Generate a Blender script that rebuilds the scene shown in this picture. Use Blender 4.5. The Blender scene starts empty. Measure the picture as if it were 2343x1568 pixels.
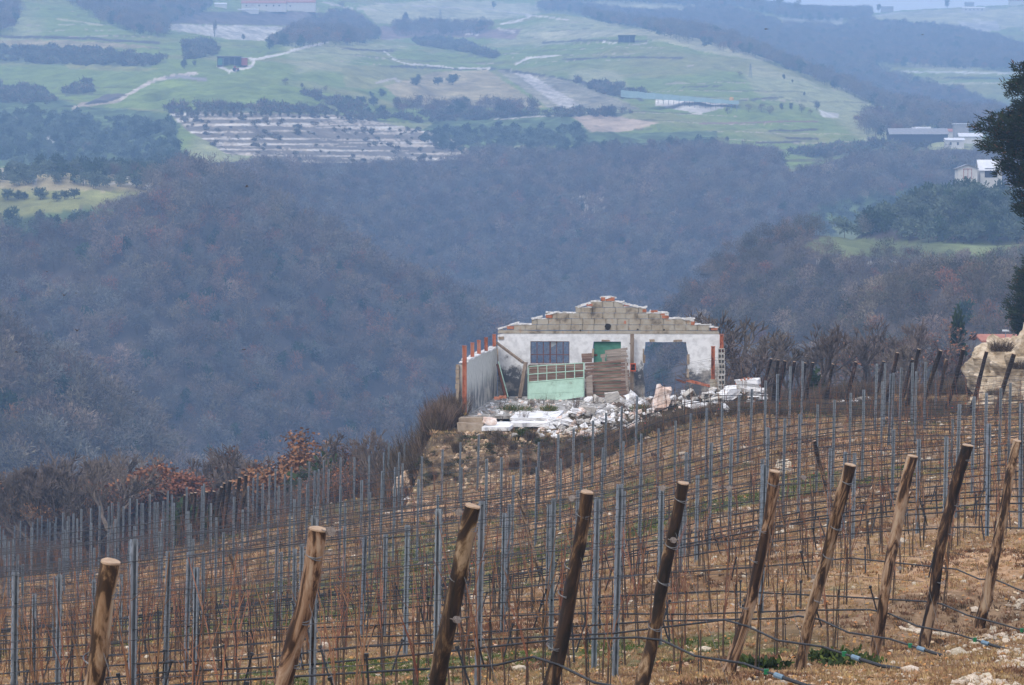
import bpy, bmesh, math, random
import numpy as np
from mathutils import Vector, Matrix
R = math.radians
SC = bpy.context.scene
COL = SC.collection
random.seed(7); RNG = np.random.default_rng(7)
# ---------------------------------------------------------------- camera, light, air
F = 7000.0; PIT = math.atan(234 / F); CP, SP = math.cos(PIT), math.sin(PIT)
cam = bpy.data.cameras.new('camera'); co = bpy.data.objects.new('camera', cam); COL.objects.link(co)
co.location = (0, 0, 0); co.rotation_euler = (math.pi / 2 - PIT, 0, 0)
cam.sensor_width = 36; cam.lens = F / 2342 * 36; cam.clip_start = .5; cam.clip_end = 20000
cam.dof.use_dof = True; cam.dof.focus_distance = 110; cam.dof.aperture_fstop = 22
SC.camera = co
SUN_EL, SUN_AZ = R(50), R(-145)          # azimuth measured from +Y towards +X: behind the camera, from the left
W = bpy.data.worlds.new('World'); SC.world = W; W.use_nodes = True
nt = W.node_tree; bg = nt.nodes['Background']
sky = nt.nodes.new('ShaderNodeTexSky'); sky.sky_type = 'NISHITA'; sky.sun_disc = False
sky.sun_elevation = SUN_EL; sky.sun_rotation = SUN_AZ; sky.dust_density = 4.0; sky.air_density = 1.0; sky.ozone_density = 1.5
cn = nt.nodes.new('ShaderNodeTexNoise'); cn.inputs['Scale'].default_value = 3; cn.inputs['Detail'].default_value = 4     # thin even cloud over the clear-sky colour
cr_ = nt.nodes.new('ShaderNodeValToRGB'); cr_.color_ramp.elements[0].color = (6.6, 6.6, 7.4, 1); cr_.color_ramp.elements[1].color = (7.6, 7.55, 8.2, 1); nt.links.new(cn.outputs[0], cr_.inputs[0])
mx_ = nt.nodes.new('ShaderNodeMix'); mx_.data_type = 'RGBA'; mx_.inputs['Factor'].default_value = .8
nt.links.new(sky.outputs[0], mx_.inputs['A']); nt.links.new(cr_.outputs[0], mx_.inputs['B']); nt.links.new(mx_.outputs['Result'], bg.inputs[0]); bg.inputs[1].default_value = 0.12
sl = bpy.data.lights.new('sun', 'SUN'); sl.energy = 1.2; sl.angle = R(22); sl.color = (1, .95, .88)
so = bpy.data.objects.new('sun', sl); COL.objects.link(so)
sd = Vector((math.sin(SUN_AZ) * math.cos(SUN_EL), math.cos(SUN_AZ) * math.cos(SUN_EL), math.sin(SUN_EL)))
so.rotation_euler = sd.to_track_quat('Z', 'Y').to_euler()
vs = SC.view_settings; vs.view_transform = 'Standard'; vs.look = 'None'; vs.exposure = 0.62; vs.gamma = 1
SC.cycles.use_denoising = True; SC.cycles.max_bounces = 4; SC.cycles.volume_bounces = 1
SC.cycles.transparent_max_bounces = 4; SC.cycles.diffuse_bounces = 2; SC.cycles.glossy_bounces = 1

# ---------------------------------------------------------------- maths
def pt(u, v, D):                          # photo pixel (2342 wide) + distance along the view -> world point
    a = (u - 1171) / F; b = (784 - v) / F
    x, y, z = a, CP + b * SP, -SP + b * CP
    return Vector((x / y * D, D, z / y * D))
def pix(X, Y, Z):
    X, Y, Z = np.asarray(X, float), np.asarray(Y, float), np.asarray(Z, float)
    f = Y * CP - Z * SP; up = Y * SP + Z * CP
    return 1171 + X / f * F, 784 - up / f * F
# ---------------------------------------------------------------- object helpers
def tag(o, label=None, cat=None, group=None, kind=None):
    if label: o['label'] = label
    if cat: o['category'] = cat
    if group: o['group'] = group
    if kind or cat: o['kind'] = kind or 'thing'
    return o
def thing(name, label, cat, loc=(0, 0, 0), rz=0, group=None, rot=None, parent=None):
    o = bpy.data.objects.new(name, None); COL.objects.link(o); o.empty_display_size = .2
    o.location = loc; o.rotation_euler = rot if rot else (0, 0, rz)
    return tag(o, label, cat, group)
def put(name, me, parent=None, loc=None, rz=None, rot=None):
    o = bpy.data.objects.new(name, me); COL.objects.link(o)
    if parent is not None: o.parent = parent
    if loc is not None: o.location = loc
    if rz is not None: o.rotation_euler = (0, 0, rz)
    if rot is not None: o.rotation_euler = rot
    return o
class MB:
    """collects vertices and faces for one mesh"""
    def __init__(s): s.v = []; s.f = []; s.mi = []
    def add(s, vs, fs, mi=0):
        n = len(s.v); s.v += [tuple(p) for p in vs]; s.f += [tuple(i + n for i in f) for f in fs]; s.mi += [mi] * len(fs)
        return s
    def box(s, c, d, rz=0, M=None, mi=0, jit=0):
        hx, hy, hz = d[0] / 2, d[1] / 2, d[2] / 2
        ps = [Vector((sx * hx, sy * hy, sz * hz)) for sz in (-1, 1) for sx, sy in ((-1, -1), (1, -1), (1, 1), (-1, 1))]
        if jit: ps = [p + Vector([random.uniform(-jit, jit) for _ in range(3)]) for p in ps]
        m = M if M is not None else Matrix.Rotation(rz, 3, 'Z')
        ps = [m @ p + Vector(c) for p in ps]
        return s.add(ps, [(3, 2, 1, 0), (4, 5, 6, 7), (0, 1, 5, 4), (1, 2, 6, 5), (2, 3, 7, 6), (3, 0, 4, 7)], mi)
    def tube(s, pts, rad, n=6, mi=0, cap=True, sq=1.0):
        pts = [Vector(p) for p in pts]; rings = []
        k = len(pts); vs = []
        for i, p in enumerate(pts):
            t = (pts[min(i + 1, k - 1)] - pts[max(i - 1, 0)]).normalized()
            a = Vector((0, 0, 1)) if abs(t.z) < .9 else Vector((1, 0, 0))
            x = t.cross(a).normalized(); y = t.cross(x)
            r = rad[i] if hasattr(rad, '__len__') else rad
            for j in range(n):
                an = 2 * math.pi * j / n
                vs.append(p + x * math.cos(an) * r + y * math.sin(an) * r * sq)
        fs = [(i * n + j, i * n + (j + 1) % n, (i + 1) * n + (j + 1) % n, (i + 1) * n + j) for i in range(k - 1) for j in range(n)]
        if cap: fs += [tuple(range(n))[::-1], tuple((k - 1) * n + j for j in range(n))]
        return s.add(vs, fs, mi)
    def prism(s, poly, y0, y1, mi=0):
        """poly: (x,z) outline, extruded along y"""
        n = len(poly); vs = [(x, y0, z) for x, z in poly] + [(x, y1, z) for x, z in poly]
        return s.add(vs, [tuple(range(n)), tuple(range(2 * n - 1, n - 1, -1))] + [(i, i + n, (i + 1) % n + n, (i + 1) % n) for i in range(n)], mi)
    def mesh(s, name, *mats):
        me = bpy.data.meshes.new(name); me.from_pydata([tuple(p) for p in s.v], [], s.f)
        for m in mats: me.materials.append(m)
        if any(s.mi): me.polygons.foreach_set('material_index', s.mi)
        me.update(); return me
    def build(s, name, mats, parent=None, **k):
        mats = mats if isinstance(mats, (list, tuple)) else [mats]
        return put(name, s.mesh(name, *mats), parent, **k)
def np_mesh(name, V, Fc, mats, mi=None, smooth=False):
    me = bpy.data.meshes.new(name); V = np.asarray(V, np.float32); Fc = np.asarray(Fc, np.int32); k = Fc.shape[1]
    me.vertices.add(len(V)); me.vertices.foreach_set('co', V.ravel())
    me.loops.add(Fc.size); me.loops.foreach_set('vertex_index', Fc.ravel())
    me.polygons.add(len(Fc)); me.polygons.foreach_set('loop_start', np.arange(0, Fc.size, k, dtype=np.int32))
    me.polygons.foreach_set('loop_total', np.full(len(Fc), k, np.int32))
    for m in mats: me.materials.append(m)
    if mi is not None: me.polygons.foreach_set('material_index', np.asarray(mi, np.int32))
    if smooth: me.polygons.foreach_set('use_smooth', np.ones(len(Fc), bool))
    me.update(calc_edges=True); return me

# ---------------------------------------------------------------- materials
def lin(c): return tuple(((x / 255) / 12.92 if x / 255 < .04045 else ((x / 255 + .055) / 1.055) ** 2.4) for x in c)
def mat(name, cols, scale=5, rough=.85, detail=6, metal=0, bump=0, stretch=None, rnd=0, coord='Object', pos=None, dist=0, spec=.3, bscale=None):
    """noise driven colour ramp; cols are linear albedos; rnd = per-object hue/value change"""
    m = bpy.data.materials.new(name); m.use_nodes = True; t = m.node_tree; N = t.nodes; L = t.links
    b = N['Principled BSDF']; b.inputs['Roughness'].default_value = rough; b.inputs['Metallic'].default_value = metal
    b.inputs['Specular IOR Level'].default_value = spec
    tc = N.new('ShaderNodeTexCoord'); mp = N.new('ShaderNodeMapping'); L.new(tc.outputs[coord], mp.inputs[0])
    if stretch: mp.inputs['Scale'].default_value = stretch
    nz = N.new('ShaderNodeTexNoise'); nz.inputs['Scale'].default_value = scale; nz.inputs['Detail'].default_value = detail
    nz.inputs['Roughness'].default_value = .65; nz.inputs['Distortion'].default_value = dist
    L.new(mp.outputs[0], nz.inputs[0])
    cr = N.new('ShaderNodeValToRGB'); e = cr.color_ramp.elements; n = len(cols)
    pos = pos or [.3 + .4 * i / max(n - 1, 1) for i in range(n)]
    while len(e) < n: e.new(.5)
    for i, c in enumerate(cols): e[i].position = pos[i]; e[i].color = (*c, 1)
    L.new(nz.outputs[0], cr.inputs[0]); out = cr.outputs[0]
    if rnd:
        oi = N.new('ShaderNodeObjectInfo'); hs = N.new('ShaderNodeHueSaturation')
        mr = N.new('ShaderNodeMapRange'); mr.inputs[3].default_value = 1 - rnd; mr.inputs[4].default_value = 1 + rnd
        L.new(oi.outputs['Random'], mr.inputs[0]); L.new(mr.outputs[0], hs.inputs['Value'])
        mm = N.new('ShaderNodeMath'); mm.operation = 'MULTIPLY_ADD'; mm.inputs[1].default_value = 7.31; mm.inputs[2].default_value = .13
        fr = N.new('ShaderNodeMath'); fr.operation = 'FRACT'; L.new(oi.outputs['Random'], mm.inputs[0]); L.new(mm.outputs[0], fr.inputs[0])
        m2 = N.new('ShaderNodeMapRange'); m2.inputs[3].default_value = .5 - rnd * .05; m2.inputs[4].default_value = .5 + rnd * .05
        L.new(fr.outputs[0], m2.inputs[0]); L.new(m2.outputs[0], hs.inputs['Hue'])
        L.new(out, hs.inputs['Color']); out = hs.outputs[0]
        va = N.new('ShaderNodeVectorMath'); va.operation = 'ADD'; L.new(mp.outputs[0], va.inputs[0])
        sc = N.new('ShaderNodeMath'); sc.operation = 'MULTIPLY'; sc.inputs[1].default_value = 57; L.new(oi.outputs['Random'], sc.inputs[0])
        L.new(sc.outputs[0], va.inputs[1]); L.new(va.outputs[0], nz.inputs[0])
    L.new(out, b.inputs['Base Color'])
    if bump:
        bp = N.new('ShaderNodeBump'); bp.inputs['Strength'].default_value = bump; bp.inputs['Distance'].default_value = .02
        if bscale:
            n2 = N.new('ShaderNodeTexNoise'); n2.inputs['Scale'].default_value = bscale; n2.inputs['Detail'].default_value = 5
            L.new(mp.outputs[0], n2.inputs[0]); L.new(n2.outputs[0], bp.inputs['Height'])
        else: L.new(nz.outputs[0], bp.inputs['Height'])
        L.new(bp.outputs[0], b.inputs['Normal'])
    return m
M = {}
def hazebox(dens, colr, z0, z1, x0, x1, y0, y1):
    m = bpy.data.materials.new('haze'); m.use_nodes = True; t = m.node_tree
    t.nodes.remove(t.nodes['Principled BSDF']); o = [n for n in t.nodes if n.type == 'OUTPUT_MATERIAL'][0]
    pv = t.nodes.new('ShaderNodeVolumePrincipled'); pv.inputs['Color'].default_value = (*colr, 1)
    pv.inputs['Density'].default_value = dens; pv.inputs['Anisotropy'].default_value = .0
    t.links.new(pv.outputs[0], o.inputs['Volume'])
    b = MB(); b.box(((x0 + x1) / 2, (y0 + y1) / 2, (z0 + z1) / 2), (x1 - x0, y1 - y0, z1 - z0))
    ob = b.build('haze', m); tag(ob, 'thin blue winter haze filling the valley', 'haze', kind='stuff'); return ob

# ---------------------------------------------------------------- terrain height
def plane(X, Y): return -1.82 + .108 * X - .089 * Y
CPTS = []
for u in (-200, 200, 700, 1171, 1700, 2200, 2600):
    for D in (5, 8, 12, 18, 27, 40, 58):
        a = (u - 1171) / F
        if D > 40 and u > 1500: continue
        z = plane(a * D, D)
        if D < 12: z = min(z, -1.65) if D > 6 else -1.65
        CPTS.append((a, D, z))
def cp(*ps):
    for u, v, D in ps:
        p = pt(u, v, D); CPTS.append((p.x / p.y, D, p.z))
cp((50, 1462, 87), (264, 1301, 132), (0, 1262, 170), (-200, 1300, 165), (400, 1268, 118), (560, 1222, 122), (700, 1180, 122), (786, 1150, 122),
   (846, 1293, 86), (875, 1243, 90), (964, 1159, 120), (1094, 1113, 112), (1277, 1133, 104), (1277, 1070, 112), (1500, 985, 105), (1650, 945, 113), (1779, 1001, 97),
   (1850, 945, 112), (2165, 954, 106), (2310, 945, 106), (2225, 1129, 66), (2241, 1424, 39.4), (2600, 1040, 66), (2600, 930, 106), (1700, 1190, 66), (1400, 1290, 66),
   (1400, 1190, 86), (1830, 1060, 84), (2200, 1035, 84), (2400, 1030, 84),
   (2000, 915, 125), (2400, 905, 125), (1750, 930, 130), (1171, 1060, 125), (900, 1160, 140),
   (-200, 1350, 210), (100, 1340, 210), (400, 1330, 165), (700, 1290, 165), (900, 1260, 170), (1200, 1180, 180), (1500, 1100, 180), (1800, 1020, 180), (2100, 960, 170), (2400, 940, 170),
   (-200, 1600, 350), (300, 1650, 350), (800, 1600, 350), (1300, 1450, 330), (1700, 1250, 300), (2000, 1060, 280), (2300, 990, 280), (2600, 980, 280))
def czp(*ps):                              # (u, D, z)
    for u, D, z in ps: CPTS.append(((u - 1171) / F, D, z))
czp((-200, 400, -62), (300, 420, -70), (800, 560, -86), (800, 620, -86), (1200, 620, -84), (1550, 520, -70))
cp((-300, 1100, 690), (0, 1100, 690), (0, 770, 715), (0, 500, 770), (0, 455, 900), (0, 425, 1000), (0, 390, 1100), (0, 325, 1190), (120, 385, 1110), (120, 325, 1195), (120, 270, 1290), (120, 215, 1400), (380, 300, 1180), (380, 250, 1280), (380, 205, 1390), (0, 250, 1320), (0, 200, 1450), (0, 100, 1650), (0, 0, 1850), (0, -120, 2150),
   (-300, 500, 770), (-300, 250, 1320), (-300, 0, 1800), (-300, -150, 2300),
   (250, 1050, 690), (250, 700, 735), (250, 480, 800), (250, 440, 900), (250, 410, 1010), (380, 440, 900), (380, 400, 1030), (120, 455, 900), (120, 425, 1000), (250, 380, 1120), (250, 180, 1450), (250, 60, 1750), (250, -60, 2200),
   (500, 1080, 700), (500, 750, 750), (500, 450, 850), (500, 422, 970), (500, 402, 1050), (400, 355, 1110), (400, 310, 1170), (520, 345, 1150), (450, 275, 1230), (250, 335, 1190), (250, 290, 1260), (620, 420, 1010), (500, 375, 1110), (500, 255, 1230), (500, 180, 1430), (500, 97, 1700), (500, 96, 1850), (500, 52, 2050), (500, 0, 2250), (500, -80, 2700),
   (750, 1000, 740), (750, 760, 780), (750, 575, 830), (750, 460, 1120), (750, 370, 1200), (750, 255, 1330), (750, 170, 1500), (750, 97, 1750), (750, 80, 2000), (750, 20, 2300), (750, -60, 2800),
   (1000, 950, 770), (1000, 712, 820), (1000, 680, 1120), (1000, 500, 1190), (1000, 350, 1300), (1000, 250, 1480), (1000, 180, 1650), (1000, 120, 1850), (1000, 95, 2150), (1000, 40, 2400), (1000, -50, 3000),
   (1250, 900, 950), (1250, 680, 1060), (1250, 500, 1160), (1250, 330, 1280), (1250, 250, 1440), (1250, 165, 1650), (1250, 110, 1950), (1250, 45, 2200), (1250, 30, 2600), (1250, -30, 3200),
   (1500, 900, 920), (1500, 700, 1030), (1500, 500, 1130), (1500, 320, 1290), (1500, 240, 1450), (1500, 150, 1680), (1500, 72, 1950), (1500, 68, 2300), (1500, 20, 2700), (1500, -6, 3200),
   (1700, 440, 1150), (1700, 330, 1290), (1700, 240, 1450), (1700, 112, 1850), (1700, 100, 2250), (1700, 40, 2700), (1700, 15, 3200),
   (1900, 790, 480), (1900, 710, 590), (1900, 484, 690), (1800, 540, 680), (1900, 440, 1150), (1900, 350, 1290), (1900, 285, 1430), (1900, 188, 1720), (1900, 160, 2200), (1900, 65, 2650), (1900, 38, 3200),
   (2200, 800, 430), (2200, 730, 540), (2200, 572, 650), (2200, 428, 735), (2200, 325, 1300), (2200, 275, 1500), (2200, 205, 2050), (2200, 130, 2400), (2200, 40, 3000), (2200, 16, 3400),
   (2050, 300, 1400), (2050, 252, 1700), (2500, 800, 430), (2500, 572, 650), (2500, 428, 750), (2500, 300, 1400), (2500, 200, 2050), (2500, 60, 2900), (2500, 10, 3400),
   (1700, 740, 600), (1700, 612, 662), (1560, 830, 560), (1560, 718, 640))
cp((0, 790, 545), (200, 905, 550), (340, 1020, 560), (-200, 690, 545), (600, 500, 845), (680, 540, 838), (850, 640, 825), (930, 680, 820), (1060, 750, 815))
czp((-200, 630, -45), (0, 630, -54), (200, 630, -62), (340, 640, -66), (850, 960, -40), (930, 950, -46), (680, 980, -16), (750, 970, -28), (1060, 950, -55))
czp((1900, 900, -45), (2200, 950, -25), (2500, 950, -20), (1700, 850, -55), (1560, 760, -62), (1950, 1930, 62),
    (-300, 4200, 330), (500, 4200, 320), (1300, 4200, 290), (2000, 4200, 215), (2600, 4200, 220),
    (-300, 6000, 350), (1200, 6000, 300), (2600, 6000, 220))
# anchors beside the view, so that the ground goes on plausibly there
for aa in (-.45, -.3, .3, .45):
    for D, z in ((8, -2), (20, -3.6), (45, -6), (90, -10 if aa < 0 else -4), (180, -20 if aa < 0 else -6), (350, -60 if aa < 0 else -22), (600, -70 if aa < 0 else -15), (1000, 0), (1500, 75), (2200, 170), (3200, 260), (5500, 330)):
        CPTS.append((aa, D, z + (.108 * aa * D * .5 if D < 100 else 0)))
C = np.array(CPTS); PA = np.stack([C[:, 0] * 1.0, np.log(C[:, 1]) * .55], 1)
SV = C[:, 2] / C[:, 1]
def _U(r2): return np.where(r2 > 1e-12, .5 * r2 * np.log(np.maximum(r2, 1e-12)), 0)
_n = len(PA); _K = _U(((PA[:, None] - PA[None]) ** 2).sum(-1)) + np.eye(_n) * 2e-6
_P = np.hstack([np.ones((_n, 1)), PA]); _A = np.zeros((_n + 3, _n + 3)); _A[:_n, :_n] = _K; _A[:_n, _n:] = _P; _A[_n:, :_n] = _P.T
_W = np.linalg.solve(_A, np.concatenate([SV, np.zeros(3)]))
# fractal noise on a lattice
_G = RNG.standard_normal((256, 256))
def vnoise(x, y):
    xi = np.floor(x).astype(int); yi = np.floor(y).astype(int); fx = x - xi; fy = y - yi
    fx = fx * fx * (3 - 2 * fx); fy = fy * fy * (3 - 2 * fy)
    g = lambda i, j: _G[i % 256, j % 256]
    return (g(xi, yi) * (1 - fx) + g(xi + 1, yi) * fx) * (1 - fy) + (g(xi, yi + 1) * (1 - fx) + g(xi + 1, yi + 1) * fx) * fy
def fbm(x, y, o=4):
    s = 0
    for k in range(o): s = s + vnoise(x * 2 ** k + 17 * k, y * 2 ** k + 31 * k) / 2 ** k
    return s
# ruin frame
RO = np.array([-1.02, 124.3]); RD = Vector((.0742, .99724)); RL = Vector((.99724, -.0742)); FLOOR = -7.12   # front-left corner, depth axis, lateral axis
RO = np.array([-2.02, 124.3])
def hraw(X, Y):
    X = np.asarray(X, float); Y = np.asarray(Y, float); shp = np.broadcast(X, Y).shape
    X = np.broadcast_to(X, shp).ravel(); Y = np.broadcast_to(Y, shp).ravel(); Y = np.maximum(Y, 2.0); out = np.empty(len(X))
    for s in range(0, len(X), 20000):
        x, y = X[s:s + 20000], Y[s:s + 20000]; q = np.stack([x / y, np.log(y) * .55], 1)
        r2 = ((q[:, None] - PA[None]) ** 2).sum(-1)
        out[s:s + 20000] = (_U(r2) @ _W[:_n] + _W[_n] + q @ _W[_n + 1:]) * y
    return out.reshape(shp)
def sstep(a, b, x): t = np.clip((x - a) / (b - a), 0, 1); return t * t * (3 - 2 * t)
def hgt(X, Y):
    X = np.asarray(X, float); Y = np.asarray(Y, float)
    z = hraw(X, Y)
    z = z + (fbm(X / 90, Y / 90) * 3.2 + 8 * np.abs(vnoise(X / 60 + Y / 300 + 3, Y / 420)) - 5) * sstep(450, 700, Y) * (1 - .85 * sstep(740 + 250 * sstep(-60, 40, X), 870 + 290 * sstep(-60, 40, X), Y)) + fbm(X / 12, Y / 12) * .8 * sstep(450, 800, Y)
    z = z + fbm(X / 3.1, Y / 3.1, 3) * .07 * sstep(10, 30, Y) * (1 - sstep(500, 600, Y))
    lx = (X - RO[0]) * RL.x + (Y - RO[1]) * RL.y; ly = (X - RO[0]) * RD.x + (Y - RO[1]) * RD.y
    dx = np.maximum(np.maximum((-.35 - lx) * 2.6, lx - 12.5), 0); dy = np.maximum(np.maximum(-7.8 - ly + np.clip(lx - 3, 0, 9) * .28, ly - 16), 0)
    d = np.hypot(dx * 1.1, dy); m = 1 - sstep(0, 3.4, d)
    z = z * (1 - m) + (FLOOR - .25) * m
    heap = .95 * np.exp(-((lx - 10.6) / 2.6) ** 2 - ((ly + 2.2) / 2.6) ** 2) + .5 * np.exp(-((lx - 6.6) / 1.9) ** 2 - ((ly + 3.2) / 1.9) ** 2) + .25 * np.exp(-((lx - 4.6) / 1.2) ** 2 - ((ly + 4) / 1.6) ** 2) + .5 * np.exp(-((lx - 8.5) / 3.5) ** 2 - ((ly - 9) / 3.5) ** 2)
    return z + heap * (1 + .25 * fbm(X / .9, Y / .9, 3)) * (1 - sstep(200, 260, Y))
def gz(x, y): return float(hgt(np.array([x]), np.array([y]))[0])
def hit(u, v, d0=10, d1=6000, up=0.0, n=1500):
    """first point where the sight line through a pixel meets the ground (raised by up)"""
    D = np.geomspace(d0, d1, n); p = pt(u, v, 1.0)
    z = hgt(p.x * D, D) + up; w = np.nonzero(p.z * D <= z)[0]
    if not len(w): return None
    i = w[0]
    if i == 0: return pt(u, v, float(D[0]))
    D2 = np.linspace(D[i - 1], D[i], 24); z2 = hgt(p.x * D2, D2) + up; k = np.nonzero(p.z * D2 <= z2)[0]
    return pt(u, v, float(D2[k[0]] if len(k) else D[i]))
# ---------------------------------------------------------------- land cover, surveyed as outlines and laid on the ground
def inpoly(x, y, P):
    P = np.asarray(P, float); r = np.zeros(x.shape, bool); j = len(P) - 1
    if not len(x): return r
    for i in range(len(P)):
        xi, yi = P[i]; xj, yj = P[j]
        if yi != yj: r ^= ((yi > y) != (yj > y)) & (x < (xj - xi) * (y - yi) / (yj - yi) + xi)
        j = i
    return r
def nearline(x, y, P, w):
    r = np.zeros(x.shape, bool)
    for (x0, y0), (x1, y1) in zip(P[:-1], P[1:]):
        dx, dy = x1 - x0, y1 - y0; t = np.clip(((x - x0) * dx + (y - y0) * dy) / (dx * dx + dy * dy + 1e-9), 0, 1)
        r |= np.hypot(x - x0 - t * dx, (y - y0 - t * dy) * 1.0) < w
    return r
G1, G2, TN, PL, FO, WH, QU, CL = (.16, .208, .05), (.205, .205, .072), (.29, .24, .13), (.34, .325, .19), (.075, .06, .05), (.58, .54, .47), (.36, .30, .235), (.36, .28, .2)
FORESTS = [
 [(-400, 520), (0, 505), (130, 495), (300, 466), (420, 440), (430, 375), (600, 368), (850, 368), (1040, 365), (1080, 335), (1220, 340), (1500, 328), (1650, 326), (1780, 340), (1800, 395), (2000, 345), (2800, 335), (2800, 1500), (-400, 1500)],
 [(161, -60), (161, 0), (225, 30), (228, 40), (285, 54), (302, 64), (380, 72), (375, 44), (470, 17), (540, -60)],
 [(690, 60), (760, 30), (800, 22), (840, 55), (872, 75), (830, 90), (615, 97), (650, 80)],
 [(-60, -40), (10, -40), (45, 22), (30, 60), (0, 68), (-60, 70)],
 [(1228, 18), (1300, 20), (1400, 45), (1470, 55), (1556, 82), (1700, 110), (1900, 186), (2063, 252), (2150, 292), (2342, 300), (2800, 300), (2800, 270), (2342, 258), (2194, 203), (2076, 181), (1960, 141), (1890, 113), (1992, 138), (2342, 154), (2800, 160), (2800, 111), (2342, 108), (2271, 84), (2194, 66), (1976, 48), (1925, 62), (1791, 56), (1744, 42), (1630, 12), (1556, 28), (1480, 30), (1300, 5), (1228, 8)],
 [(1690, -30), (1740, -4), (1800, 10), (1900, 25), (1990, 22), (1990, 38), (1860, 40), (1780, 30), (1700, 14)],
 [(1290, -60), (1620, -60), (1700, 8), (1640, 10), (1460, 0), (1290, -5)],
 [(1960, 270), (1985, 252), (2060, 262), (2110, 285), (2060, 300), (1980, 290)],
 [(900, 240), (1230, 240), (1230, 248), (900, 250)],
 [(905, 50), (1130, 55), (1100, 68), (900, 72)],
]
SHRUBS = [   # dark bands of shrub and hedge between the fields
 [(-60, 112), (84, 114), (201, 117), (302, 129), (386, 141), (336, 154), (168, 151), (-60, 139)],
 [(-60, 200), (0, 200), (84, 208), (134, 226), (110, 240), (-60, 236)],
 [(140, 200), (205, 190), (215, 215), (150, 222)],
 [(945, 95), (1000, 85), (1060, 100), (1110, 120), (1140, 130), (1130, 137), (1050, 118), (960, 105)],
 [(418, 105), (480, 98), (500, 125), (430, 138)],
 [(698, 208), (740, 218), (800, 240), (850, 252), (840, 262), (760, 245), (700, 222)],
 [(780, 268), (1000, 265), (1180, 262), (1450, 258), (1420, 266), (1180, 272), (960, 282), (800, 276)],
 [(388, 250), (560, 246), (790, 256), (790, 264), (560, 256), (388, 260)],
 [(1300, 182), (1420, 200), (1500, 226), (1420, 226), (1340, 202)],
 [(1800, 352), (1990, 330), (2130, 340), (2100, 356), (1860, 362)],
]
OLIVES = [
 [(-200, 236), (0, 236), (134, 228), (201, 244), (379, 258), (412, 285), (403, 336), (425, 379), (201, 386), (0, 380), (-200, 380)],
 [(1000, 278), (1300, 268), (1420, 306), (1640, 300), (1640, 328), (1080, 335), (960, 300)],
 [(1820, 500), (1880, 460), (1950, 435), (2150, 408), (2342, 428), (2700, 430), (2700, 530), (2342, 530), (2100, 525), (1900, 508)],
 [(0, 492), (160, 484), (300, 468), (180, 512), (0, 530)],
]
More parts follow.
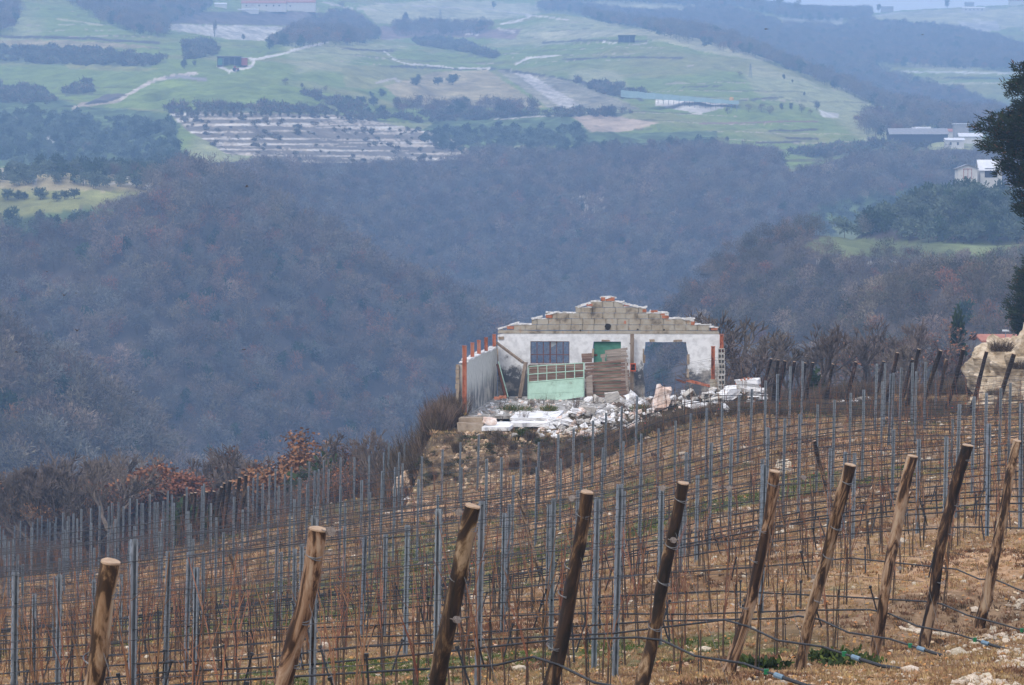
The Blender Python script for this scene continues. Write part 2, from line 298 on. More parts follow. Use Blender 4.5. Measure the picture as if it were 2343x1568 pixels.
FIELDS = [  # (outline or line, colour, line half width)
 ([(-500, 500), (0, 495), (168, 484), (302, 447), (356, 437), (289, 406), (235, 389), (0, 383), (-500, 380)], TN, 0),
 ([(-500, 500), (0, 495), (168, 484), (302, 447), (330, 440), (0, 432), (-500, 430)], G2, 0),
 ([(268, 231), (319, 201), (363, 185), (503, 188), (638, 198), (738, 228), (755, 250), (537, 246), (403, 252), (201, 246)], G1, 0),
 ([(372, 55), (685, 64), (611, 94), (524, 91), (460, 80), (380, 67)], (.42, .39, .33), 0),
 ([(380, 44), (400, 27), (700, 27), (740, 30), (685, 60), (380, 54)], (.12, .09, .075), 0),
 ([(820, 15), (1000, 0), (1230, 10), (1235, 30), (1100, 50), (860, 55)], PL, 0),
 ([(870, 60), (1190, 68), (1180, 90), (1000, 84), (870, 92)], (.2, .14, .12), 0),
 ([(847, 171), (1116, 161), (1243, 246), (968, 240), (914, 228)], TN, 0),
 ([(780, 150), (900, 150), (1000, 165), (850, 205), (790, 200)], G2, 0),
 ([(780, 232), (894, 248), (1226, 250), (1183, 259), (914, 279), (780, 262)], G1, 0),
 ([(1132, 158), (1250, 171), (1367, 208), (1468, 252), (1257, 250)], (.24, .22, .15), 0),
 ([(1170, 161), (1215, 172), (1330, 242), (1290, 250), (1260, 232)], (.40, .37, .32), 0),
 ([(1497, 228), (1560, 228), (1690, 240), (1600, 262), (1500, 242)], WH, 0),
 ([(1310, 268), (1367, 260), (1512, 282), (1418, 304), (1350, 302)], CL, 0),
 ([(1560, 8), (1700, 18), (1740, 42), (1620, 34), (1540, 30)], PL, 0),
 ([(1300, 5), (1460, 0), (1640, 12), (1500, 25), (1330, 18)], PL, 0),
 ([(1480, 64), (1700, 112), (1800, 146), (1650, 128), (1480, 88)], PL, 0),
 ([(1200, 75), (1480, 66), (1500, 80), (1230, 92)], PL, 0),
 ([(1942, 41), (2127, 24), (2342, 17), (2700, 15), (2700, 60), (2200, 62), (2100, 50)], PL, 0),
 ([(2190, 50), (2280, 48), (2290, 72), (2200, 70)], (.4, .38, .33), 0),
 ([(1780, 40), (1930, 40), (1925, 60), (1800, 54)], (.3, .29, .23), 0),
 ([(2060, 165), (2342, 168)], (.45, .45, .38), 2.2),
 ([(2100, 178), (2342, 180)], (.05, .06, .04), 1.6), ([(2140, 192), (2342, 190)], PL, 1.6),
 ([(0, 84), (200, 88), (362, 99)], FO, 3), ([(130, 44), (235, 58)], PL, 1.8), ([(140, 142), (360, 158), (330, 164), (160, 160)], G2, 0),
 ([(0, 92), (150, 92), (300, 102), (370, 110), (200, 112), (0, 108)], TN, 0),
 ([(785, 112), (900, 118)], FO, 2), ([(1240, 100), (1340, 92), (1480, 96)], FO, 2), ([(1290, 137), (1420, 131), (1560, 134)], FO, 2.2),
 ([(1560, 200), (1650, 196)], FO, 1.5), ([(1630, 236), (1790, 222)], FO, 1.6), ([(1600, 284), (1760, 280), (1870, 278)], (.2, .13, .1), 2), ([(1800, 316), (1870, 318)], FO, 2.5), ([(1730, 328), (1830, 324)], FO, 2.5),
 ([(1760, 300), (1870, 296)], FO, 2), ([(894, 152), (1040, 158), (1130, 158), (1250, 174), (1420, 206), (1470, 232)], (.06, .05, .045), 2.2),
 ([(880, 118), (895, 132), (925, 146), (1040, 156), (1120, 158)], WH, 1.3), ([(748, 97), (690, 110), (640, 125), (580, 137), (572, 135)], WH, 2.6),
 ([(572, 134), (584, 145), (570, 154), (545, 158), (525, 165), (512, 157), (500, 153)], WH, 3.2),
 ([(450, 168), (403, 173), (356, 183), (319, 201), (292, 218), (272, 230)], (.5, .43, .35), 3.6),
 ([(372, 44), (400, 36), (440, 22), (460, 17)], (.5, .45, .4), 2.6), ([(380, 178), (420, 176), (470, 184)], (.24, .22, .2), 4),
 ([(1180, 148), (1195, 140), (1210, 134), (1277, 127)], WH, 2.2), ([(1146, 55), (1180, 50), (1200, 44), (1216, 36), (1200, 34)], WH, 2.4), ([(1216, 36), (1300, 46)], (.5, .45, .38), 1.8),
 ([(1929, 201), (1952, 208), (1985, 220), (2019, 232), (2040, 244), (2063, 255)], WH, 2.4), ([(1870, 250), (1920, 262), (1915, 272), (1880, 268)], (.5, .48, .42), 0),
 ([(170, 250), (185, 240), (270, 232)], (.34, .28, .2), 5), ([(240, 218), (270, 214), (290, 220), (240, 236), (190, 240)], (.1, .085, .07), 0),
 ([(289, 406), (320, 418), (356, 436)], WH, 2.2), ([(0, 409), (120, 414), (300, 422)], (.4, .36, .3), 1.4), ([(228, 391), (250, 397)], WH, 2),
 ([(110, 312), (122, 325), (135, 345)], WH, 5), ([(144, 260), (152, 268)], WH, 3), ([(145, 292), (156, 295)], WH, 2.5), ([(34, 271), (44, 275)], WH, 3),
 ([(1065, 78), (1092, 81)], WH, 2.2), ([(1140, 66), (1160, 72), (1178, 75)], (.45, .4, .33), 2), ([(1368, 97), (1412, 99)], WH, 1.6), ([(1440, 103), (1478, 100)], (.4, .37, .3), 1.8),
 ([(860, 190), (900, 180), (915, 187)], (.4, .36, .29), 3), ([(1130, 274), (1320, 262)], (.5, .46, .4), 1.3), ([(1210, 348), (1250, 346)], WH, 2.2), ([(1010, 366), (1045, 366)], WH, 1.8),
 ([(1870, 578), (1950, 583), (2010, 577), (2130, 580), (2190, 574)], (.36, .32, .27), 3.2),
 ([(1830, 540), (1900, 515), (2050, 530), (2342, 535), (2700, 535), (2700, 562), (2342, 560), (2150, 572), (1900, 560)], (.13, .15, .06), 0),
 ([(860, 8), (960, 14), (1120, 22), (1200, 34)], (.4, .36, .29), 1.6), ([(740, 5), (790, 18), (860, 24)], (.45, .4, .33), 2), ([(1960, 44), (2050, 30), (2342, 30)], (.4, .38, .3), 1.4),
]
FI_CLEAR = [i for i, f_ in enumerate(FIELDS) if f_[0][0] == (1830, 540)][0]
QUARRY = [(384, 256), (790, 264), (900, 285), (1010, 310), (1060, 335), (1100, 350), (1040, 368), (700, 374), (520, 352), (430, 300)]
_E = [hit(a, b, 80, 135) for a, b in [(900, 1165), (964, 1132), (1094, 1108), (1171, 1086), (1371, 1051), (1496, 1012), (1621, 981), (1746, 955), (1871, 921)]]
_E = sorted([((q.x - RO[0]) * RL.x + (q.y - RO[1]) * RL.y, (q.x - RO[0]) * RD.x + (q.y - RO[1]) * RD.y) for q in _E if q])
EX, EY = [q[0] for q in _E], [q[1] for q in _E]
def cover(X, Y, Z, u, v):
    n = len(X); c = np.zeros((n, 3)); near = Y < 380
    w = fbm(X / 5.5, Y / 5.5, 4); w2 = fbm(X / 1.3 + 9, Y / 1.3, 3); w3 = fbm(X / 19 + 5, Y / 19, 3)
    # vineyard: straw and orange-brown grass, patches of green, limestone strips
    base = np.array([.27, .18, .108]); c[:] = base
    k = sstep(.25, 1.0, w)[:, None]; c = c * (1 - k) + np.array([.19, .115, .06]) * k
    k = sstep(.5, 1.2, -w)[:, None]; c = c * (1 - k) + np.array([.39, .245, .14]) * k
    k = (sstep(.75, 1.3, w3 + .35 * w2))[:, None] * .75; c = c * (1 - k) + np.array([.105, .125, .045]) * k
    rn = (X * .935 - Y * .355)  # coordinate across the rows' end line, for dry earth strips
    # bank and scrub around the ruin and beyond the crest
    lx = (X - RO[0]) * RL.x + (Y - RO[1]) * RL.y; ly = (X - RO[0]) * RD.x + (Y - RO[1]) * RD.y
    edge = np.interp(lx, EX, EY) + .5 * w
    bank = (sstep(-3.0, -1.5, lx + .4 * w2) * sstep(-.6, 1.2, ly - edge))[:, None]
    c = c * (1 - bank) + (np.array([.085, .068, .042]) + .03 * w2[:, None] * np.array([1, .8, .5])) * bank
    beyond = (sstep(116, 128, Y + .0 * X + 3 * w + np.where(u < 1050, 0, -8 * (u > 1700))))[:, None]
    c = c * (1 - beyond) + np.array([.095, .07, .048]) * beyond
    scree = .7 * (sstep(.1, .9, w2 + .8 * w) * sstep(-1.5, 0, lx) * (1 - sstep(3.5, 7, lx)) * sstep(-13, -11, ly) * (1 - sstep(-6, -4.5, ly)))[:, None]
    c = c * (1 - scree) + np.array([.24, .165, .105]) * scree
    f = ~near; far = np.zeros((n, 3)); far[:] = G1
    k = sstep(-.2, .9, fbm(X / 120, Y / 60, 3))[:, None]; far = far * (1 - k) + np.array(G2) * k
    k = sstep(.5, 1.1, fbm(X / 45 + 7, Y / 260, 3))[:, None] * .6; far = far * (1 - k) + np.array(PL) * k
    fx, fy = u[f], v[f]; jx = fx + vnoise(X[f] / 9, Y[f] / 9) * 1.2; jy = fy + vnoise(X[f] / 9 + 40, Y[f] / 9) * .8; ff = far[f]; D = Y[f]
    # terraces: thin banks that follow the contours
    zz = Z[f] / 5.5 + .5 * vnoise(X[f] / 160, Y[f] / 160); tm = (np.abs(zz % 1 - .5) < .055 + .03 * vnoise(X[f] / 25, Y[f] / 25)) & (fbm(X[f] / 140 + 70, Y[f] / 140, 2) > -.1); ff[tm] = ff[tm] * .35 + np.array([.06, .05, .035])
    tp = (np.abs((zz + .12) % 1 - .5) < .03) & (vnoise(X[f] / 60 + 5, Y[f] / 60) > .3); ff[tp] = (.34, .3, .22)
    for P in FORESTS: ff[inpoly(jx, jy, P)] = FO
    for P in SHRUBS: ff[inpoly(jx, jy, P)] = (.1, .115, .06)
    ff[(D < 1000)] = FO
    for P in OLIVES:
        m = inpoly(jx, jy, P); ff[m] = np.array([.085, .12, .05]) * (1 + .35 * vnoise(X[f][m] / 6, Y[f][m] / 6))[:, None]
    lift = np.where((D < 800) & (fx > 1400), 22, 0)
    for P, colr, lw in FIELDS:
        m = nearline(jx, jy - lift, P, lw) if lw else inpoly(jx, jy - lift, P)
        m &= (D > 580); mod = 1.0
        if not lw: mod = (1 + .16 * fbm(X[f][m] / 14, Y[f][m] / 30, 3))[:, None] * (.75 if len(P) > 12 else 1)
        if colr in ((.42, .39, .33), (.24, .22, .15), (.40, .37, .32), (.12, .09, .075)): mod = mod * (1 + .14 * np.sign(np.sin((X[f][m] * .8 + Y[f][m] * .35) * (1.3 if colr[0] > .3 else .9))))[:, None]
        ff[m] = np.array(colr) * mod
    # quarry: pale ledges, dark growth between them
    m = inpoly(jx, jy, QUARRY); q = fy[m]; xx = X[f][m]
    led = np.sin((q - 256) * .42 + 2.2 * vnoise(xx / 90, q / 40)) + 1.1 * vnoise(xx / 30, q / 3.0) + .55 * vnoise(xx / 11, q / 1.6)
    cq = np.where((led > .25)[:, None], np.array([.44, .38, .3]), np.array([.17, .145, .115])); cq = np.where((led > 1.3)[:, None], np.array([.6, .55, .47]), cq)
    ff[m] = cq
    # small bare rock on the wooded gorge side
    m = (jx > 1305) & (jx < 1405) & (jy > 448) & (jy < 530); r = vnoise(fx[m] / 9, fy[m] / 14) + .6 * vnoise(fx[m] / 4, fy[m] / 5) - 1.4 * (np.abs(fx[m] - 1355) / 60) ** 2
    t = ff[m]; t[r > .35] = (.42, .36, .28); ff[m] = t
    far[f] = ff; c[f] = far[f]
    return np.clip(c, .01, .9)
def visible_px(X, Y, Z): return pix(X, Y, Z)

# ---------------------------------------------------------------- the ground, one sheet
aa = np.concatenate([np.linspace(-.46, -.19, 40)[:-1], np.linspace(-.19, .19, 700), np.linspace(.19, .46, 40)[1:]])
DD = np.concatenate([np.geomspace(3, 12, 20)[:-1], np.geomspace(12, 150, 430)[:-1], np.geomspace(150, 560, 50)[:-1], np.geomspace(560, 1080, 150)[:-1], np.geomspace(1080, 1420, 260)[:-1], np.geomspace(1420, 2600, 330)[:-1], np.geomspace(2600, 3950, 60)])
ca = np.linspace(-.46, .46, 150); cl = np.linspace(math.log(3), math.log(4300), 420)
gC = hraw((ca[None] * np.exp(cl)[:, None]).ravel(), np.repeat(np.exp(cl), len(ca))).reshape(len(cl), len(ca)) / np.exp(cl)[:, None]
def hraw_fast(X, Y):
    X = np.asarray(X, float); Y = np.maximum(np.asarray(Y, float), 3.0001); X, Y = np.broadcast_arrays(X, Y)
    a = np.clip((X / Y - ca[0]) / (ca[1] - ca[0]), 0, len(ca) - 1.001); l = np.clip((np.log(Y) - cl[0]) / (cl[1] - cl[0]), 0, len(cl) - 1.001)
    i = a.astype(int); j = l.astype(int); fx = a - i; fy = l - j
    return ((gC[j, i] * (1 - fx) + gC[j, i + 1] * fx) * (1 - fy) + (gC[j + 1, i] * (1 - fx) + gC[j + 1, i + 1] * fx) * fy) * Y
hraw = hraw_fast
GX = aa[None] * DD[:, None]; GY = np.repeat(DD[:, None], len(aa), 1); GZ = hgt(GX, GY)
nr, nc = GX.shape; idx = np.arange(nr * nc).reshape(nr, nc)
V = np.stack([GX.ravel(), GY.ravel(), GZ.ravel()], 1)
Fq = np.stack([idx[:-1, :-1].ravel(), idx[:-1, 1:].ravel(), idx[1:, 1:].ravel(), idx[1:, :-1].ravel()], 1)
uu, vv = pix(V[:, 0], V[:, 1], V[:, 2]); colr = cover(V[:, 0], V[:, 1], V[:, 2], uu, vv)
def ground_mat():
    m = bpy.data.materials.new('ground'); m.use_nodes = True; t = m.node_tree; N = t.nodes; L = t.links; b = N['Principled BSDF']
    b.inputs['Roughness'].default_value = .95; b.inputs['Specular IOR Level'].default_value = .1
    at = N.new('ShaderNodeAttribute'); at.attribute_name = 'cover'; geo = N.new('ShaderNodeNewGeometry')
    def nz(s, d, lo, hi, mn=.3, mx=.7):
        q = N.new('ShaderNodeTexNoise'); q.inputs['Scale'].default_value = s; q.inputs['Detail'].default_value = d; q.inputs['Roughness'].default_value = .7
        L.new(geo.outputs['Position'], q.inputs[0]); r = N.new('ShaderNodeMapRange'); r.inputs[1].default_value = mn; r.inputs[2].default_value = mx; r.inputs[3].default_value = lo; r.inputs[4].default_value = hi
        L.new(q.outputs[0], r.inputs[0]); return r.outputs[0], q
    a, _ = nz(6.0, 6, .55, 1.5); c, _ = nz(.12, 8, .62, 1.42); mu = N.new('ShaderNodeMath'); mu.operation = 'MULTIPLY'; L.new(a, mu.inputs[0]); L.new(c, mu.inputs[1])
    vm = N.new('ShaderNodeVectorMath'); vm.operation = 'SCALE'; L.new(at.outputs['Color'], vm.inputs[0]); L.new(mu.outputs[0], vm.inputs['Scale'])
    L.new(vm.outputs[0], b.inputs['Base Color'])
    bp = N.new('ShaderNodeBump'); bp.inputs['Strength'].default_value = .6; bp.inputs['Distance'].default_value = .08; _, q = nz(9, 5, 0, 1); L.new(q.outputs[0], bp.inputs['Height']); L.new(bp.outputs[0], b.inputs['Normal'])
    return m
gm = np_mesh('ground', V, Fq, [ground_mat()], smooth=True)
at = gm.color_attributes.new('cover', 'FLOAT_COLOR', 'POINT'); at.data.foreach_set('color', np.hstack([colr, np.ones((len(colr), 1))]).astype(np.float32).ravel())
go = put('ground', gm); tag(go, kind='structure')
del V, Fq, uu, vv, colr, GX, GY, GZ

# ---------------------------------------------------------------- scattering of uncountable stuff
def scatter(name, P, scale, variants, label, cat, tilt=0, zrot=None, zs=None, kind='stuff'):
    """one object; each point carries one of the variant meshes"""
    src = bpy.data.collections.new(name + '_sources')
    for i, me in enumerate(variants):
        o = bpy.data.objects.new('%s_source' % name, me); src.objects.link(o)
    n = len(P); me = bpy.data.meshes.new(name); me.vertices.add(n); me.vertices.foreach_set('co', np.asarray(P, np.float32).ravel()); me.update()
    r = RNG.random((n, 3)); rot = np.stack([(r[:, 0] - .5) * tilt, (r[:, 1] - .5) * tilt, (r[:, 2] * 2 * math.pi) if zrot is None else zrot], 1)
    a = me.attributes.new('rot', 'FLOAT_VECTOR', 'POINT'); a.data.foreach_set('vector', rot.astype(np.float32).ravel())
    sc = np.stack([scale, scale, scale * (zs if zs is not None else 1)], 1); a = me.attributes.new('scl', 'FLOAT_VECTOR', 'POINT'); a.data.foreach_set('vector', sc.astype(np.float32).ravel())
    a = me.attributes.new('idx', 'INT', 'POINT'); a.data.foreach_set('value', RNG.integers(0, len(variants), n).astype(np.int32))
    o = put(name, me); g = bpy.data.node_groups.new(name, 'GeometryNodeTree'); g.interface.new_socket('Geometry', in_out='INPUT', socket_type='NodeSocketGeometry'); g.interface.new_socket('Geometry', in_out='OUTPUT', socket_type='NodeSocketGeometry')
    N, L = g.nodes, g.links; gi = N.new('NodeGroupInput'); gt = N.new('NodeGroupOutput'); ip = N.new('GeometryNodeInstanceOnPoints'); ci = N.new('GeometryNodeCollectionInfo')
    ci.inputs['Collection'].default_value = src; ci.inputs['Separate Children'].default_value = True; ci.inputs['Reset Children'].default_value = True
    def na(nm, ty):
        q = N.new('GeometryNodeInputNamedAttribute'); q.data_type = ty; q.inputs['Name'].default_value = nm; return [s for s in q.outputs if s.enabled and s.name == 'Attribute'][0]
    er = N.new('FunctionNodeEulerToRotation'); L.new(na('rot', 'FLOAT_VECTOR'), er.inputs[0])
    L.new(gi.outputs[0], ip.inputs['Points']); L.new(ci.outputs[0], ip.inputs['Instance']); ip.inputs['Pick Instance'].default_value = True
    L.new(na('idx', 'INT'), ip.inputs['Instance Index']); L.new(er.outputs[0], ip.inputs['Rotation']); L.new(na('scl', 'FLOAT_VECTOR'), ip.inputs['Scale']); L.new(ip.outputs[0], gt.inputs[0])
    md = o.modifiers.new('scatter', 'NODES'); md.node_group = g
    return tag(o, label, cat, kind=kind)
def leafmat(name, c0, c1, rnd=.35, tr=.0):
    m = mat(name, [c0, c1], scale=1.6, rough=.9, rnd=rnd, detail=2, spec=.05); return m
M['twig'] = leafmat('winter_twigs', (.085, .07, .05), (.24, .18, .12), .45); M['twig_dark'] = leafmat('dark_winter_twigs', (.055, .05, .032), (.15, .115, .075), .45); M['twig_pale'] = leafmat('pale_twigs', (.14, .105, .075), (.32, .24, .165), .4)
M['twig_gray'] = leafmat('grey_twigs', (.1, .095, .08), (.22, .2, .165), .35)
M['russet'] = leafmat('russet_leaves', (.2, .085, .04), (.36, .17, .08), .25)
M['evergreen'] = leafmat('evergreen_leaves', (.025, .045, .02), (.06, .09, .035), .25)
M['olive'] = leafmat('olive_leaves', (.07, .095, .06), (.14, .17, .11), .25)
M['bark'] = mat('bark', [(.04, .03, .022), (.12, .09, .065)], 9, .95, stretch=(1, 1, .25))
M['conifer'] = leafmat('conifer_needles', (.014, .026, .01), (.045, .062, .022), .3)
def crown(n, rx, rz, size, mats, zc, shell=.55, clumps=0, up=.4, asp=.28, tk=.18, seed=0, mix=None, tri=True, cone=0):
    """a crown as many small faces: twig sprays or leaf tufts gathered in clumps"""
    r = np.random.default_rng(seed)
    if clumps:
        cd = r.standard_normal((clumps, 3)); cd /= np.linalg.norm(cd, axis=1)[:, None]; cc = cd * (r.random((clumps, 1)) ** .4) * np.array([rx, rx, rz]) * .8
        if cone: cc[:, :2] *= (1 - .85 * (cc[:, 2:3] / rz * .5 + .5)) * 1.25
        ci = r.integers(0, clumps, n); p = cc[ci] + r.standard_normal((n, 3)) * np.array([rx, rx, rz]) * .55 / math.sqrt(clumps) * 1.35
    else:
        d = r.standard_normal((n, 3)); d /= np.linalg.norm(d, axis=1)[:, None]; p = d * (shell + (1 - shell) * r.random((n, 1))) * np.array([rx, rx, rz])
        p *= (1 + .25 * np.sin(d[:, :1] * 5 + seed) * np.cos(d[:, 1:2] * 4 + seed))
    out = p / np.array([rx, rx, rz]); t = out + r.standard_normal((n, 3)) * .55 + np.array([0, 0, up]); t /= np.linalg.norm(t, axis=1)[:, None]
    s = np.cross(t, r.standard_normal((n, 3))); s /= np.linalg.norm(s, axis=1)[:, None]
    L = size * (.6 + .8 * r.random((n, 1))); w = L * asp
    V = np.stack([p - s * w * .5, p + s * w * .5, p + t * L + s * w * .3, p + t * L * .9 - s * w * .35], 1).reshape(-1, 3) + np.array([0, 0, zc])
    Fc = np.arange(4 * n).reshape(n, 4); mi = (r.random(n) < mix).astype(int) if mix is not None else np.zeros(n, int)
    if tk:   # trunk, two crossed slabs tapering into the crown
        nv = len(V); h = zc + rz * .3
        T = []
        for j in range(3):
            a = j * math.pi / 3; ca_, sa = math.cos(a) * tk / 2, math.sin(a) * tk / 2
            T += [(-ca_, -sa, -.8), (ca_, sa, -.8), (ca_ * .3, sa * .3, h), (-ca_ * .3, -sa * .3, h)]
        V = np.vstack([V, T]); Fc = np.vstack([Fc, nv + np.arange(12).reshape(3, 4)]); mi = np.concatenate([mi, np.full(3, len(mats))])
    return V, Fc, mi, mats + [M['bark']]
def crown_mesh(name, *a, **k):
    V, Fc, mi, ms = crown(*a, **k); return np_mesh(name, V, Fc, ms, mi)
far_bare = [crown_mesh('bare_crown', 620, 2.6 + .4 * (s % 3), 2.5, .5, [M['twig']], 4.0, clumps=9 + s, seed=s, asp=.22) for s in range(4)]
far_bare += [crown_mesh('grey_crown', 620, 2.5, 2.8, .5, [M['twig_gray']], 4.2, clumps=10, seed=11 + s, asp=.22) for s in range(2)]
far_pale = [crown_mesh('pale_crown', 560, 2.7, 2.5, .5, [M['twig_pale']], 4.0, clumps=10, seed=15 + s, asp=.22) for s in range(2)]
far_rus = [crown_mesh('russet_crown', 560, 2.4, 2.3, .42, [M['twig'], M['russet']], 3.5, clumps=10, seed=21 + s, mix=.5, asp=.35) for s in range(2)]
far_ever = [crown_mesh('evergreen_crown', 420, 2.0, 2.2, .6, [M['evergreen']], 3.0, clumps=9, seed=31 + s, asp=.5) for s in range(2)]
far_olive = [crown_mesh('olive_crown', 420, 2.3, 1.7, .55, [M['olive']], 2.6, clumps=9, seed=41 + s, asp=.5) for s in range(3)]
shrubm = [crown_mesh('shrub', 300, 1.8, 1.2, .55, [M['twig'], M['olive']], 1.0, clumps=8, seed=51 + s, mix=.4, asp=.4, tk=.0) for s in range(3)]
def cand(step, D0, D1, amax=.215, jit=.5):
    out = []; D = D0
    ys = np.arange(D0, D1, step)
    for y in ys:
        xs = np.arange(-amax * y, amax * y, step); out.append(np.stack([xs + RNG.uniform(-jit, jit, len(xs)) * step, np.full(len(xs), y) + RNG.uniform(-jit, jit, len(xs)) * step], 1))
    P = np.vstack(out); Z = hgt(P[:, 0], P[:, 1]); u, v = pix(P[:, 0], P[:, 1], Z); return np.column_stack([P, Z]), u, v
def anyp(u, v, L_):
    m = np.zeros(u.shape, bool)
    for P in L_: m |= inpoly(u, v, P)
    return m
P, u, v = cand(3.7, 400, 1360)
# keep what could be seen: slopes that face the camera or the last trees of a crest
vt = v - 5.6 * F / P[:, 1] * np.where(P[:, 1] > 780, 1, .57)
fieldm = anyp(u, vt, [f[0] for f in FIELDS if not f[2]])
for s_ in (0, 12, 25, 40): fieldm |= anyp(u, v - s_, [FIELDS[0][0]]) & (P[:, 0] < -20)
rock = (u > 1305) & (u < 1405) & (v > 448) & (v < 530)
oli = anyp(u, vt, OLIVES); fo = (anyp(u, vt, FORESTS[:1]) | (P[:, 1] < 1000) & ((v > 470) | (P[:, 0] > -20) | (P[:, 1] < 860))) & ~fieldm & ~(anyp(u, v - 26, [FIELDS[FI_CLEAR][0]]) & (P[:, 1] < 800)) & ~oli & ~inpoly(u, v, QUARRY) & ~(rock & (RNG.random(len(u)) < .6))
vis = np.ones(len(P), bool)
# visibility: march the sight line's elevation
cs = P[:, 2] / P[:, 1]
for k in np.concatenate([np.geomspace(.3, .995, 46)]):
    hh = hraw(P[:, 0] * k, P[:, 1] * k) / (P[:, 1] * k); vis &= (hh < (P[:, 2] + 9) / P[:, 1])
ev = fbm(P[:, 0] / 60, P[:, 1] / 60, 3); rnd = RNG.random(len(P)); rus = fbm(P[:, 0] / 70 + 40, P[:, 1] / 70, 3)
fm = fo & vis
isE = fm & (rnd < .04 + .14 * sstep(.4, 1.2, ev)); isR = fm & ~isE & (rnd > .93 - .28 * sstep(.3, 1.2, rus)); isP = fm & ~isE & ~isR & (RNG.random(len(P)) < .06 + .5 * sstep(.5, 1.4, fbm(P[:, 0] / 45 + 90, P[:, 1] / 45, 3))); isB = fm & ~isE & ~isR & ~isP
print('forest', fm.sum(), isE.sum(), isR.sum())
S = lambda m, lo, hi: RNG.uniform(lo, hi, int(m.sum())) * (np.where((P[m][:, 1] < 800) & (P[m][:, 0] > 20), .72, 1) if len(P) == len(m) else 1)
nearhill = isB & (P[:, 1] < 800) & (P[:, 0] > 20); far_dark = [crown_mesh('dark_crown', 620, 2.7, 2.5, .42, [M['twig_dark'], M['evergreen']], 4.0, clumps=10 + s, seed=61 + s, asp=.22, mix=.12 * s) for s in range(3)]
scatter('near_hill_wood', P[nearhill], S(nearhill, .65, 1.25), far_dark + far_bare[:1], 'darker brown-olive woodland on the nearer hill at the right', 'forest', .2); isB &= ~nearhill
scatter('bare_forest', P[isB], S(isB, .6, 1.35), far_bare, 'bare grey-brown winter woodland covering the gorge slopes', 'forest', .2)
scatter('pale_woodland', P[isP], S(isP, .7, 1.3), far_pale, 'paler fawn-coloured trees in drifts through the bare woodland', 'forest', .2)
scatter('russet_oak_wood', P[isR], S(isR, .6, 1.1), far_rus, 'russet oaks still in leaf, scattered through the bare woodland', 'forest', .2)
scatter('evergreen_wood', P[isE], S(isE, .5, 1.0), far_ever, 'dark evergreens scattered through the bare woodland', 'forest', .1)
om = oli & vis & (RNG.random(len(u)) < np.where(P[:, 1] < 800, .95, .45)) & ~((P[:, 1] > 1000) & fieldm) & ~(anyp(u, v - 26, [FIELDS[FI_CLEAR][0]]) & (P[:, 1] < 800))
scatter('olive_grove', P[om], S(om, .6, 1.0) * np.where((P[om][:, 1] < 800) & (P[om][:, 0] > 20), 1.7, 1), far_olive + far_ever[:1], 'grey-green olive groves on the far hillsides', 'olive grove', .1)
P, u, v = cand(6.0, 1300, 3600)
fm = anyp(u, v - 4 * F / P[:, 1], FORESTS[1:]); rnd = RNG.random(len(P))
scatter('far_woods', P[fm], S(fm, .9, 1.5), far_bare + far_ever[:1] + far_rus[:1], 'hazy woods between the upper fields and along the skyline', 'woods', .1)
P, u, v = cand(3.0, 1100, 2400, .19)
fm = anyp(u, v, SHRUBS) & (RNG.random(len(u)) < .3 + .4 * sstep(-.6, .5, fbm(P[:, 0] / 18, P[:, 1] / 30, 2)))
scatter('hedges', P[fm], S(fm, .6, 1.6), shrubm, 'dark hedges and shrub bands between the terraced fields', 'hedge', .1)
qm = inpoly(u, v, QUARRY) & (RNG.random(len(u)) < .12)
scatter('quarry_scrub', P[qm], S(qm, .3, .9), shrubm, 'scrub growing on the ledges of the pale old quarry', 'scrub', .1)
hazebox(.00044, (.385, .63, 1.0), -110, 395, -2300, 2300, -60, 4000)
# ---------------------------------------------------------------- vineyard
RR = Vector((-.79, .61)).normalized(); RN = Vector((-RR.y * -1, -RR.x * -1)); RN = Vector((RR.y, -RR.x))   # along a row to the left; across the rows, away
ROW0, ROWS = 11.2, 2.61
def row_s(k): return ROW0 + ROWS * k
def hs(x, y): return float(hraw(np.array([x]), np.array([y]))[0])
ORD = 'first second third fourth fifth sixth seventh eighth ninth tenth eleventh twelfth thirteenth fourteenth fifteenth sixteenth seventeenth eighteenth nineteenth'.split()
TENS = ['', '', 'twent', 'thirt', 'fort', 'fift', 'sixt', 'sevent', 'eight', 'ninet']
def nth(i):                                   # 1-based
    if i < 20: return ORD[i - 1]
    if i % 10 == 0: return TENS[i // 10] + 'ieth'
    return TENS[i // 10] + 'y-' + ORD[i % 10 - 1]
M['zinc'] = mat('galvanised_steel', [(.12, .145, .165), (.2, .23, .255), (.29, .32, .35)], 22, .5, metal=.35, rnd=.12, stretch=(1, 1, .3))
M['wire'] = mat('wire', [(.025, .028, .034), (.06, .065, .072)], 5, .5, metal=.4)
M['wire_pale'] = mat('pale_wire', [(.1, .105, .11), (.17, .175, .18)], 5, .5, metal=.5)
M['pipe'] = mat('black_plastic', [(.012, .014, .017), (.028, .032, .038)], 8, .45)
M['wood'] = mat('peeled_weathered_wood', [(.02, .012, .008), (.05, .028, .015), (.22, .13, .07), (.36, .27, .18)], 5.5, .85, 9, stretch=(1.8, 1.8, .4), pos=[.38, .47, .52, .62], bump=.8, rnd=.12, dist=.8)
M['wood_dark'] = mat('dark_bark_wood', [(.012, .009, .007), (.035, .02, .013), (.11, .06, .03), (.32, .22, .14)], 5.0, .9, 9, stretch=(1.8, 1.8, .4), pos=[.38, .5, .56, .63], bump=.6, rnd=.18, dist=1.0)
M['cut'] = mat('cut_wood', [(.3, .2, .13), (.48, .35, .24)], 20, .9)
M['cane'] = mat('vine_cane', [(.15, .06, .035), (.26, .125, .065), (.1, .055, .04)], 3, .7, rnd=.3)
M['trunk'] = mat('vine_trunk', [(.04, .028, .02), (.12, .08, .055)], 20, .95, rnd=.2)
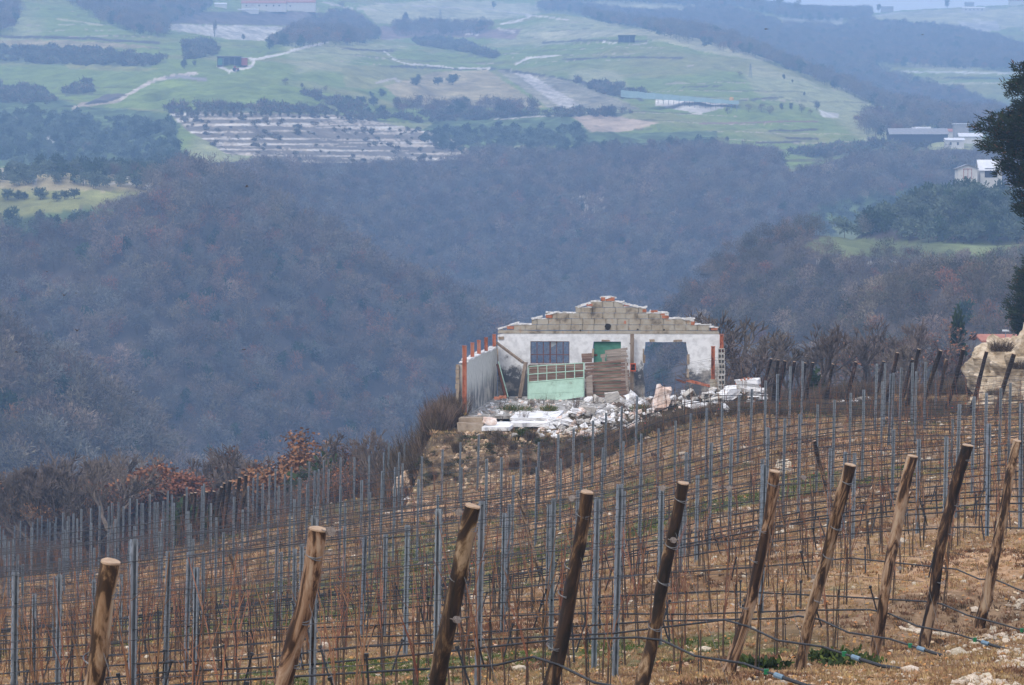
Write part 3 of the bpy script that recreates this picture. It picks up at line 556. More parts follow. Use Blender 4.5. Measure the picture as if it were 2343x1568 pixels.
M['blue'] = mat('blue_plastic', [(.08, .16, .24), (.2, .28, .34)], 9, .5)
M['green'] = mat('green_plastic', [(.01, .12, .05), (.02, .2, .08)], 9, .4)
M['red'] = mat('red_plastic', [(.5, .03, .015), (.65, .06, .03)], 9, .5)
# steel post: C section with hooked flanges, 2.1 m, base at z=0 (+ .35 m in the ground)
def steel_mesh(hooks, H=2.1):
    b = MB(); w, d, t = .029, .036, .0035
    for c, s in (((0, d / 2, (H - .35) / 2), (w * 2, t, H + .35)), ((-w, 0, (H - .35) / 2), (t, d, H + .35)), ((w, 0, (H - .35) / 2), (t, d, H + .35)),
                 ((-w * .75, -d / 2, (H - .35) / 2), (w * .5, t, H + .35)), ((w * .75, -d / 2, (H - .35) / 2), (w * .5, t, H + .35))): b.box(c, s)
    b.box((0, d / 2 + .004, (H - .4) / 2), (w * .7, .006, H + .3))
    if hooks:
        z = .25
        while z < H - .03:
            for sx in (-1, 1): b.box((sx * (w + .005), -.004, z), (.009, .02, .016)); b.box((sx * (w + .010), -.004, z + .012), (.004, .016, .02))
            z += .1
    return b.mesh('steel_post', M['zinc'])
ST_N, ST_F = steel_mesh(True), steel_mesh(False)
T1 = [(5,730),(35,775),(55,840),(105,905),(192,1050),(228,675),(257,1155),(285,725),(352,750),(365,690),(418,645),(465,618),(535,965),(530,650),(553,690),(605,700),(620,635),(665,1090),(695,585),(717,775),(765,625),(815,595),(862,650),(865,890),(907,545),(1008,540),(1012,700),(1050,975),(1108,510),(1200,810),(1210,515),(1240,475),(1280,655),(1322,465),(1370,515),(1345,1270),(1445,425),(1430,890),(1490,735),(1490,885),(1520,435),(1570,480),(1595,480),(1668,380),(1718,470),(1742,470),(1770,795),(1798,660),(1815,455),(1862,340),(1910,385),(1925,475),(1855,1010),(2065,300),(2090,570),(2117,705),(2080,1025),(2140,875),(2180,1190),(2235,290),(2262,265),(2260,1025),(175,1230),(655,1270),(1040,1330),(610,1290),(385,1480),(165,730),(145,870),(740,680)]
T2 = [(115,480),(175,635),(260,790),(370,410),(465,550),(530,290),(580,200),(628,140),(690,260),(750,500),(760,165),(828,100),(862,285),(937,160),(1003,80),(980,800),(988,605),(1040,435),(1083,195),(1100,200),(1175,265),(1200,20),(1260,120),(1305,105),(1292,385),(1285,510),(1270,620),(1365,4),(1410,105),(1550,-28),(1545,295),(1605,465),(1785,225),(1705,-28),(1865,-49),(1880,360),(2005,125),(2078,-187),(2035,-81),(2140,305),(2195,-85),(2258,-187),(1598,740),(1805,830),(2048,820),(2290,725),(838,895),(898,1020),(1040,985),(1120,925),(2155,80)]
T3 = [(30,445),(70,567),(240,745),(285,490),(507,410),(455,915),(708,335),(722,610),(907,245),(1000,520),(475,1070),(935,985),(1170,500),(1297,700),(1383,415),(1580,330),(1555,605),(1790,245),(1825,515),(1965,180),(2050,455),(2180,90),(1200,1120),(1242,1015),(1690,1020),(1740,955),(2005,865),(2225,945)]
T4 = [(57,858),(97,475),(265,398),(285,790),(435,290),(493,705),(677,648),(868,562),(985,910),(1033,482),(1217,420),(1258,805),(1387,365),(1482,740),(1568,285),(1703,210),(1865,118),(1890,635),(2000,45),(2072,540),(2137,-40),(478,1150),(237,1270),(298,1340),(718,1290),(1110,1165),(1830,985),(1845,1050),(0,1410)]
T5 = [(45,350),(22,900),(203,800),(373,752),(545,680),(683,645),(810,375),(903,372),(877,560),(953,480),(985,470),(1067,415),(1192,365),(1227,455),(1323,355),(1435,285),(1663,795),(1828,718),(1960,680),(2105,628),(2205,575),(990,1058),(1605,948),(1257,1158),(1543,1130),(1988,1000),(328,1250),(480,1290),(583,1300),(2336,790)]
WD = {(1,1490,885):88,(1,1855,1010):60,(1,2080,1025):50,(1,2180,1190):60,(1,175,1230):70,(1,655,1270):60,(1,1040,1330):45,(1,1345,1270):40,(1,257,1155):30,(1,385,1480):45,(1,2260,1025):35,(1,610,1290):40,
 (2,1270,620):80,(2,1598,740):35,(2,1805,830):45,(2,2048,820):45,(2,2290,725):52,(2,838,895):38,(2,898,1020):35,(2,1040,985):45,(2,1120,925):50,
 (3,475,1070):70,(3,935,985):72,(3,1200,1120):50,(3,1242,1015):38,(3,1690,1020):42,(3,1740,955):55,(3,2005,865):38,(3,2225,945):50,
 (4,237,1270):65,(4,298,1340):38,(4,718,1290):55,(4,1110,1165):38,(4,1845,1050):50,(4,0,1410):40,(4,1830,985):36,(4,478,1150):32,
 (5,1257,1158):38,(5,1543,1130):43,(5,1988,1000):40,(5,990,1058):32,(5,1605,948):27,(5,328,1250):32,(5,480,1290):36,(5,583,1300):38}     # apparent widths of the nearer posts
tops = []
for n_, L_, x0, y0, s in ((1, T1, 0, 1740, 2.929), (2, T2, 760, 1740, 2.929), (3, T3, 1500, 1560, 2.929), (4, T4, 2260, 1400, 2.929), (5, T5, 3020, 1240, 2.75)):
    for x, y in L_: tops.append(((x0 + x / s) * .6048, (y0 + y / s) * .6048, 455 / (WD[(n_, x, y)] / s * .6048) if (n_, x, y) in WD else 0))
tops.append(((2260 + 935 / 2.929) * .6048, (1740 + 330 / 2.929) * .6048, 50))
def top_hit(u, v, H, d0=44, d1=330):
    D = np.geomspace(d0, d1, 700); p = pt(u, v, 1.0); f = p.z * D - hraw(p.x * D, D) - H; w = np.nonzero((f[:-1] > 0) & (f[1:] <= 0))[0]
    if len(w): return float(D[w[0]])
    return float(D[np.argmin(np.abs(f))])
steel = []
for u0, v0, D0 in tops:
    D = D0 or top_hit(u0, v0, 2.1); g = pt(u0, v0, D); a = g.x / g.y; best = None
    k = round((RN.x * g.x + RN.y * g.y - ROW0) / ROWS)
    for kk in (k, k + 1, k - 1, k + 2, k - 2):
        D2 = row_s(kk) / (RN.x * a + RN.y); q = pt(u0, v0, D2); H = q.z - hs(q.x, q.y); c = abs(H - 2.1) + .1 * abs(kk - k) * (1 if D0 else .6)
        if 1.5 < H < 2.7 and (best is None or c < best[3]): best = (q, H, kk, c)
    if best is None: best = (g, max(1.6, min(2.6, g.z - hs(g.x, g.y))), k)
    steel.append((u0, v0) + best[:3])
# rows continue to the left and right of the frame
lab = {}
def zone(u, D):
    if D < 38: return 'large grey steel post in the foreground'
    if D < 62: return 'mid-sized grey steel post in the nearer vineyard'
    if u < 250: return 'thin grey post beside the left edge'
    if u < 480: return 'thin grey post near the left post cluster'
    if u < 1000: return 'thin grey post left of the ruin'
    if u < 1870: return 'slim grey post below the ruin'
    return 'slim grey post on the right slope'
steel.sort(key=lambda t: t[0]); cnt = {}
for u0, v0, q, H, k in steel:
    z = zone(u0, q.y); cnt[z] = cnt.get(z, 0) + 1
    o = put('steel_post', ST_N if q.y < 62 else ST_F, None, (q.x - .02 * H, q.y, q.z - H), rot=(random.uniform(-.02, .02), .02 + random.uniform(-.008, .008), random.uniform(-.5, .5)))
    o.scale = (1, 1, H / 2.1) if q.y < 90 else (1.15, 1.15, H / 2.1)
    tag(o, '%s, %s of these from the left' % (z, nth(cnt[z])), 'post', 'galvanised steel posts of the vineyard rows')
# ---- wooden end posts
def wood_mesh(L_, r, seed, n=12, rings=16, dark=False):
    rd = random.Random(seed); b = MB(); vs = []; ph = [rd.uniform(0, 6) for _ in range(6)]
    knots = [(rd.uniform(.1, .9) * L_, rd.uniform(0, 6.3), rd.uniform(.1, .26)) for _ in range(5)]
    for i in range(rings):
        z = L_ * i / (rings - 1); bx = .035 * math.sin(z * 1.9 + ph[0]) + .012 * math.sin(z * 6 + ph[4]); by = .03 * math.sin(z * 1.6 + ph[1])
        bx -= .035 * math.sin(ph[0]) + .012 * math.sin(ph[4]) ; by -= .03 * math.sin(ph[1]); tz = z / L_; bx -= tz * (.035 * (math.sin(L_ * 1.9 + ph[0]) - math.sin(ph[0])) + .012 * (math.sin(L_ * 6 + ph[4]) - math.sin(ph[4]))); by -= tz * .03 * (math.sin(L_ * 1.6 + ph[1]) - math.sin(ph[1]))
        for j in range(n):
            a = 2 * math.pi * j / n; rr = r * (1.1 - .16 * z / L_) * (1 + .09 * math.sin(2 * a + ph[2] + z * 1.3) + .06 * math.sin(3 * a + z * 3 + ph[3]) + rd.uniform(-.035, .035))
            for kz, ka, ks in knots: rr *= 1 + ks * math.exp(-((z - kz) / .06) ** 2 - (((a - ka + math.pi) % (2 * math.pi) - math.pi) / .7) ** 2)
            vs.append((bx + rr * math.cos(a), by + rr * math.sin(a), z))
    fs = [(i * n + j, i * n + (j + 1) % n, (i + 1) * n + (j + 1) % n, (i + 1) * n + j) for i in range(rings - 1) for j in range(n)]
    b.add(vs, fs + [tuple(range(n))[::-1]]); me = b.mesh('wooden_post', M['wood_dark'] if dark else M['wood'])
    me.polygons.foreach_set('use_smooth', [True] * len(me.polygons))
    c = MB(); top = vs[-n:]; cx = sum(p[0] for p in top) / n; cy = sum(p[1] for p in top) / n
    c.add([(cx + (x - cx) * .99, cy + (y - cy) * .99, z + .002) for x, y, z in top] + [(cx + (x - cx) * .97, cy + (y - cy) * .97, z + .012) for x, y, z in top] , [tuple(range(n, 2 * n))] + [(j, (j + 1) % n, (j + 1) % n + n, j + n) for j in range(n)])
    return me, c.mesh('cut_top', M['cut']), (cx, cy)
def loop_mesh(r):
    b = MB(); n = 18; k = 5; vs = []
    for w in range(2):
        n0 = len(b.v); vs = []
        for i in range(n):
            a = 2 * math.pi * i / n; zz = .016 * math.sin(a + w) + w * .014
            for j in range(k):
                t = 2 * math.pi * j / k; vs.append(((r + .0035 * math.cos(t)) * math.cos(a), (r + .0035 * math.cos(t)) * math.sin(a), zz + .0035 * math.sin(t)))
        b.add(vs, [(i * k + j, ((i + 1) % n) * k + j, ((i + 1) % n) * k + (j + 1) % k, i * k + (j + 1) % k) for i in range(n) for j in range(k)])
    return b.mesh('wire_loop', M['wire_pale'])
def lean_rot(base, top):
    d = (Vector(top) - Vector(base)); return d.to_track_quat('Z', 'Y').to_euler(), d.length
WPL = ['stout honey-coloured wooden end post, leftmost in the foreground', 'pale split wooden end post with a white cut top, second from the left', 'wooden end post, dark above and bare wood below, left of centre',
       'knotty brown wooden end post with mossy bark just right of centre', 'slim dark-barked wooden end post, fifth from the left in the foreground', 'wooden end post with pale top and blackened middle, sixth from the left',
       'wooden end post, pale above and dark brown below, seventh from the left', 'crooked knotted wooden end post with a torn branch stub', 'very dark wooden end post with wider middle near the right edge', 'slender forked wooden end post close to the right edge', 'wooden end post cut off by the right edge of the picture']
near = [((252, 1288), (200, 1568), .05, 0), ((727, 1213), (655, 1568), .050, 0), ((1080, 1160), (990, 1568), .05, 1), ((1342, 1128), (1245, 1568), .052, 1), ((1563, 1107), (1468, 1568), .051, 1), ((1772, 1080), (1660, 1558), .052, 0),
        ((1945, 1065), (1835, 1510), .054, 0), ((2087, 1045), (2000, 1472), .055, 0), ((2213, 1020), (2117, 1465), .062, 1), ((2327, 1010), (2241, 1424), .055, 0), ((2432, 992), (2338, 1365), .055, 1)]
ENDS = {}
for k, ((ut, vt), (ub, vb), r, dk) in enumerate(near):
    s = row_s(k); sl = (ub - ut) / (vb - vt)
    # foot: on the row line, on the ground, along the post's drawn axis
    best = None
    for vv_ in np.arange(vb - 60, vb + 700, 2.0):
        uu_ = ut + sl * (vv_ - vt); p1 = pt(uu_, vv_, 1.0); D = s / (RN.x * p1.x + RN.y); e = abs(p1.z * D - hs(p1.x * D, D))
        if best is None or e < best[0]: best = (e, p1 * D)
    B = best[1]
    # top: on the same row's vertical plane
    p1 = pt(ut, vt, 1.0); D = s / (RN.x * p1.x + RN.y); T = p1 * D; B = Vector((B.x, B.y, hs(B.x, B.y)))
    rot, L_ = lean_rot(B, T); off = .3; B2 = B - (T - B).normalized() * off
    me, cut, (cx, cy) = wood_mesh(L_ + off, r * 1.1, 100 + k, 16, 34, dk)
    o = put('wooden_end_post', me, None, B2, rot=rot); tag(o, WPL[k], 'post', 'wooden end posts of the near rows')
    put('cut_top', cut, o)
    lm = loop_mesh(r * 1.1)
    for h in (.93, .72, .58, .36): q = put('wire_loop', lm, o, (.01, 0, off + L_ * h + random.uniform(-.04, .04)))
    ax = MB(); dirr = Vector((-RR.x, -RR.y, 0)); A = B + dirr * 1.0; A.z = hs(A.x, A.y); inv = Matrix.LocRotScale(B2, rot.to_quaternion(), None).inverted()
    ax.tube([inv @ (B + (T - B) * .8), inv @ A], .0022, 4); ax.build('guy_wire', M['wire_pale'], o)
    if k == 7:
        sb = MB(); sb.tube([(.03, 0, off + L_ * .74), (.1, .01, off + L_ * .76), (.14, .0, off + L_ * .83)], [.03, .018, .006], 6); sb.build('branch_stub', M['wood'], o)
    ENDS[k] = (B, T)
# ---- far wooden posts
A_ = [(1027,262,880,860),(1250,225,1095,890),(1478,240,1285,900),(1712,228,1525,920),(1955,250,1780,910),(2240,275,2070,920)]
B_ = [(597,358,480,880),(357,380,235,890),(885,352,755,830),(1185,330,1070,830),(1535,330,1420,780),(1895,335,1740,800),(150,365,60,700),(65,368,-20,700)]
B7 = [(620,285,552,520),(668,293,610,520),(715,300,655,520),(780,305,715,520)]
farw = [((3020 + a / 2.75) * .6048, (1240 + b / 2.75) * .6048, (3020 + c / 2.75) * .6048, (1240 + d / 2.75) * .6048, 0) for a, b, c, d in A_]
farw += [((3020 + a / 2.75) * .6048, (1240 + b / 2.75) * .6048, (3020 + c / 2.75) * .6048, (1240 + d / 2.75) * .6048, 1) for a, b, c, d in B_]
farw += [((2572 + a / 1.802) * .6048, (1200 + b / 1.802) * .6048, (2572 + c / 1.802) * .6048, (1200 + d / 1.802) * .6048, 1) for a, b, c, d in B7]
LW = [(0, 2052, 392), (0, 2122, 370), (0, 2165, 365), (760, 23, 350), (760, 65, 357), (760, 145, 350), (760, 228, 303), (760, 258, 260), (760, 325, 237), (760, 427, 195), (760, 497, 172)]
farw += [((x0 + x / 2.929) * .6048, (1740 + y / 2.929) * .6048, (x0 + (x - 95) / 2.929) * .6048, (1740 + (y + 620) / 2.929) * .6048, 2) for x0, x, y in LW]
_wd = M['wood_dark']; M['wood_dark'] = mat('far_dark_wood', [(.01, .007, .006), (.03, .018, .012), (.09, .05, .028), (.25, .17, .1)], 3.5, .9, 8, stretch=(1.8, 1.8, .5), pos=[.38, .54, .62, .72], rnd=.2); wv = [wood_mesh(2.75, .074, 300 + i, 9, 12, True) for i in range(5)]; M['wood_dark'] = _wd
far_end = []; farw.sort(); cA = {0: 0, 1: 0, 2: 0}
nmz = {0: 'larger leaning wooden post on the right slope', 1: 'thin leaning wooden post behind the right-hand vines', 2: 'leaning wooden post in the left slope cluster'}
tot = {0: 'of six', 1: 'of them', 2: 'in it'}
for i, (ut, vt, ub, vb, z) in enumerate(farw):
    D = {0: 106, 1: 122, 2: 121}[z] + (i % 3) * .8 * (z > 0)
    if z == 0:
        g = hit(ub, vb, 60, 200); D = min(max(g.y, 98), 112) if g else D
    T = pt(ut, vt, D); px_m = F / D; lat = (ub - ut) / px_m
    Bz = hs(T.x + lat, D); B = Vector((T.x + lat, D + (abs(lat) * .5), Bz)); 
    if T.z - Bz < 1.9: B.z = T.z - 2.2
    if T.z - Bz > 2.7: B.z = T.z - 2.6
    rot, L_ = lean_rot(B, T); me, cut, _ = wv[i % 5]; B2 = B - (T - B).normalized() * max(.2, 2.75 - L_)
    cA[z] += 1; o = put('wooden_end_post', me, None, B2, rot=rot); o.scale = (1, 1, (T - B2).length / 2.75)
    tag(o, '%s, %s from the left %s' % (nmz[z], nth(cA[z]), tot[z]), 'post', {0: 'larger wooden end posts on the right slope', 1: 'thin wooden end posts on the right slope', 2: 'wooden end posts clustered on the left slope'}[z])
    put('cut_top', cut, o); far_end.append((B, T, z))
# leaning stakes (props leaning the other way)
for n_, ((ut, vt), (ub, vb), D, r, lb) in enumerate([((517, 1243), (556, 1385), 78, .05, 'pale old wooden stake leaning left among the vines on the left'), ((1183, 1125), (1245, 1335), 62, .045, 'grey weathered stake leaning left between two wooden end posts at centre'),
                                   ((1862, 1010), (1900, 1150), 66, .05, 'dark forked stake leaning left behind the pale-topped wooden post')]):
    g = hit(ub, vb, 20, 200); D = g.y if g else D
    B = pt(ub, vb, D); T = pt(ut, vt, D - .2); rot, L_ = lean_rot(B, T); me, cut, _ = wood_mesh(L_ + .2, r, 500 + n_, 9, 12, n_ == 2)
    o = put('leaning_stake', me, None, B - (T - B).normalized() * .2, rot=rot); tag(o, lb, 'stake'); put('cut_top', cut, o)
# ---- rows: wires, irrigation pipes, vines
rows = {}
for u0, v0, q, H, k in steel: rows.setdefault(k, []).append(-(RR.x * q.x + RR.y * q.y))   # t increases to the right
def rowpt(k, t):
    s = row_s(k); return Vector((RN.x * s - RR.x * t, RN.y * s - RR.y * t))
def t_at_a(k, a):                          # t where the row crosses azimuth X/Y = a
    s = row_s(k); return (RN.x * s - a * RN.y * s) / (RR.x - a * RR.y)
PIPE_H = .62; drip = MB(); drip.tube([(0, 0, -.19), (0, 0, .14)], .010, 6); drip.box((0, 0, .145), (.035, .026, .026)); DRIP = drip.mesh('dripper', M['pipe'])
vine_slots = []
for k in range(0, 52):
    tl, tr = t_at_a(k, -.185), t_at_a(k, .185)
    lo = tl
    if k in ENDS: hi = -(RR.x * ENDS[k][0].x + RR.y * ENDS[k][0].y)
    else: hi = tr
    if k > 30:                                # far rows: only where steel posts stand
        ts = rows.get(k, [])
        if len(ts) < 2: continue
        lo, hi = min(ts) - 5, max(ts) + (3 if k < 40 else 1.5)
        p = rowpt(k, lo)
    t = np.arange(lo, hi, 1.6); t = np.append(t, hi); Pm = np.array([rowpt(k, x) for x in t]); Z = hraw(Pm[:, 0], Pm[:, 1])
    # the ruin stands on its own terrace: rows stop before it
    lx = (Pm[:, 0] - RO[0]) * RL.x + (Pm[:, 1] - RO[1]) * RL.y; ly = (Pm[:, 0] - RO[0]) * RD.x + (Pm[:, 1] - RO[1]) * RD.y
    ok = ~((lx > -3) & (ly > -11.5) & (lx < 22)) & (Pm[:, 1] < 230)
    if ok.sum() < 4: continue
    segs = np.split(np.nonzero(ok)[0], np.nonzero(np.diff(np.nonzero(ok)[0]) > 1)[0] + 1); segs = [s_ for s_ in segs if len(s_) > 3]
    rd_ = ('the row ending at the %s wooden post from the left' % nth(k + 1)) if k in ENDS and k < 10 else 'the %s row behind the near wooden posts' % nth(k - 9)
    w = thing('row_wires', 'taut wires of ' + rd_, 'trellis wires', (*Pm[segs[0][0]], float(Z[segs[0][0]])), group='trellis wires of the vineyard rows'); O = Vector(w.location)
    for h in (.85, 1.15, 1.45, 1.75, 2.0):
        for sg in segs: b = MB(); b.tube([Vector((*Pm[i], Z[i] + h + .015 * math.sin(i * 1.3 + h * 9))) - O for i in sg], .0033 if k < 12 else .0037, 3, cap=False); b.build('wire', M['wire'], w)
    pp = []
    b = MB()
    for sg in segs:
        line = [Vector((*Pm[i], Z[i] + PIPE_H + .025 * math.sin(i * 2.1 + k))) - O for i in sg]
        if k in ENDS and sg[-1] == len(t) - 1:
            E = Vector((*Pm[sg[-1]], Z[sg[-1]])) - O; dr = Vector((-RR.x, -RR.y, 0)); gz_ = lambda d: hs(*(Vector((O.x, O.y)) + Vector((E.x, E.y)) + Vector((dr.x, dr.y)) * d)) - O.z
            line += [E + dr * .25 + Vector((0, 0, PIPE_H - .02)), E + dr * .6 + Vector((0, 0, PIPE_H - .13)), Vector(((E + dr * 1.1).x, (E + dr * 1.1).y, gz_(1.1) + .30)), Vector(((E + dr * 1.7).x, (E + dr * 1.7).y, gz_(1.7) + .08)), Vector(((E + dr * 2.2).x, (E + dr * 2.2).y, gz_(2.2) - .03))]
            pp = line[-4:]
        b.tube(line, .0105 if k < 12 else .0125, 6 if k < 12 else 4, cap=False)
    pi = b.build('irrigation_pipe', M['pipe'], None, loc=O); tag(pi, 'black irrigation pipe along ' + rd_, 'pipe', 'irrigation pipes of the rows')
    if pp:
        a_, b_ = pp[1], pp[2]; d = (b_ - a_)
        q = MB(); q.tube([a_ + d * .52, a_ + d * .66], .024, 8); q.build('blue_connector', M['blue'], pi)
        q = MB(); q.box(a_ + d * .38, (.04, .03, .045)); q.build('green_clip', M['green'], pi)
        q = MB(); q.tube([a_ + d * .68, b_ + (pp[3] - b_) * .05], .017, 7); q.tube([b_ + (pp[3] - b_) * .08, b_ + (pp[3] - b_) * .95], .019, 7); q.build('pipe_end', M['pipe'], pi)
    if k < 15:
        x = hi - .7
        while x > max(lo, hi - 26):
            p = rowpt(k, x); a = p.x / p.y
            if abs(a) < .175: put('dripper', DRIP, pi, Vector((p.x, p.y, hs(p.x, p.y) + PIPE_H)) - O, rot=(random.uniform(-.3, .3), random.uniform(-.35, .35), 0))
            x -= random.uniform(.85, 1.15)
    x = hi - .55; j = 0
    while x > lo:
        p = rowpt(k, x); j += 1
        l1 = (p.x - RO[0]) * RL.x + (p.y - RO[1]) * RL.y; l2 = (p.x - RO[0]) * RD.x + (p.y - RO[1]) * RD.y
        if abs(p.x / p.y) < .18 and not (l1 > -2.5 and l2 > -11 and l1 < 22) and p.y < 215:
            z = hs(p.x, p.y); u_, v_ = pix(p.x, p.y, z + 1.2); vine_slots.append((p.y, p.x, p.y, z, k, j, float(u_), float(v_)))
        x -= random.uniform(.6, .85)
def vine_mesh(seed, far=False):
    r = random.Random(seed); b = MB(); c = 1.0
    h0 = r.uniform(.55, .8); tx = r.uniform(-.06, .06); n = 5 if not far else 3
    b.tube([(0, 0, -.1), (tx * .4, .01, h0 * .4), (tx, 0, h0)], [.014 * c, .012 * c, .010 * c], n, 1, cap=False)
    for i in range(r.choice((2, 3, 3, 4))):
        a = r.uniform(-.45, .45); L_ = r.uniform(.35, 1.15); dx = a; k = r.uniform(-.15, .15)
        st = (tx, 0, h0 - r.uniform(0, .3)); b.tube([st, (tx + dx * .5 * L_ * .6, k * .3, st[2] + L_ * .5), (tx + dx * L_ * .7, k, st[2] + L_)], [.0065 * c, .005 * c, .003 * c], n if not far else 3, 0, cap=False)
        if r.random() < .6:
            m_ = st[2] + L_ * r.uniform(.4, .8); b.tube([(tx + dx * .3 * L_, k * .3, m_), (tx + dx * .3 * L_ + r.uniform(-.2, .2), k * .3 + .03, m_ + .14)], [.003 * c, .002], 3, 0, cap=False)
    b.tube([(.05, 0, -.1), (.05 + r.uniform(-.03, .03), 0, r.uniform(.8, 1.3))], .0055 * c, n, 2 if r.random() < .5 else 1, cap=False)
    if r.random() < .12: b.box((.05, 0, r.uniform(.5, 1.0)), (.02, .02, .02), mi=3)
    return b.mesh('young_vine', M['cane'], M['trunk'], M['pipe'], M['red'])
VM = [vine_mesh(i) for i in range(10)]; VF = [vine_mesh(100 + i, True) for i in range(8)]
vis_v = [s for s in vine_slots if -30 < s[6] < 2372 and s[7] < 1600]
vis_v.sort(); nearv, rest = vis_v[:300], vis_v[300:]
for D, x, y, z, k, j, u_, v_ in nearv:
    o = put('young_vine', random.choice(VM), None, (x, y, z), rot=(0, random.uniform(-.06, .06), math.atan2(RR.y, RR.x) + random.choice((0, math.pi)))); s = random.uniform(.85, 1.12); o.scale = (s, s, s)
    rd_ = ('the row ending at the %s wooden post' % nth(k + 1)) if k < 10 else 'the %s row behind the near posts' % nth(k - 9)
    tag(o, 'bare young vine, %s from right in %s' % (nth(j), rd_), 'vine', 'young vines of the nearer rows')
rp = np.array([(s[1], s[2], s[3]) for s in rest]); scatter('far_young_vines', rp, RNG.uniform(.85, 1.15, len(rp)), VF, 'many more bare young vines with red-brown canes on the farther rows', 'vines', .1, zrot=np.full(len(rp), math.atan2(RR.y, RR.x)))
# ---- wire tensioner reels hanging near the end posts
M['reel'] = mat('dusty_reel', [(.1, .085, .075), (.22, .19, .17), (.3, .27, .25)], 40, .8)
def reel():
    b = MB(); b.tube([(0, -.02, 0), (0, .02, 0)], .03, 10); b.tube([(0, -.026, 0), (0, -.02, 0)], .042, 10); b.tube([(0, .02, 0), (0, .026, 0)], .042, 10); b.tube([(-.09, 0, .02), (-.03, 0, 0)], .005, 4); b.tube([(.03, 0, 0), (.1, 0, .01)], .005, 4)
    return b.mesh('wire_tensioner', M['reel'])
RE = reel()
for n_, (u0, v0, D) in enumerate([(756, 1216, 16.8), (1050, 1172, 21), (1310, 1140, 23), (1516, 1117, 25.5), (1668, 1117, 28), (1837, 1093, 30.5), (1045, 1418, 20.6), (1540, 1236, 26), (1860, 1320, 32), (2058, 1300, 36)]):
    o = put('wire_tensioner', RE, None, pt(u0, v0, D), rz=random.uniform(-.6, .6)); o.scale = (.6,) * 3
    tag(o, 'small grey wire tensioner reel on a trellis wire, %s from the left' % nth(1 + [756, 1045, 1050, 1310, 1516, 1540, 1668, 1837, 1860, 2058].index(u0)), 'wire tensioner', 'wire tensioner reels')
# ---- grass, stones
def tuft(seed, n=13, h=.13, spread=.1, mats=None):
    r = random.Random(seed); b = MB(); h *= .62
    for i in range(n):
        a = r.uniform(0, 6.28); d = r.uniform(0, spread); x, y = d * math.cos(a), d * math.sin(a); H = h * r.uniform(.4, 1.2); w = .006 + .004 * r.random(); e = r.uniform(0, 6.28); q = r.uniform(.1, .8) * H
        c, s = math.cos(e) * w, math.sin(e) * w; ox, oy = math.cos(a) * q, math.sin(a) * q
        b.add([(x - c, y - s, -.01), (x + c, y + s, -.01), (x + ox * .4 + c, y + oy * .4 + s, H * .65), (x + ox, y + oy, H)], [(0, 1, 2, 3)], 0)
    return b.mesh('tuft', mats)
M['straw'] = leafmat('dry_grass', (.27, .165, .08), (.45, .31, .17), .35); M['rust_grass'] = leafmat('rusty_weeds', (.12, .065, .04), (.26, .15, .09), .3)
M['grass'] = leafmat('green_grass', (.05, .085, .02), (.12, .15, .04), .3); M['brush'] = leafmat('dark_brush', (.05, .035, .025), (.12, .08, .055), .3)
def field_pts(n, D0, D1, amax=.185):
    D = D0 * (D1 / D0) ** RNG.random(n) ; a = RNG.uniform(-amax, amax, n)
    # density falls off as 1/D so the far grass is not wasted
    X, Y = a * D, D; return X, Y, hgt(X, Y)
X, Y, Z = field_pts(85000, 14, 128); lx = (X - RO[0]) * RL.x + (Y - RO[1]) * RL.y; ly = (X - RO[0]) * RD.x + (Y - RO[1]) * RD.y
out = ~((lx > -1) & (ly > -6) & (lx < 16)); w3 = fbm(X / 19 + 5, Y / 19, 3) + .35 * fbm(X / 1.3 + 9, Y / 1.3, 3); w1 = fbm(X / 2.3, Y / 2.3, 3)
ug, vg = pix(X, Y, Z); out &= ~((ug > 700) & (ug < 1700) & (Y > 118) & (lx < -1)) 
gr = out & ((w3 > 1.25) | (w1 > 2.0)); st = out & ~gr & (w1 > -1.1); ru = out & ~gr & ~st
G_ = lambda m, lo, hi: RNG.uniform(lo, hi, int(m.sum())) * (.55 + .9 * sstep(40, 110, Y[m]))
P3 = np.column_stack([X, Y, Z])
scatter('dry_grass', P3[st], G_(st, .6, 1.3), [tuft(i, 14, .12, .12, M['straw']) for i in range(4)] + [tuft(9, 10, .1, .1, M['rust_grass'])], 'short dry straw-coloured grass between the vine rows', 'grass', .3)
scatter('green_weeds', P3[gr], G_(gr, .6, 1.2), [tuft(20 + i, 16, .1, .13, M['grass']) for i in range(3)] + [tuft(29, 12, .1, .1, M['straw'])], 'patches of low green weeds between the vine rows', 'weeds', .3)
scatter('rusty_weeds', P3[ru], G_(ru, .7, 1.5), [tuft(40 + i, 14, .13, .12, M['rust_grass']) for i in range(3)] + [tuft(48, 12, .12, .1, M['brush'])], 'rusty brown dead weeds between the vine rows', 'weeds', .3)
M['lime'] = mat('limestone', [(.32, .24, .16), (.5, .42, .32), (.66, .6, .5)], 6, .9, bump=.4, rnd=.2)
def stone(seed, mt, e=.35):
    r = random.Random(seed); bm = bmesh.new(); bmesh.ops.create_icosphere(bm, subdivisions=1, radius=1)
    for v in bm.verts: v.co *= r.uniform(1 - e, 1 + e * .5); v.co.z *= .62
    me = bpy.data.meshes.new('stone'); bm.to_mesh(me); bm.free(); me.materials.append(mt); return me
SM = [stone(i, M['lime']) for i in range(5)]
n = 60000; D = 15 * (128 / 15) ** RNG.random(n); a = RNG.uniform(-.185, .185, n); X, Y = a * D, D; s_ = RN.x * X + RN.y * Y; Z = hgt(X, Y)
band = np.abs(((s_ - ROW0) / ROWS) % 1 - .5)               # 0 in the middle of the lane
dens = .07 + .4 * sstep(.3, 1.2, fbm(X / 7 + 3, Y / 7, 3)) * (band < .28) + .6 * sstep(.2, 1.1, fbm(X / 12, Y / 12 + 9, 2)) * (a > .05) * (band < .3) * (Y > 45)
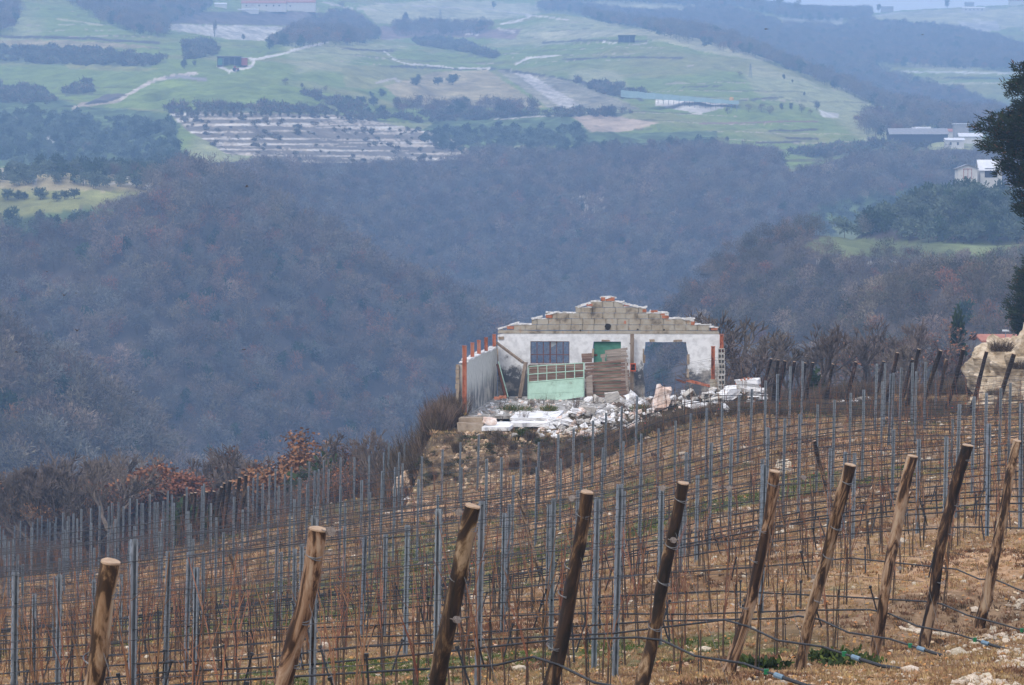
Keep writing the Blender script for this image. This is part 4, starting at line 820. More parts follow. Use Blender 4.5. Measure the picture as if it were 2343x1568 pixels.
lx = (X - RO[0]) * RL.x + (Y - RO[1]) * RL.y; ly = (X - RO[0]) * RD.x + (Y - RO[1]) * RD.y
kp = (RNG.random(n) < dens) & ~((lx > -1) & (ly > -6.5))
sz = (.013 + .055 * RNG.random(n) ** 4) * (.7 + .5 * sstep(30, 60, Y)) * (1 + .6 * sstep(40, 110, Y)); scatter('loose_stones', np.column_stack([X, Y, Z + sz * .2])[kp], sz[kp], SM, 'pale limestone fragments strewn between the vine rows', 'stones', 1.2)
big = [(1370, 1372, .1), (795, 1392, .09), (2060, 1245, .12), (1795, 1070, .3), (1800, 1085, .25), (1815, 925, .3), (1520, 1235, .12), (890, 1180, .2), (2180, 1040, .16), (745, 1480, .1), (2085, 1540, .1), (1190, 1535, .1), (1610, 1490, .09), (2230, 1400, .1), (1560, 1040, .14), (1430, 1150, .12), (2190, 1502, .12)]
for n_, (u0, v0, s) in enumerate(sorted(big)):
    g = hit(u0, v0, 14, 140)
    if g is None: continue
    o = put('limestone_rock', SM[n_ % 5], None, (g.x, g.y, gz(g.x, g.y) + s * .2), rot=(random.uniform(0, 1), 0, random.uniform(0, 6))); o.scale = (s, s * .9, s)
    tag(o, 'larger pale limestone lump lying among the vines, %s from the left' % nth(n_ + 1), 'rock', 'larger limestone lumps among the vines')
X, Y, Z = field_pts(42000, 14, 125); lx = (X - RO[0]) * RL.x + (Y - RO[1]) * RL.y; ly = (X - RO[0]) * RD.x + (Y - RO[1]) * RD.y; k = ~((lx > -1) & (ly > -7)); lf = MB(); lf.add([(-1, -.6, 0), (.1, -.9, .35), (1, 0, .1), (.2, .8, .4), (-.8, .5, .1)], [(0, 1, 2, 3, 4)])
M['litter'] = leafmat('fallen_leaf', (.28, .11, .04), (.5, .28, .11), .35); M['litter2'] = leafmat('pale_fallen_leaf', (.3, .2, .12), (.5, .38, .26), .3)
scatter('fallen_leaves', np.column_stack([X, Y, Z + .012])[k], (RNG.uniform(.014, .032, int(k.sum())) * (1 + .6 * sstep(50, 110, Y[k]))), [lf.mesh('leaf', M['litter']), lf.mesh('leaf', M['litter2'])], 'orange and tan fallen vine leaves scattered over the vineyard floor', 'leaves', 1.2)
# bright limestone rubble and chippings at the lower right corner
n = 9000; u_ = RNG.uniform(1990, 2400, n); v_ = RNG.uniform(1395, 1600, n); keep = []; us = []
rocky = [[(2150, 1475), (2342, 1440), (2420, 1440), (2420, 1460), (2200, 1492)], [(2180, 1552), (2230, 1535), (2342, 1548), (2420, 1560), (2420, 1640), (2150, 1600)], [(2090, 1500), (2160, 1482), (2200, 1488), (2110, 1512)], [(2260, 1500), (2342, 1480), (2420, 1490), (2420, 1520), (2300, 1525)], [(2240, 1400), (2342, 1385), (2420, 1400), (2342, 1410)], [(1640, 1440), (1760, 1425), (1760, 1436), (1660, 1450)], [(2050, 1412), (2150, 1395), (2200, 1405), (2080, 1425)]]
for P_ in rocky:
    m = inpoly(u_, v_, P_)
    for a0, b0 in zip(u_[m][::2], v_[m][::2]):
        p = pt(a0, b0, 1.0); D = (-1.82) / (p.z + .089 - .108 * p.x)
        for _ in range(4): D = hs(p.x * D, D) / p.z
        if 15 < D < 60: keep.append((p.x * D, D, gz(p.x * D, D) + .01))
keep = np.array(keep); scatter('limestone_rubble', keep, .014 + .05 * RNG.random(len(keep)) ** 2.2, SM, 'heaped pale limestone rubble at the lower right of the vineyard', 'rubble', 1.5)
# ---------------------------------------------------------------- the ruin
RUZ = -math.atan2(RD.x, RD.y); RM = Matrix.LocRotScale(Vector((RO[0], RO[1], FLOOR)), Matrix.Rotation(RUZ, 3, 'Z').to_quaternion(), None)
def w2l(p): return RM.inverted() @ Vector(p)
def gx(zx): return .2 + (zx - 435) * .00647       # survey of the gable elevation
def gy(zy): return (783 - zy) * .006455
def rpt(zx, zy, D): return pt((1650 + zx / 1.874) * .6048, (1080 + zy / 1.874) * .6048, D)
def rhit(zx, zy): return hit((1650 + zx / 1.874) * .6048, (1080 + zy / 1.874) * .6048, 100, 150)
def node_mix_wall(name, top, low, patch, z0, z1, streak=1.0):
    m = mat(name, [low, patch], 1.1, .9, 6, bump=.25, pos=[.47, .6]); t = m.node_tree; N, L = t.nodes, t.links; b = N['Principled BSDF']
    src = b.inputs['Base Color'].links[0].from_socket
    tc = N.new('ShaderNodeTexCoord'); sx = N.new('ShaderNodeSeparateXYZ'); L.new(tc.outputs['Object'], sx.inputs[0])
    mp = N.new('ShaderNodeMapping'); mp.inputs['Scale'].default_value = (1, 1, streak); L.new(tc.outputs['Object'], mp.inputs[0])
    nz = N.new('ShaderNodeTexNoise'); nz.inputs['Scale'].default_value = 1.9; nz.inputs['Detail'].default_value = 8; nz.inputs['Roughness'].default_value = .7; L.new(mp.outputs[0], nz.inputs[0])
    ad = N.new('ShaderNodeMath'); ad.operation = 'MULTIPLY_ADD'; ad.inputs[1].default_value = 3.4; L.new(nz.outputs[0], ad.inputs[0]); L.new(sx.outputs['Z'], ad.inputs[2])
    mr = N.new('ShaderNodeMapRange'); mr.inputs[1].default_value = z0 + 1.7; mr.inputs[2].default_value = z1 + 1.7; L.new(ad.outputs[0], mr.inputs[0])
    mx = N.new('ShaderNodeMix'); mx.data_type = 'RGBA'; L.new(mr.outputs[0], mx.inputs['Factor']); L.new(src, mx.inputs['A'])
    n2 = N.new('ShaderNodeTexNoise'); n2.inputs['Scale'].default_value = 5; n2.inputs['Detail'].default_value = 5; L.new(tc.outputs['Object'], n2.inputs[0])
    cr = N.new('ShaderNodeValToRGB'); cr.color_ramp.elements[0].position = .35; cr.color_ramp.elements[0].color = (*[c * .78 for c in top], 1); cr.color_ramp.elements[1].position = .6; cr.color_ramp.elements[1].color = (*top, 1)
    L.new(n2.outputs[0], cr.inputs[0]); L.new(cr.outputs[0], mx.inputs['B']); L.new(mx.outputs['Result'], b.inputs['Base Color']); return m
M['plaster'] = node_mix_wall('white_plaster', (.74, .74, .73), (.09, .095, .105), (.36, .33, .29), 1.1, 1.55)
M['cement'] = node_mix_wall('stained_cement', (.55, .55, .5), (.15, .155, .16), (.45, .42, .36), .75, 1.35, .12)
M['block'] = mat('concrete_block', [(.13, .11, .085), (.32, .27, .2), (.39, .36, .295), (.36, .25, .16)], 1.7, .95, 9, bump=.5, pos=[.33, .44, .58, .68])
M['block2'] = mat('loose_concrete', [(.3, .27, .225), (.47, .44, .39), (.6, .57, .53)], 3, .95, 7, bump=.4, rnd=.15)
M['lime_white'] = mat('white_frosting', [(.4, .38, .34), (.8, .8, .8)], 6, .9, 5, bump=.3)
M['terracotta'] = mat('terracotta', [(.2, .07, .035), (.42, .15, .075), (.4, .21, .14)], 4, .9, 7, bump=.3)
M['rusty'] = mat('rusty_steel', [(.12, .04, .025), (.42, .13, .065), (.38, .2, .14)], 4, .8, 8, stretch=(1, 1, .5), bump=.3, pos=[.36, .5, .64])
M['rust'] = mat('dark_rust', [(.09, .035, .025), (.2, .08, .05)], 5, .8)
M['teal'] = mat('green_door_paint', [(.035, .12, .08), (.06, .2, .135), (.09, .24, .17)], 2.5, .7, 7)
M['mint'] = mat('mint_green_paint', [(.17, .17, .11), (.33, .48, .38), (.42, .6, .48)], 2.0, .7, 9, bump=.2, pos=[.3, .4, .6])
M['plank'] = mat('old_planks', [(.07, .04, .028), (.17, .105, .075), (.3, .22, .17)], 3, .9, 8, stretch=(.25, 1, 3.5), bump=.4, pos=[.34, .5, .66])
M['greyplank'] = mat('grey_planks', [(.13, .1, .08), (.27, .22, .18), (.37, .33, .28)], 3, .9, 8, stretch=(.3, 1, 3), bump=.4)
M['timber'] = mat('timber', [(.1, .07, .05), (.2, .15, .11), (.3, .24, .18)], 3, .9, 8, stretch=(2, 2, .3), bump=.4)
M['soot_hole_shade'] = mat('soot_hole_shade', [(.012, .011, .01), (.04, .035, .03)], 8, 1)  # soot colour, also used as painted shade inside holes and gaps
M['stonefill'] = mat('rough_masonry', [(.17, .12, .08), (.32, .25, .18), (.42, .35, .27)], 2.5, .95, 8, bump=.8)
M['slabtop'] = mat('white_slab', [(.36, .34, .31), (.66, .65, .63), (.84, .84, .84)], 1.8, .9, 8, bump=.3, pos=[.3, .43, .6])
ruin = thing('ruined_building', 'roofless ruined farm building with stepped block gable and white plastered end wall', 'ruin', (RO[0], RO[1], FLOOR), RUZ)
WY = 15.7; TH = .26
# end wall
b = MB()
def pr(pts): b.prism([(gx(x), gy(y)) for x, y in pts], WY, WY + TH)
pr([(435, 800), (667, 800), (667, 553), (667, 395), (667, 340), (480, 340), (435, 350)])
pr([(667, 395), (943, 395), (943, 340), (667, 340)]); pr([(667, 800), (943, 800), (943, 553), (667, 553)])
pr([(943, 800), (1113, 800), (1113, 480), (1108, 440), (1113, 396), (1113, 340), (943, 340)])
pr([(1113, 396), (1307, 396), (1307, 340), (1113, 340)])
pr([(1307, 800), (1472, 800), (1475, 700), (1468, 640), (1462, 600), (1472, 540), (1466, 490), (1477, 430), (1478, 398), (1478, 340), (1307, 340)])
pr([(1478, 398), (1600, 399), (1765, 398), (1765, 340), (1478, 340)])
pr([(1762, 800), (2000, 800), (2004, 600), (1998, 450), (2006, 360), (1996, 340), (1765, 340), (1765, 400), (1772, 450), (1784, 500), (1775, 560), (1780, 620), (1770, 680), (1770, 740)])
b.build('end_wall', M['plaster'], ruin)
b = MB(); b.prism([(gx(x), gy(y)) for x, y in [(435, 340), (1998, 340), (1992, 322), (1700, 318), (1240, 320), (700, 322), (560, 316), (440, 318)]], WY - .02, WY + TH + .01); b.build('ring_beam', M['block'], ruin)
b = MB(); courses = [(278, 316, 550, 1935), (236, 276, 675, 1822), (195, 234, 775, 1640), (155, 193, 985, 1485), (115, 153, 1095, 1325), (84, 113, 1165, 1240)]
for ci, (y0, y1, x0, x1) in enumerate(courses):
    x = x0 - (40 if ci % 2 else 0)
    while x < x1 - 12:
        xa, xb = max(x, x0), min(x + 79, x1)
        if xb - xa > 14 and not (ci == 1 and abs((xa + xb) / 2 - 1335) < 10):
            j = random.uniform(-.012, .012); b.box(((gx(xa) + gx(xb)) / 2, WY + .11 + j, (gy(y0) + gy(y1)) / 2), (gx(xb) - gx(xa) - .016, .24, gy(y0) - gy(y1) - .004), jit=.006)
        x += 81
    b.box(((gx(x0) + gx(x1)) / 2, WY + .13, (gy(y0) + gy(y1)) / 2), (gx(x1) - gx(x0) - .06, .17, gy(y0) - gy(y1) - .03))   # mortar core
b.build('block_courses', M['block'], ruin)
b = MB()
for ci, (y0, y1, x0, x1) in enumerate(courses):            # white crust on every ledge
    segs = []
    nx = courses[ci + 1] if ci < 5 else (0, 0, x0, x0)
    for a, c in ((x0, nx[2]), (nx[3], x1)) if ci < 5 else ((x0, x1),):
        x = a
        while x < c:
            w = random.uniform(25, 60); w = min(w, c - x + 5); h = random.uniform(.03, .085)
            b.box((gx(x + w / 2), WY + .1, gy(y0) + h / 2 - .005), (w * .00647, .24, h), jit=.02); x += w * .92
b.build('white_crust', M['lime_white'], ruin)
b = MB()
for x, y, w, h in [(525, 299, 48, 20), (800, 219, 48, 22), (1085, 136, 44, 14), (1180, 96, 30, 26), (1230, 96, 62, 26), (1350, 138, 42, 16), (1472, 178, 26, 20), (1540, 182, 50, 16), (1620, 221, 48, 18), (1600, 204, 30, 14), (1812, 265, 26, 26), (1962, 306, 46, 16), (1335, 254, 15, 34)]:
    b.box((gx(x), WY + .09 if w != 15 else WY + .1, gy(y)), (w * .00647, .24, h * .00647), jit=.008)
b.build('brick_infill', M['terracotta'], ruin)
b = MB()
for x0, y0, x1, y1 in [(440, 318, 500, 290), (440, 306, 585, 262), (680, 236, 750, 216), (770, 208, 865, 184), (1000, 148, 1090, 120), (1290, 116, 1340, 128), (1340, 128, 1480, 158), (1510, 178, 1640, 205), (1680, 222, 1820, 244), (1900, 280, 1990, 296), (1160, 84, 1270, 82)]:
    n = max(2, int(abs(x1 - x0) / 28))
    for i in range(n):
        t = (i + .5) / n; b.box((gx(x0 + (x1 - x0) * t), WY + .1 + random.uniform(-.03, .03), gy(y0 + (y1 - y0) * t) - .01), (.00647 * abs(x1 - x0) / n * 1.15, .26, random.uniform(.05, .1)), M=Matrix.Rotation(random.uniform(-.2, .2) - math.atan2(y1 - y0, x1 - x0) * -1, 3, 'Y'), jit=.015)
b.build('crumbled_coping', M['lime_white'], ruin)
b = MB(); n = 14; c = (gx(1215), gy(290)); ps = [(c[0] + .15 * random.uniform(.8, 1.15) * math.cos(i * 2 * math.pi / n), c[1] + .15 * random.uniform(.8, 1.15) * math.sin(i * 2 * math.pi / n)) for i in range(n)]
b.prism(ps, WY - .035, WY + .05); b.build('flue_hole', M['soot_hole_shade'], ruin)  # solid dark disc: soot plus the painted shade of the hole's depth
for x, y in [(1020, 318), (1425, 309), (1610, 312), (1375, 410)]:
    b = MB(); b.box((gx(x), WY - .012, gy(y)), (.07, .03, .05), jit=.015); b.build('small_gap_shade', M['soot_hole_shade'], ruin)  # dark lumps on the face paint the shade inside wall gaps
for x, y, w, h in [(1197, 389, 56, 12), (1526, 388, 38, 14), (1708, 390, 62, 12), (1470, 520, 12, 60), (1466, 470, 10, 50), (1782, 520, 14, 70), (1780, 620, 12, 60), (1110, 480, 10, 60), (462, 372, 40, 22)]: b = MB(); b.box((gx(x), WY - .015, gy(y)), (w * .00647, .05, h * .00647), jit=.03); b.build('chipped_edge', M['stonefill'], ruin)
# window
b = MB(); t = .03; y = WY + .08
for x in (669, 713, 758, 806, 852, 898, 941): b.box((gx(x), y, gy(474)), (.06 if x == 806 else .035, .035, 1.02))
for yy in (397, 490, 551):
    xs = [669, 713, 758, 806, 852, 898, 941]
    for a, c in zip(xs[:-1], xs[1:]): b.box((gx((a + c) / 2), y, gy(yy)), ((c - a) * .00647 - .04, .03, .032))
b.build('window_frame', M['rust'], ruin)
b = MB(); b.prism([(gx(805), gy(398)), (gx(870), gy(398)), (gx(862), gy(408)), (gx(812), gy(440))], WY + .11, WY + .115); b.build('broken_pane', mat('dusty_glass', [(.3, .35, .38), (.42, .46, .48)], 3, .3), ruin)
b = MB(); b.box((gx(1211), WY + .14, gy(590)), (1.24, .05, 2.48)); d = b.build('door', M['teal'], ruin)
b = MB(); b.box((gx(1128), WY + .1, gy(492)), (.14, .03, .09), jit=.01); b.build('door_latch', M['rust'], d)
# left side wall, with its ragged top, seen along its inner face
b = MB(); n = 18; W_ = .2
vs = []; hts = [2.2 + random.uniform(-.05, .05) for _ in range(n + 1)]; hts[0] = 2.05
b2 = MB()
for i in range(n):
    y0, y1 = i * 15.6 / n, (i + 1) * 15.6 / n
    b.add([(-.12, y0, -.15), (-.12 + W_ + .1, y0, -.15), (.18, y0, hts[i]), (-.12, y0, hts[i]), (-.12, y1, -.15), (.18, y1, -.15), (.18, y1, hts[i + 1]), (-.12, y1, hts[i + 1])],
          [(0, 1, 5, 4), (1, 2, 6, 5), (2, 3, 7, 6), (3, 0, 4, 7)] + ([(3, 2, 1, 0)] if i == 0 else []))
    h = random.uniform(.03, .09); b2.box((.03, (y0 + y1) / 2, (hts[i] + hts[i + 1]) / 2 + h / 2), (.34, 15.6 / n * .96, h), jit=.02)
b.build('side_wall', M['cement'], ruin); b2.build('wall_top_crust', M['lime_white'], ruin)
b = MB(); z = .0
while z < 2.0: h = random.uniform(.16, .26); b.box((-.19, -.02, z + h / 2), (random.uniform(.1, .16), .22, h - .015), jit=.015); z += h
b.build('broken_wall_end', M['stonefill'], ruin)
for i, y in enumerate((0.05, 3.6, 6.8, 10.5, 15.0)):
    b = MB(); w = .135 if i else .16
    y -= .13 * (i == 0)
    for dx in (-1, 1): b.box((.1 + dx * w * .4, y, 1.41), (.04, w, 2.82))
    b.box((.1, y + .01, 1.41), (w * .8, w * .75, 2.82)); b.box((.1, y, 2.83), (w * 1.25, w * 1.25, .025)); b.build('rusty_column', M['rusty'], ruin)
b = MB(); b.box((.03, .0, .02), (.3, .3, .2), jit=.02); b.build('column_base', mat('yellow_stone', [(.35, .2, .06), (.5, .33, .12)], 5, .9), ruin)
for x, y, z0, z1, w in ((10.17, 0, 1.5, 2.82, .15), (10.42, 15.4, 2.05, 2.84, .17)):
    b = MB()
    for dx in (-1, 1): b.box((x + dx * w * .4, y, (z0 + z1) / 2), (.035, w, z1 - z0))
    b.box((x, y + .01, (z0 + z1) / 2), (w * .8, w * .55, z1 - z0)); b.box((x, y, z1 + .01), (w * 1.2, w * 1.2, .025)); b.build('rusty_column', M['rusty'], ruin)
def hollow(b, c, d, Mx, mi=0):
    """hollow concrete block: outer shell and web, open at the ends of its short axis"""
    lx_, ly_, lz_ = d; t = .035
    def bx(cc, dd): b.box(Vector(c) + Mx @ Vector(cc), dd, M=Mx, mi=mi)
    bx((0, 0, lz_ / 2 - t / 2), (lx_, ly_, t)); bx((0, 0, -lz_ / 2 + t / 2), (lx_, ly_, t))
    for x in (-lx_ / 2 + t / 2, 0, lx_ / 2 - t / 2): bx((x, 0, 0), (t, ly_, lz_ - 2 * t))
    bx((0, ly_ / 2 - .012, 0), (lx_ - 2 * t, .02, lz_ - 2 * t))
b = MB(); z = .3; i = 0
while z < 2.0:
    h = .24; hollow(b, (10.42 + random.uniform(-.02, .02), 15.3, z + h / 2), (.3, .22, h - .015), Matrix.Identity(3)); z += h
b.build('corner_block_stack', M['block2'], ruin)
b = MB(); z = -.1; i = 0
while z < 1.48:
    h = random.uniform(.16, .25); w = .42 - .12 * (z > .5) - .05 * (z > 1.1); b.box((10.2 + random.uniform(-.04, .04), .05, z + h / 2), (w, .3, h - .01), M=Matrix.Rotation(random.uniform(-.06, .06), 3, 'Y'), jit=.015); z += h
b.build('pier_stub', M['block'], ruin)
# floor and front foundation
b = MB(); b.box((5.1, 7.5, -.06), (10.6, 15.6, .12)); b.build('floor_slab', mat('dirty_floor', [(.14, .12, .1), (.3, .28, .25), (.55, .54, .52)], 2.5, .95, 8, pos=[.4, .5, .62]), ruin)
def in_ruin(name, mb, ms, label, cat, **k):
    o = mb.build(name, ms); o.matrix_world = RM; c = Vector((0, 0, 0))
    # origin at the thing's own foot
    me = o.data; co_ = np.empty(len(me.vertices) * 3, np.float32); me.vertices.foreach_get('co', co_); co_ = co_.reshape(-1, 3); cx = (co_.min(0) + co_.max(0)) / 2; cx[2] = co_[:, 2].min()
    me.vertices.foreach_set('co', (co_ - cx).ravel()); o.matrix_world = RM @ Matrix.Translation(Vector(cx.tolist())); return tag(o, label, cat, **k)
def slab(zx0, zx1, zy, dep, th, mt, name, label, z=0, rag=.12, tilt=0):
    """a thin horizontal slab whose front top edge is at the given place"""
    A = w2l(rpt(zx0, zy, (FLOOR + z) / (rpt(zx0, zy, 1).z))); B = w2l(rpt(zx1, zy, (FLOOR + z) / (rpt(zx1, zy, 1).z)))
    n = 9; fr = []; bk = []
    for i in range(n + 1):
        t = i / n; fr.append((A.x + (B.x - A.x) * t, A.y + (B.y - A.y) * t + random.uniform(-rag, rag))); bk.append((A.x + (B.x - A.x) * t, A.y + dep + random.uniform(-rag, rag)))
    m = MB(); ring = fr + bk[::-1]; N_ = len(ring); m.add([(x, y, z - th) for x, y in ring] + [(x, y, z) for x, y in ring], [tuple(range(N_))[::-1], tuple(range(N_, 2 * N_))] + [(i, (i + 1) % N_, (i + 1) % N_ + N_, i + N_) for i in range(N_)])
    me_o = in_ruin(name, m, mt, label, 'slab'); return me_o
slab(520, 850, 940, 5.6, .10, [M['slabtop']], 'concrete_slab', 'broad white-topped concrete slab lying at the front of the ruin', .06, .08)
slab(516, 800, 975, 1.5, .16, [M['slabtop']], 'concrete_slab', 'broken white-topped slab below the broad one, on the bank edge', .05, .14)
slab(322, 520, 1005, 3.6, .14, [M['slabtop']], 'concrete_slab', 'long low white-topped slab at the front left, carrying a pink stone', -.02, .1)
b = MB(); p = w2l(rpt(245, 962, 118.2)); b.box((p.x, p.y + .4, p.z), (.92, .9, .26), jit=.02); in_ruin('stone_plinth', b, M['stonefill'], 'brown stone band of the foundation at the ruin\'s front left corner', 'foundation')
b = MB(); p = w2l(rpt(240, 1032, 117.6)); b.box((p.x, p.y + .45, p.z), (.95, 1.1, .56), jit=.05); in_ruin('foundation_block', b, M['stonefill'], 'big squared foundation stone under the ruin\'s front left corner', 'foundation')
b = MB(); p = w2l(rpt(215, 1115, 117.2)); b.box((p.x, p.y + .5, p.z), (.85, 1.0, .55), jit=.1); in_ruin('foundation_block', b, M['stonefill'], 'rounded boulder lowest under the ruin\'s front left corner', 'foundation')
# leaning and fallen woodwork
def bar(zx0, zy0, zx1, zy1, ly0, ly1, w, d):
    P0, P1 = rpt(zx0, zy0, 1), rpt(zx1, zy1, 1)
    def onlocal(P, ly):
        D = 124.3 + ly
        for _ in range(5): q = w2l(P * D); D += ly - q.y
        return w2l(P * D)
    A, B = onlocal(P0, ly0), onlocal(P1, ly1); dr = B - A; q = dr.to_track_quat('Z', 'Y').to_matrix(); m = MB(); m.box((A + B) / 2, (w, d, dr.length), M=q, jit=w * .06); return m
in_ruin('timber_beam', bar(425, 405, 615, 548, 15.4, 13.4, .1, .1), M['timber'], 'long wooden beam slanting down from the left corner of the end wall', 'beam')
in_ruin('timber_beam', bar(634, 546, 592, 797, 13.2, 12.4, .17, .1), M['timber'], 'short thick plank standing beside the mint-green gate', 'plank')
in_ruin('timber_beam', bar(1388, 345, 1386, 792, 15.45, 15.3, .16, .14), M['timber'], 'upright grey timber between the green door and the big opening', 'beam')
in_ruin('wooden_pole', bar(432, 450, 442, 600, 14.2, 13.6, .05, .05), M['timber'], 'thin upper pole leaning in the ruin\'s left corner', 'pole')
in_ruin('wooden_pole', bar(434, 560, 490, 785, 13.5, 12.7, .13, .06), M['rust'], 'dark board leaning in the ruin\'s left corner', 'board')
in_ruin('metal_lath', bar(440, 540, 508, 790, 13.1, 12.2, .04, .03), M['mint'], 'thin pale green lath leaning in the ruin\'s left corner', 'lath')
# mint-green gate
gate = thing('metal_gate', 'mint-green metal gate with empty window frames propped inside the ruin', 'gate', RM @ Vector((3.0, 12.2, 0)), RUZ)
gm_i = Matrix.LocRotScale(gate.location, gate.rotation_euler.to_quaternion(), None).inverted()
def gp(zx, zy, ly=12.3):
    P = rpt(zx, zy, 1); D = 136.5
    for _ in range(5): q = w2l(P * D); D += ly + (zy - 680) * -.002 - q.y
    return gm_i @ (P * D)
b = MB(); q = [gp(650, 690), gp(1046, 656), gp(1042, 790), gp(900, 812), gp(652, 808)]
b.add(q + [p + Vector((0, .04, 0)) for p in q], [(0, 1, 2, 3, 4), (9, 8, 7, 6, 5)] + [(i, i + 5, (i + 1) % 5 + 5, (i + 1) % 5) for i in range(5)])
for zx in (690,): pass
b.build('lower_panel', M['mint'], gate)
b = MB()
def gb(a, c, w=.045): b.tube([gp(*a), gp(*c)], w / 2, 4)
gb((650, 576), (1046, 550)); gb((652, 632), (1046, 603)); gb((652, 688), (1046, 655), .06); gb((652, 572), (650, 806), .06); gb((1046, 548), (1044, 790), .06)
for i, x in enumerate((720, 783, 850, 915, 980)): gb((x, 571 - (x - 650) * .066), (x, 684 - (x - 650) * .083), .04)
b.build('window_bars', M['mint'], gate)
b = MB(); b.tube([gp(655, 768), gp(1043, 752)], .012, 4); b.build('panel_rib', M['mint'], gate)
# plank panels
def boards(P4, nb, mt, name, label, ly, trim=None):
    def q_(zx, zy):
        P = rpt(zx, zy, 1); D = 124.3 + ly
        for _ in range(5): q = w2l(P * D); D += ly + (zy - 650) * -.0015 - q.y
        return w2l(P * D)
    m = MB(); tl, tr, br, bl = [q_(*p) for p in P4]
    for i in range(nb):
        t0, t1 = i / nb + .006, (i + 1) / nb - .006; j0, j1 = random.uniform(-.04, .04), random.uniform(-.06, .06); off = Vector((0, random.uniform(-.02, .02), 0))
        a, c, d, e = tl.lerp(bl, t0), tr.lerp(br, t0), tr.lerp(br, t1), tl.lerp(bl, t1)
        ex = (c - a).normalized(); a = a + ex * j0 + off; e = e + ex * j0 + off; c = c + ex * j1 + off; d = d + ex * j1 + off
        k = Vector((0, .03, 0)); m.add([a, c, d, e, a + k, c + k, d + k, e + k], [(3, 2, 1, 0), (4, 5, 6, 7), (0, 1, 5, 4), (1, 2, 6, 5), (2, 3, 7, 6), (3, 0, 4, 7)])
    return in_ruin(name, m, mt, label, 'plank panel')
boards([(1050, 552), (1345, 522), (1384, 796), (1060, 796)], 11, M['plank'], 'plank_panel', 'large brown plank panel leaning inside the ruin, right of the mint-green gate', 12.9)
boards([(655, 562), (1050, 552), (1052, 690), (655, 700)], 5, M['plank'], 'plank_panel', 'brown planks seen through the empty panes of the mint-green gate', 12.85)
boards([(1195, 460), (1350, 441), (1353, 530), (1208, 538)], 5, M['greyplank'], 'plank_panel', 'tilted grey board panel in front of the green door', 13.6)
boards([(1062, 650), (1108, 630), (1112, 792), (1068, 796)], 2, M['greyplank'], 'plank_panel', 'short upright grey boards against the large brown plank panel', 12.5)
boards([(1025, 484), (1095, 480), (1096, 546), (1028, 548)], 2, M['plank'], 'plank_panel', 'small orange-brown board scrap above the mint-green gate', 13.5)
boards([(1165, 490), (1198, 484), (1198, 540), (1168, 540)], 2, M['greyplank'], 'plank_panel', 'small pale board scrap at the foot of the green door', 13.4)
in_ruin('wooden_batten', bar(1342, 524, 1352, 745, 12.5, 12.3, .09, .04), M['greyplank'], 'pale batten along the right edge of the brown plank panel', 'batten')
in_ruin('wooden_batten', bar(1352, 690, 1362, 780, 12.4, 12.2, .06, .04), M['greyplank'], 'short pale batten low at the right of the brown plank panel', 'batten')
bx_ = thing('wall_box', 'small orange-red metal box on the upright grey timber', 'box', RM @ Vector((gx(1395), 15.2, gy(605))), RUZ)
b = MB(); b.box((0, 0, .04), (.26, .1, .05)); b.box((0, 0, .36), (.26, .1, .05)); b.box((-.11, 0, .2), (.04, .1, .28)); b.box((.11, 0, .2), (.04, .1, .28)); b.build('casing', mat('orange_paint', [(.35, .05, .02), (.6, .13, .05)], 6, .6), bx_)
b = MB(); b.box((0, .03, .2), (.18, .02, .27)); b.build('back_plate', M['soot_hole_shade'], bx_); b = MB(); b.box((0, -.01, .2), (.17, .03, .03)); b.box((-.03, -.01, .28), (.03, .03, .1)); b.build('fitting', M['rust'], bx_)
def channel(m, A, B, w):
    dr = B - A; q = dr.to_track_quat('Z', 'Y').to_matrix(); c = (A + B) / 2
    m.box(c, (w, .01, dr.length), M=q); m.box(c + q @ Vector((w / 2, w / 4, 0)), (.01, w / 2, dr.length), M=q); m.box(c + q @ Vector((-w / 2, w / 4, 0)), (.01, w / 2, dr.length), M=q)
m = MB(); channel(m, w2l(rpt(1782, 682, 128)), w2l(rpt(1945, 722, 127)), .17); in_ruin('steel_beam', m, M['rusty'], 'rusty orange steel channel lying in the scrub before the big opening', 'steel beam')
m = MB(); channel(m, w2l(rpt(1708, 672, 128.5)), w2l(rpt(1760, 695, 128)), .12); in_ruin('steel_beam', m, M['rust'], 'short dark rusty steel piece left of the orange channel', 'steel beam')
# ---- fallen blocks: each one a thing.  (x, y) survey, size, tilt, kind, label
def oblabel(o, z, c): tag(o, z, c, 'fallen blocks and stones of the ruin'); return o
def rnd_rot(t): return Matrix.Rotation(random.uniform(-t, t), 3, 'X') @ Matrix.Rotation(random.uniform(-t, t), 3, 'Y') @ Matrix.Rotation(random.uniform(-1.5, 1.5), 3, 'Z')
def chunk(seed, dims, mt, e=.22, sub=1):
    r = random.Random(seed); bm = bmesh.new(); bmesh.ops.create_cube(bm, size=1); bmesh.ops.subdivide_edges(bm, edges=bm.edges[:], cuts=2 if sub else 1, use_grid_fill=True)
    for v in bm.verts:
        v.co = Vector((v.co.x * dims[0], v.co.y * dims[1], v.co.z * dims[2])); v.co += Vector([r.uniform(-e, e) * d * .5 for d in dims])
    me = bpy.data.meshes.new('chunk'); bm.to_mesh(me); bm.free(); me.materials.append(mt); return me
def place(name, me, zx, zy, rot, label, cat, lift=0, D=None):
    p = rhit(zx, zy) if D is None else rpt(zx, zy, D)
    if p is None: p = rpt(zx, zy, 122)
    o = put(name, me, None, p + Vector((0, 0, lift)), rot=rot); tag(o, label, cat, 'fallen blocks and stones of the ruin'); return o
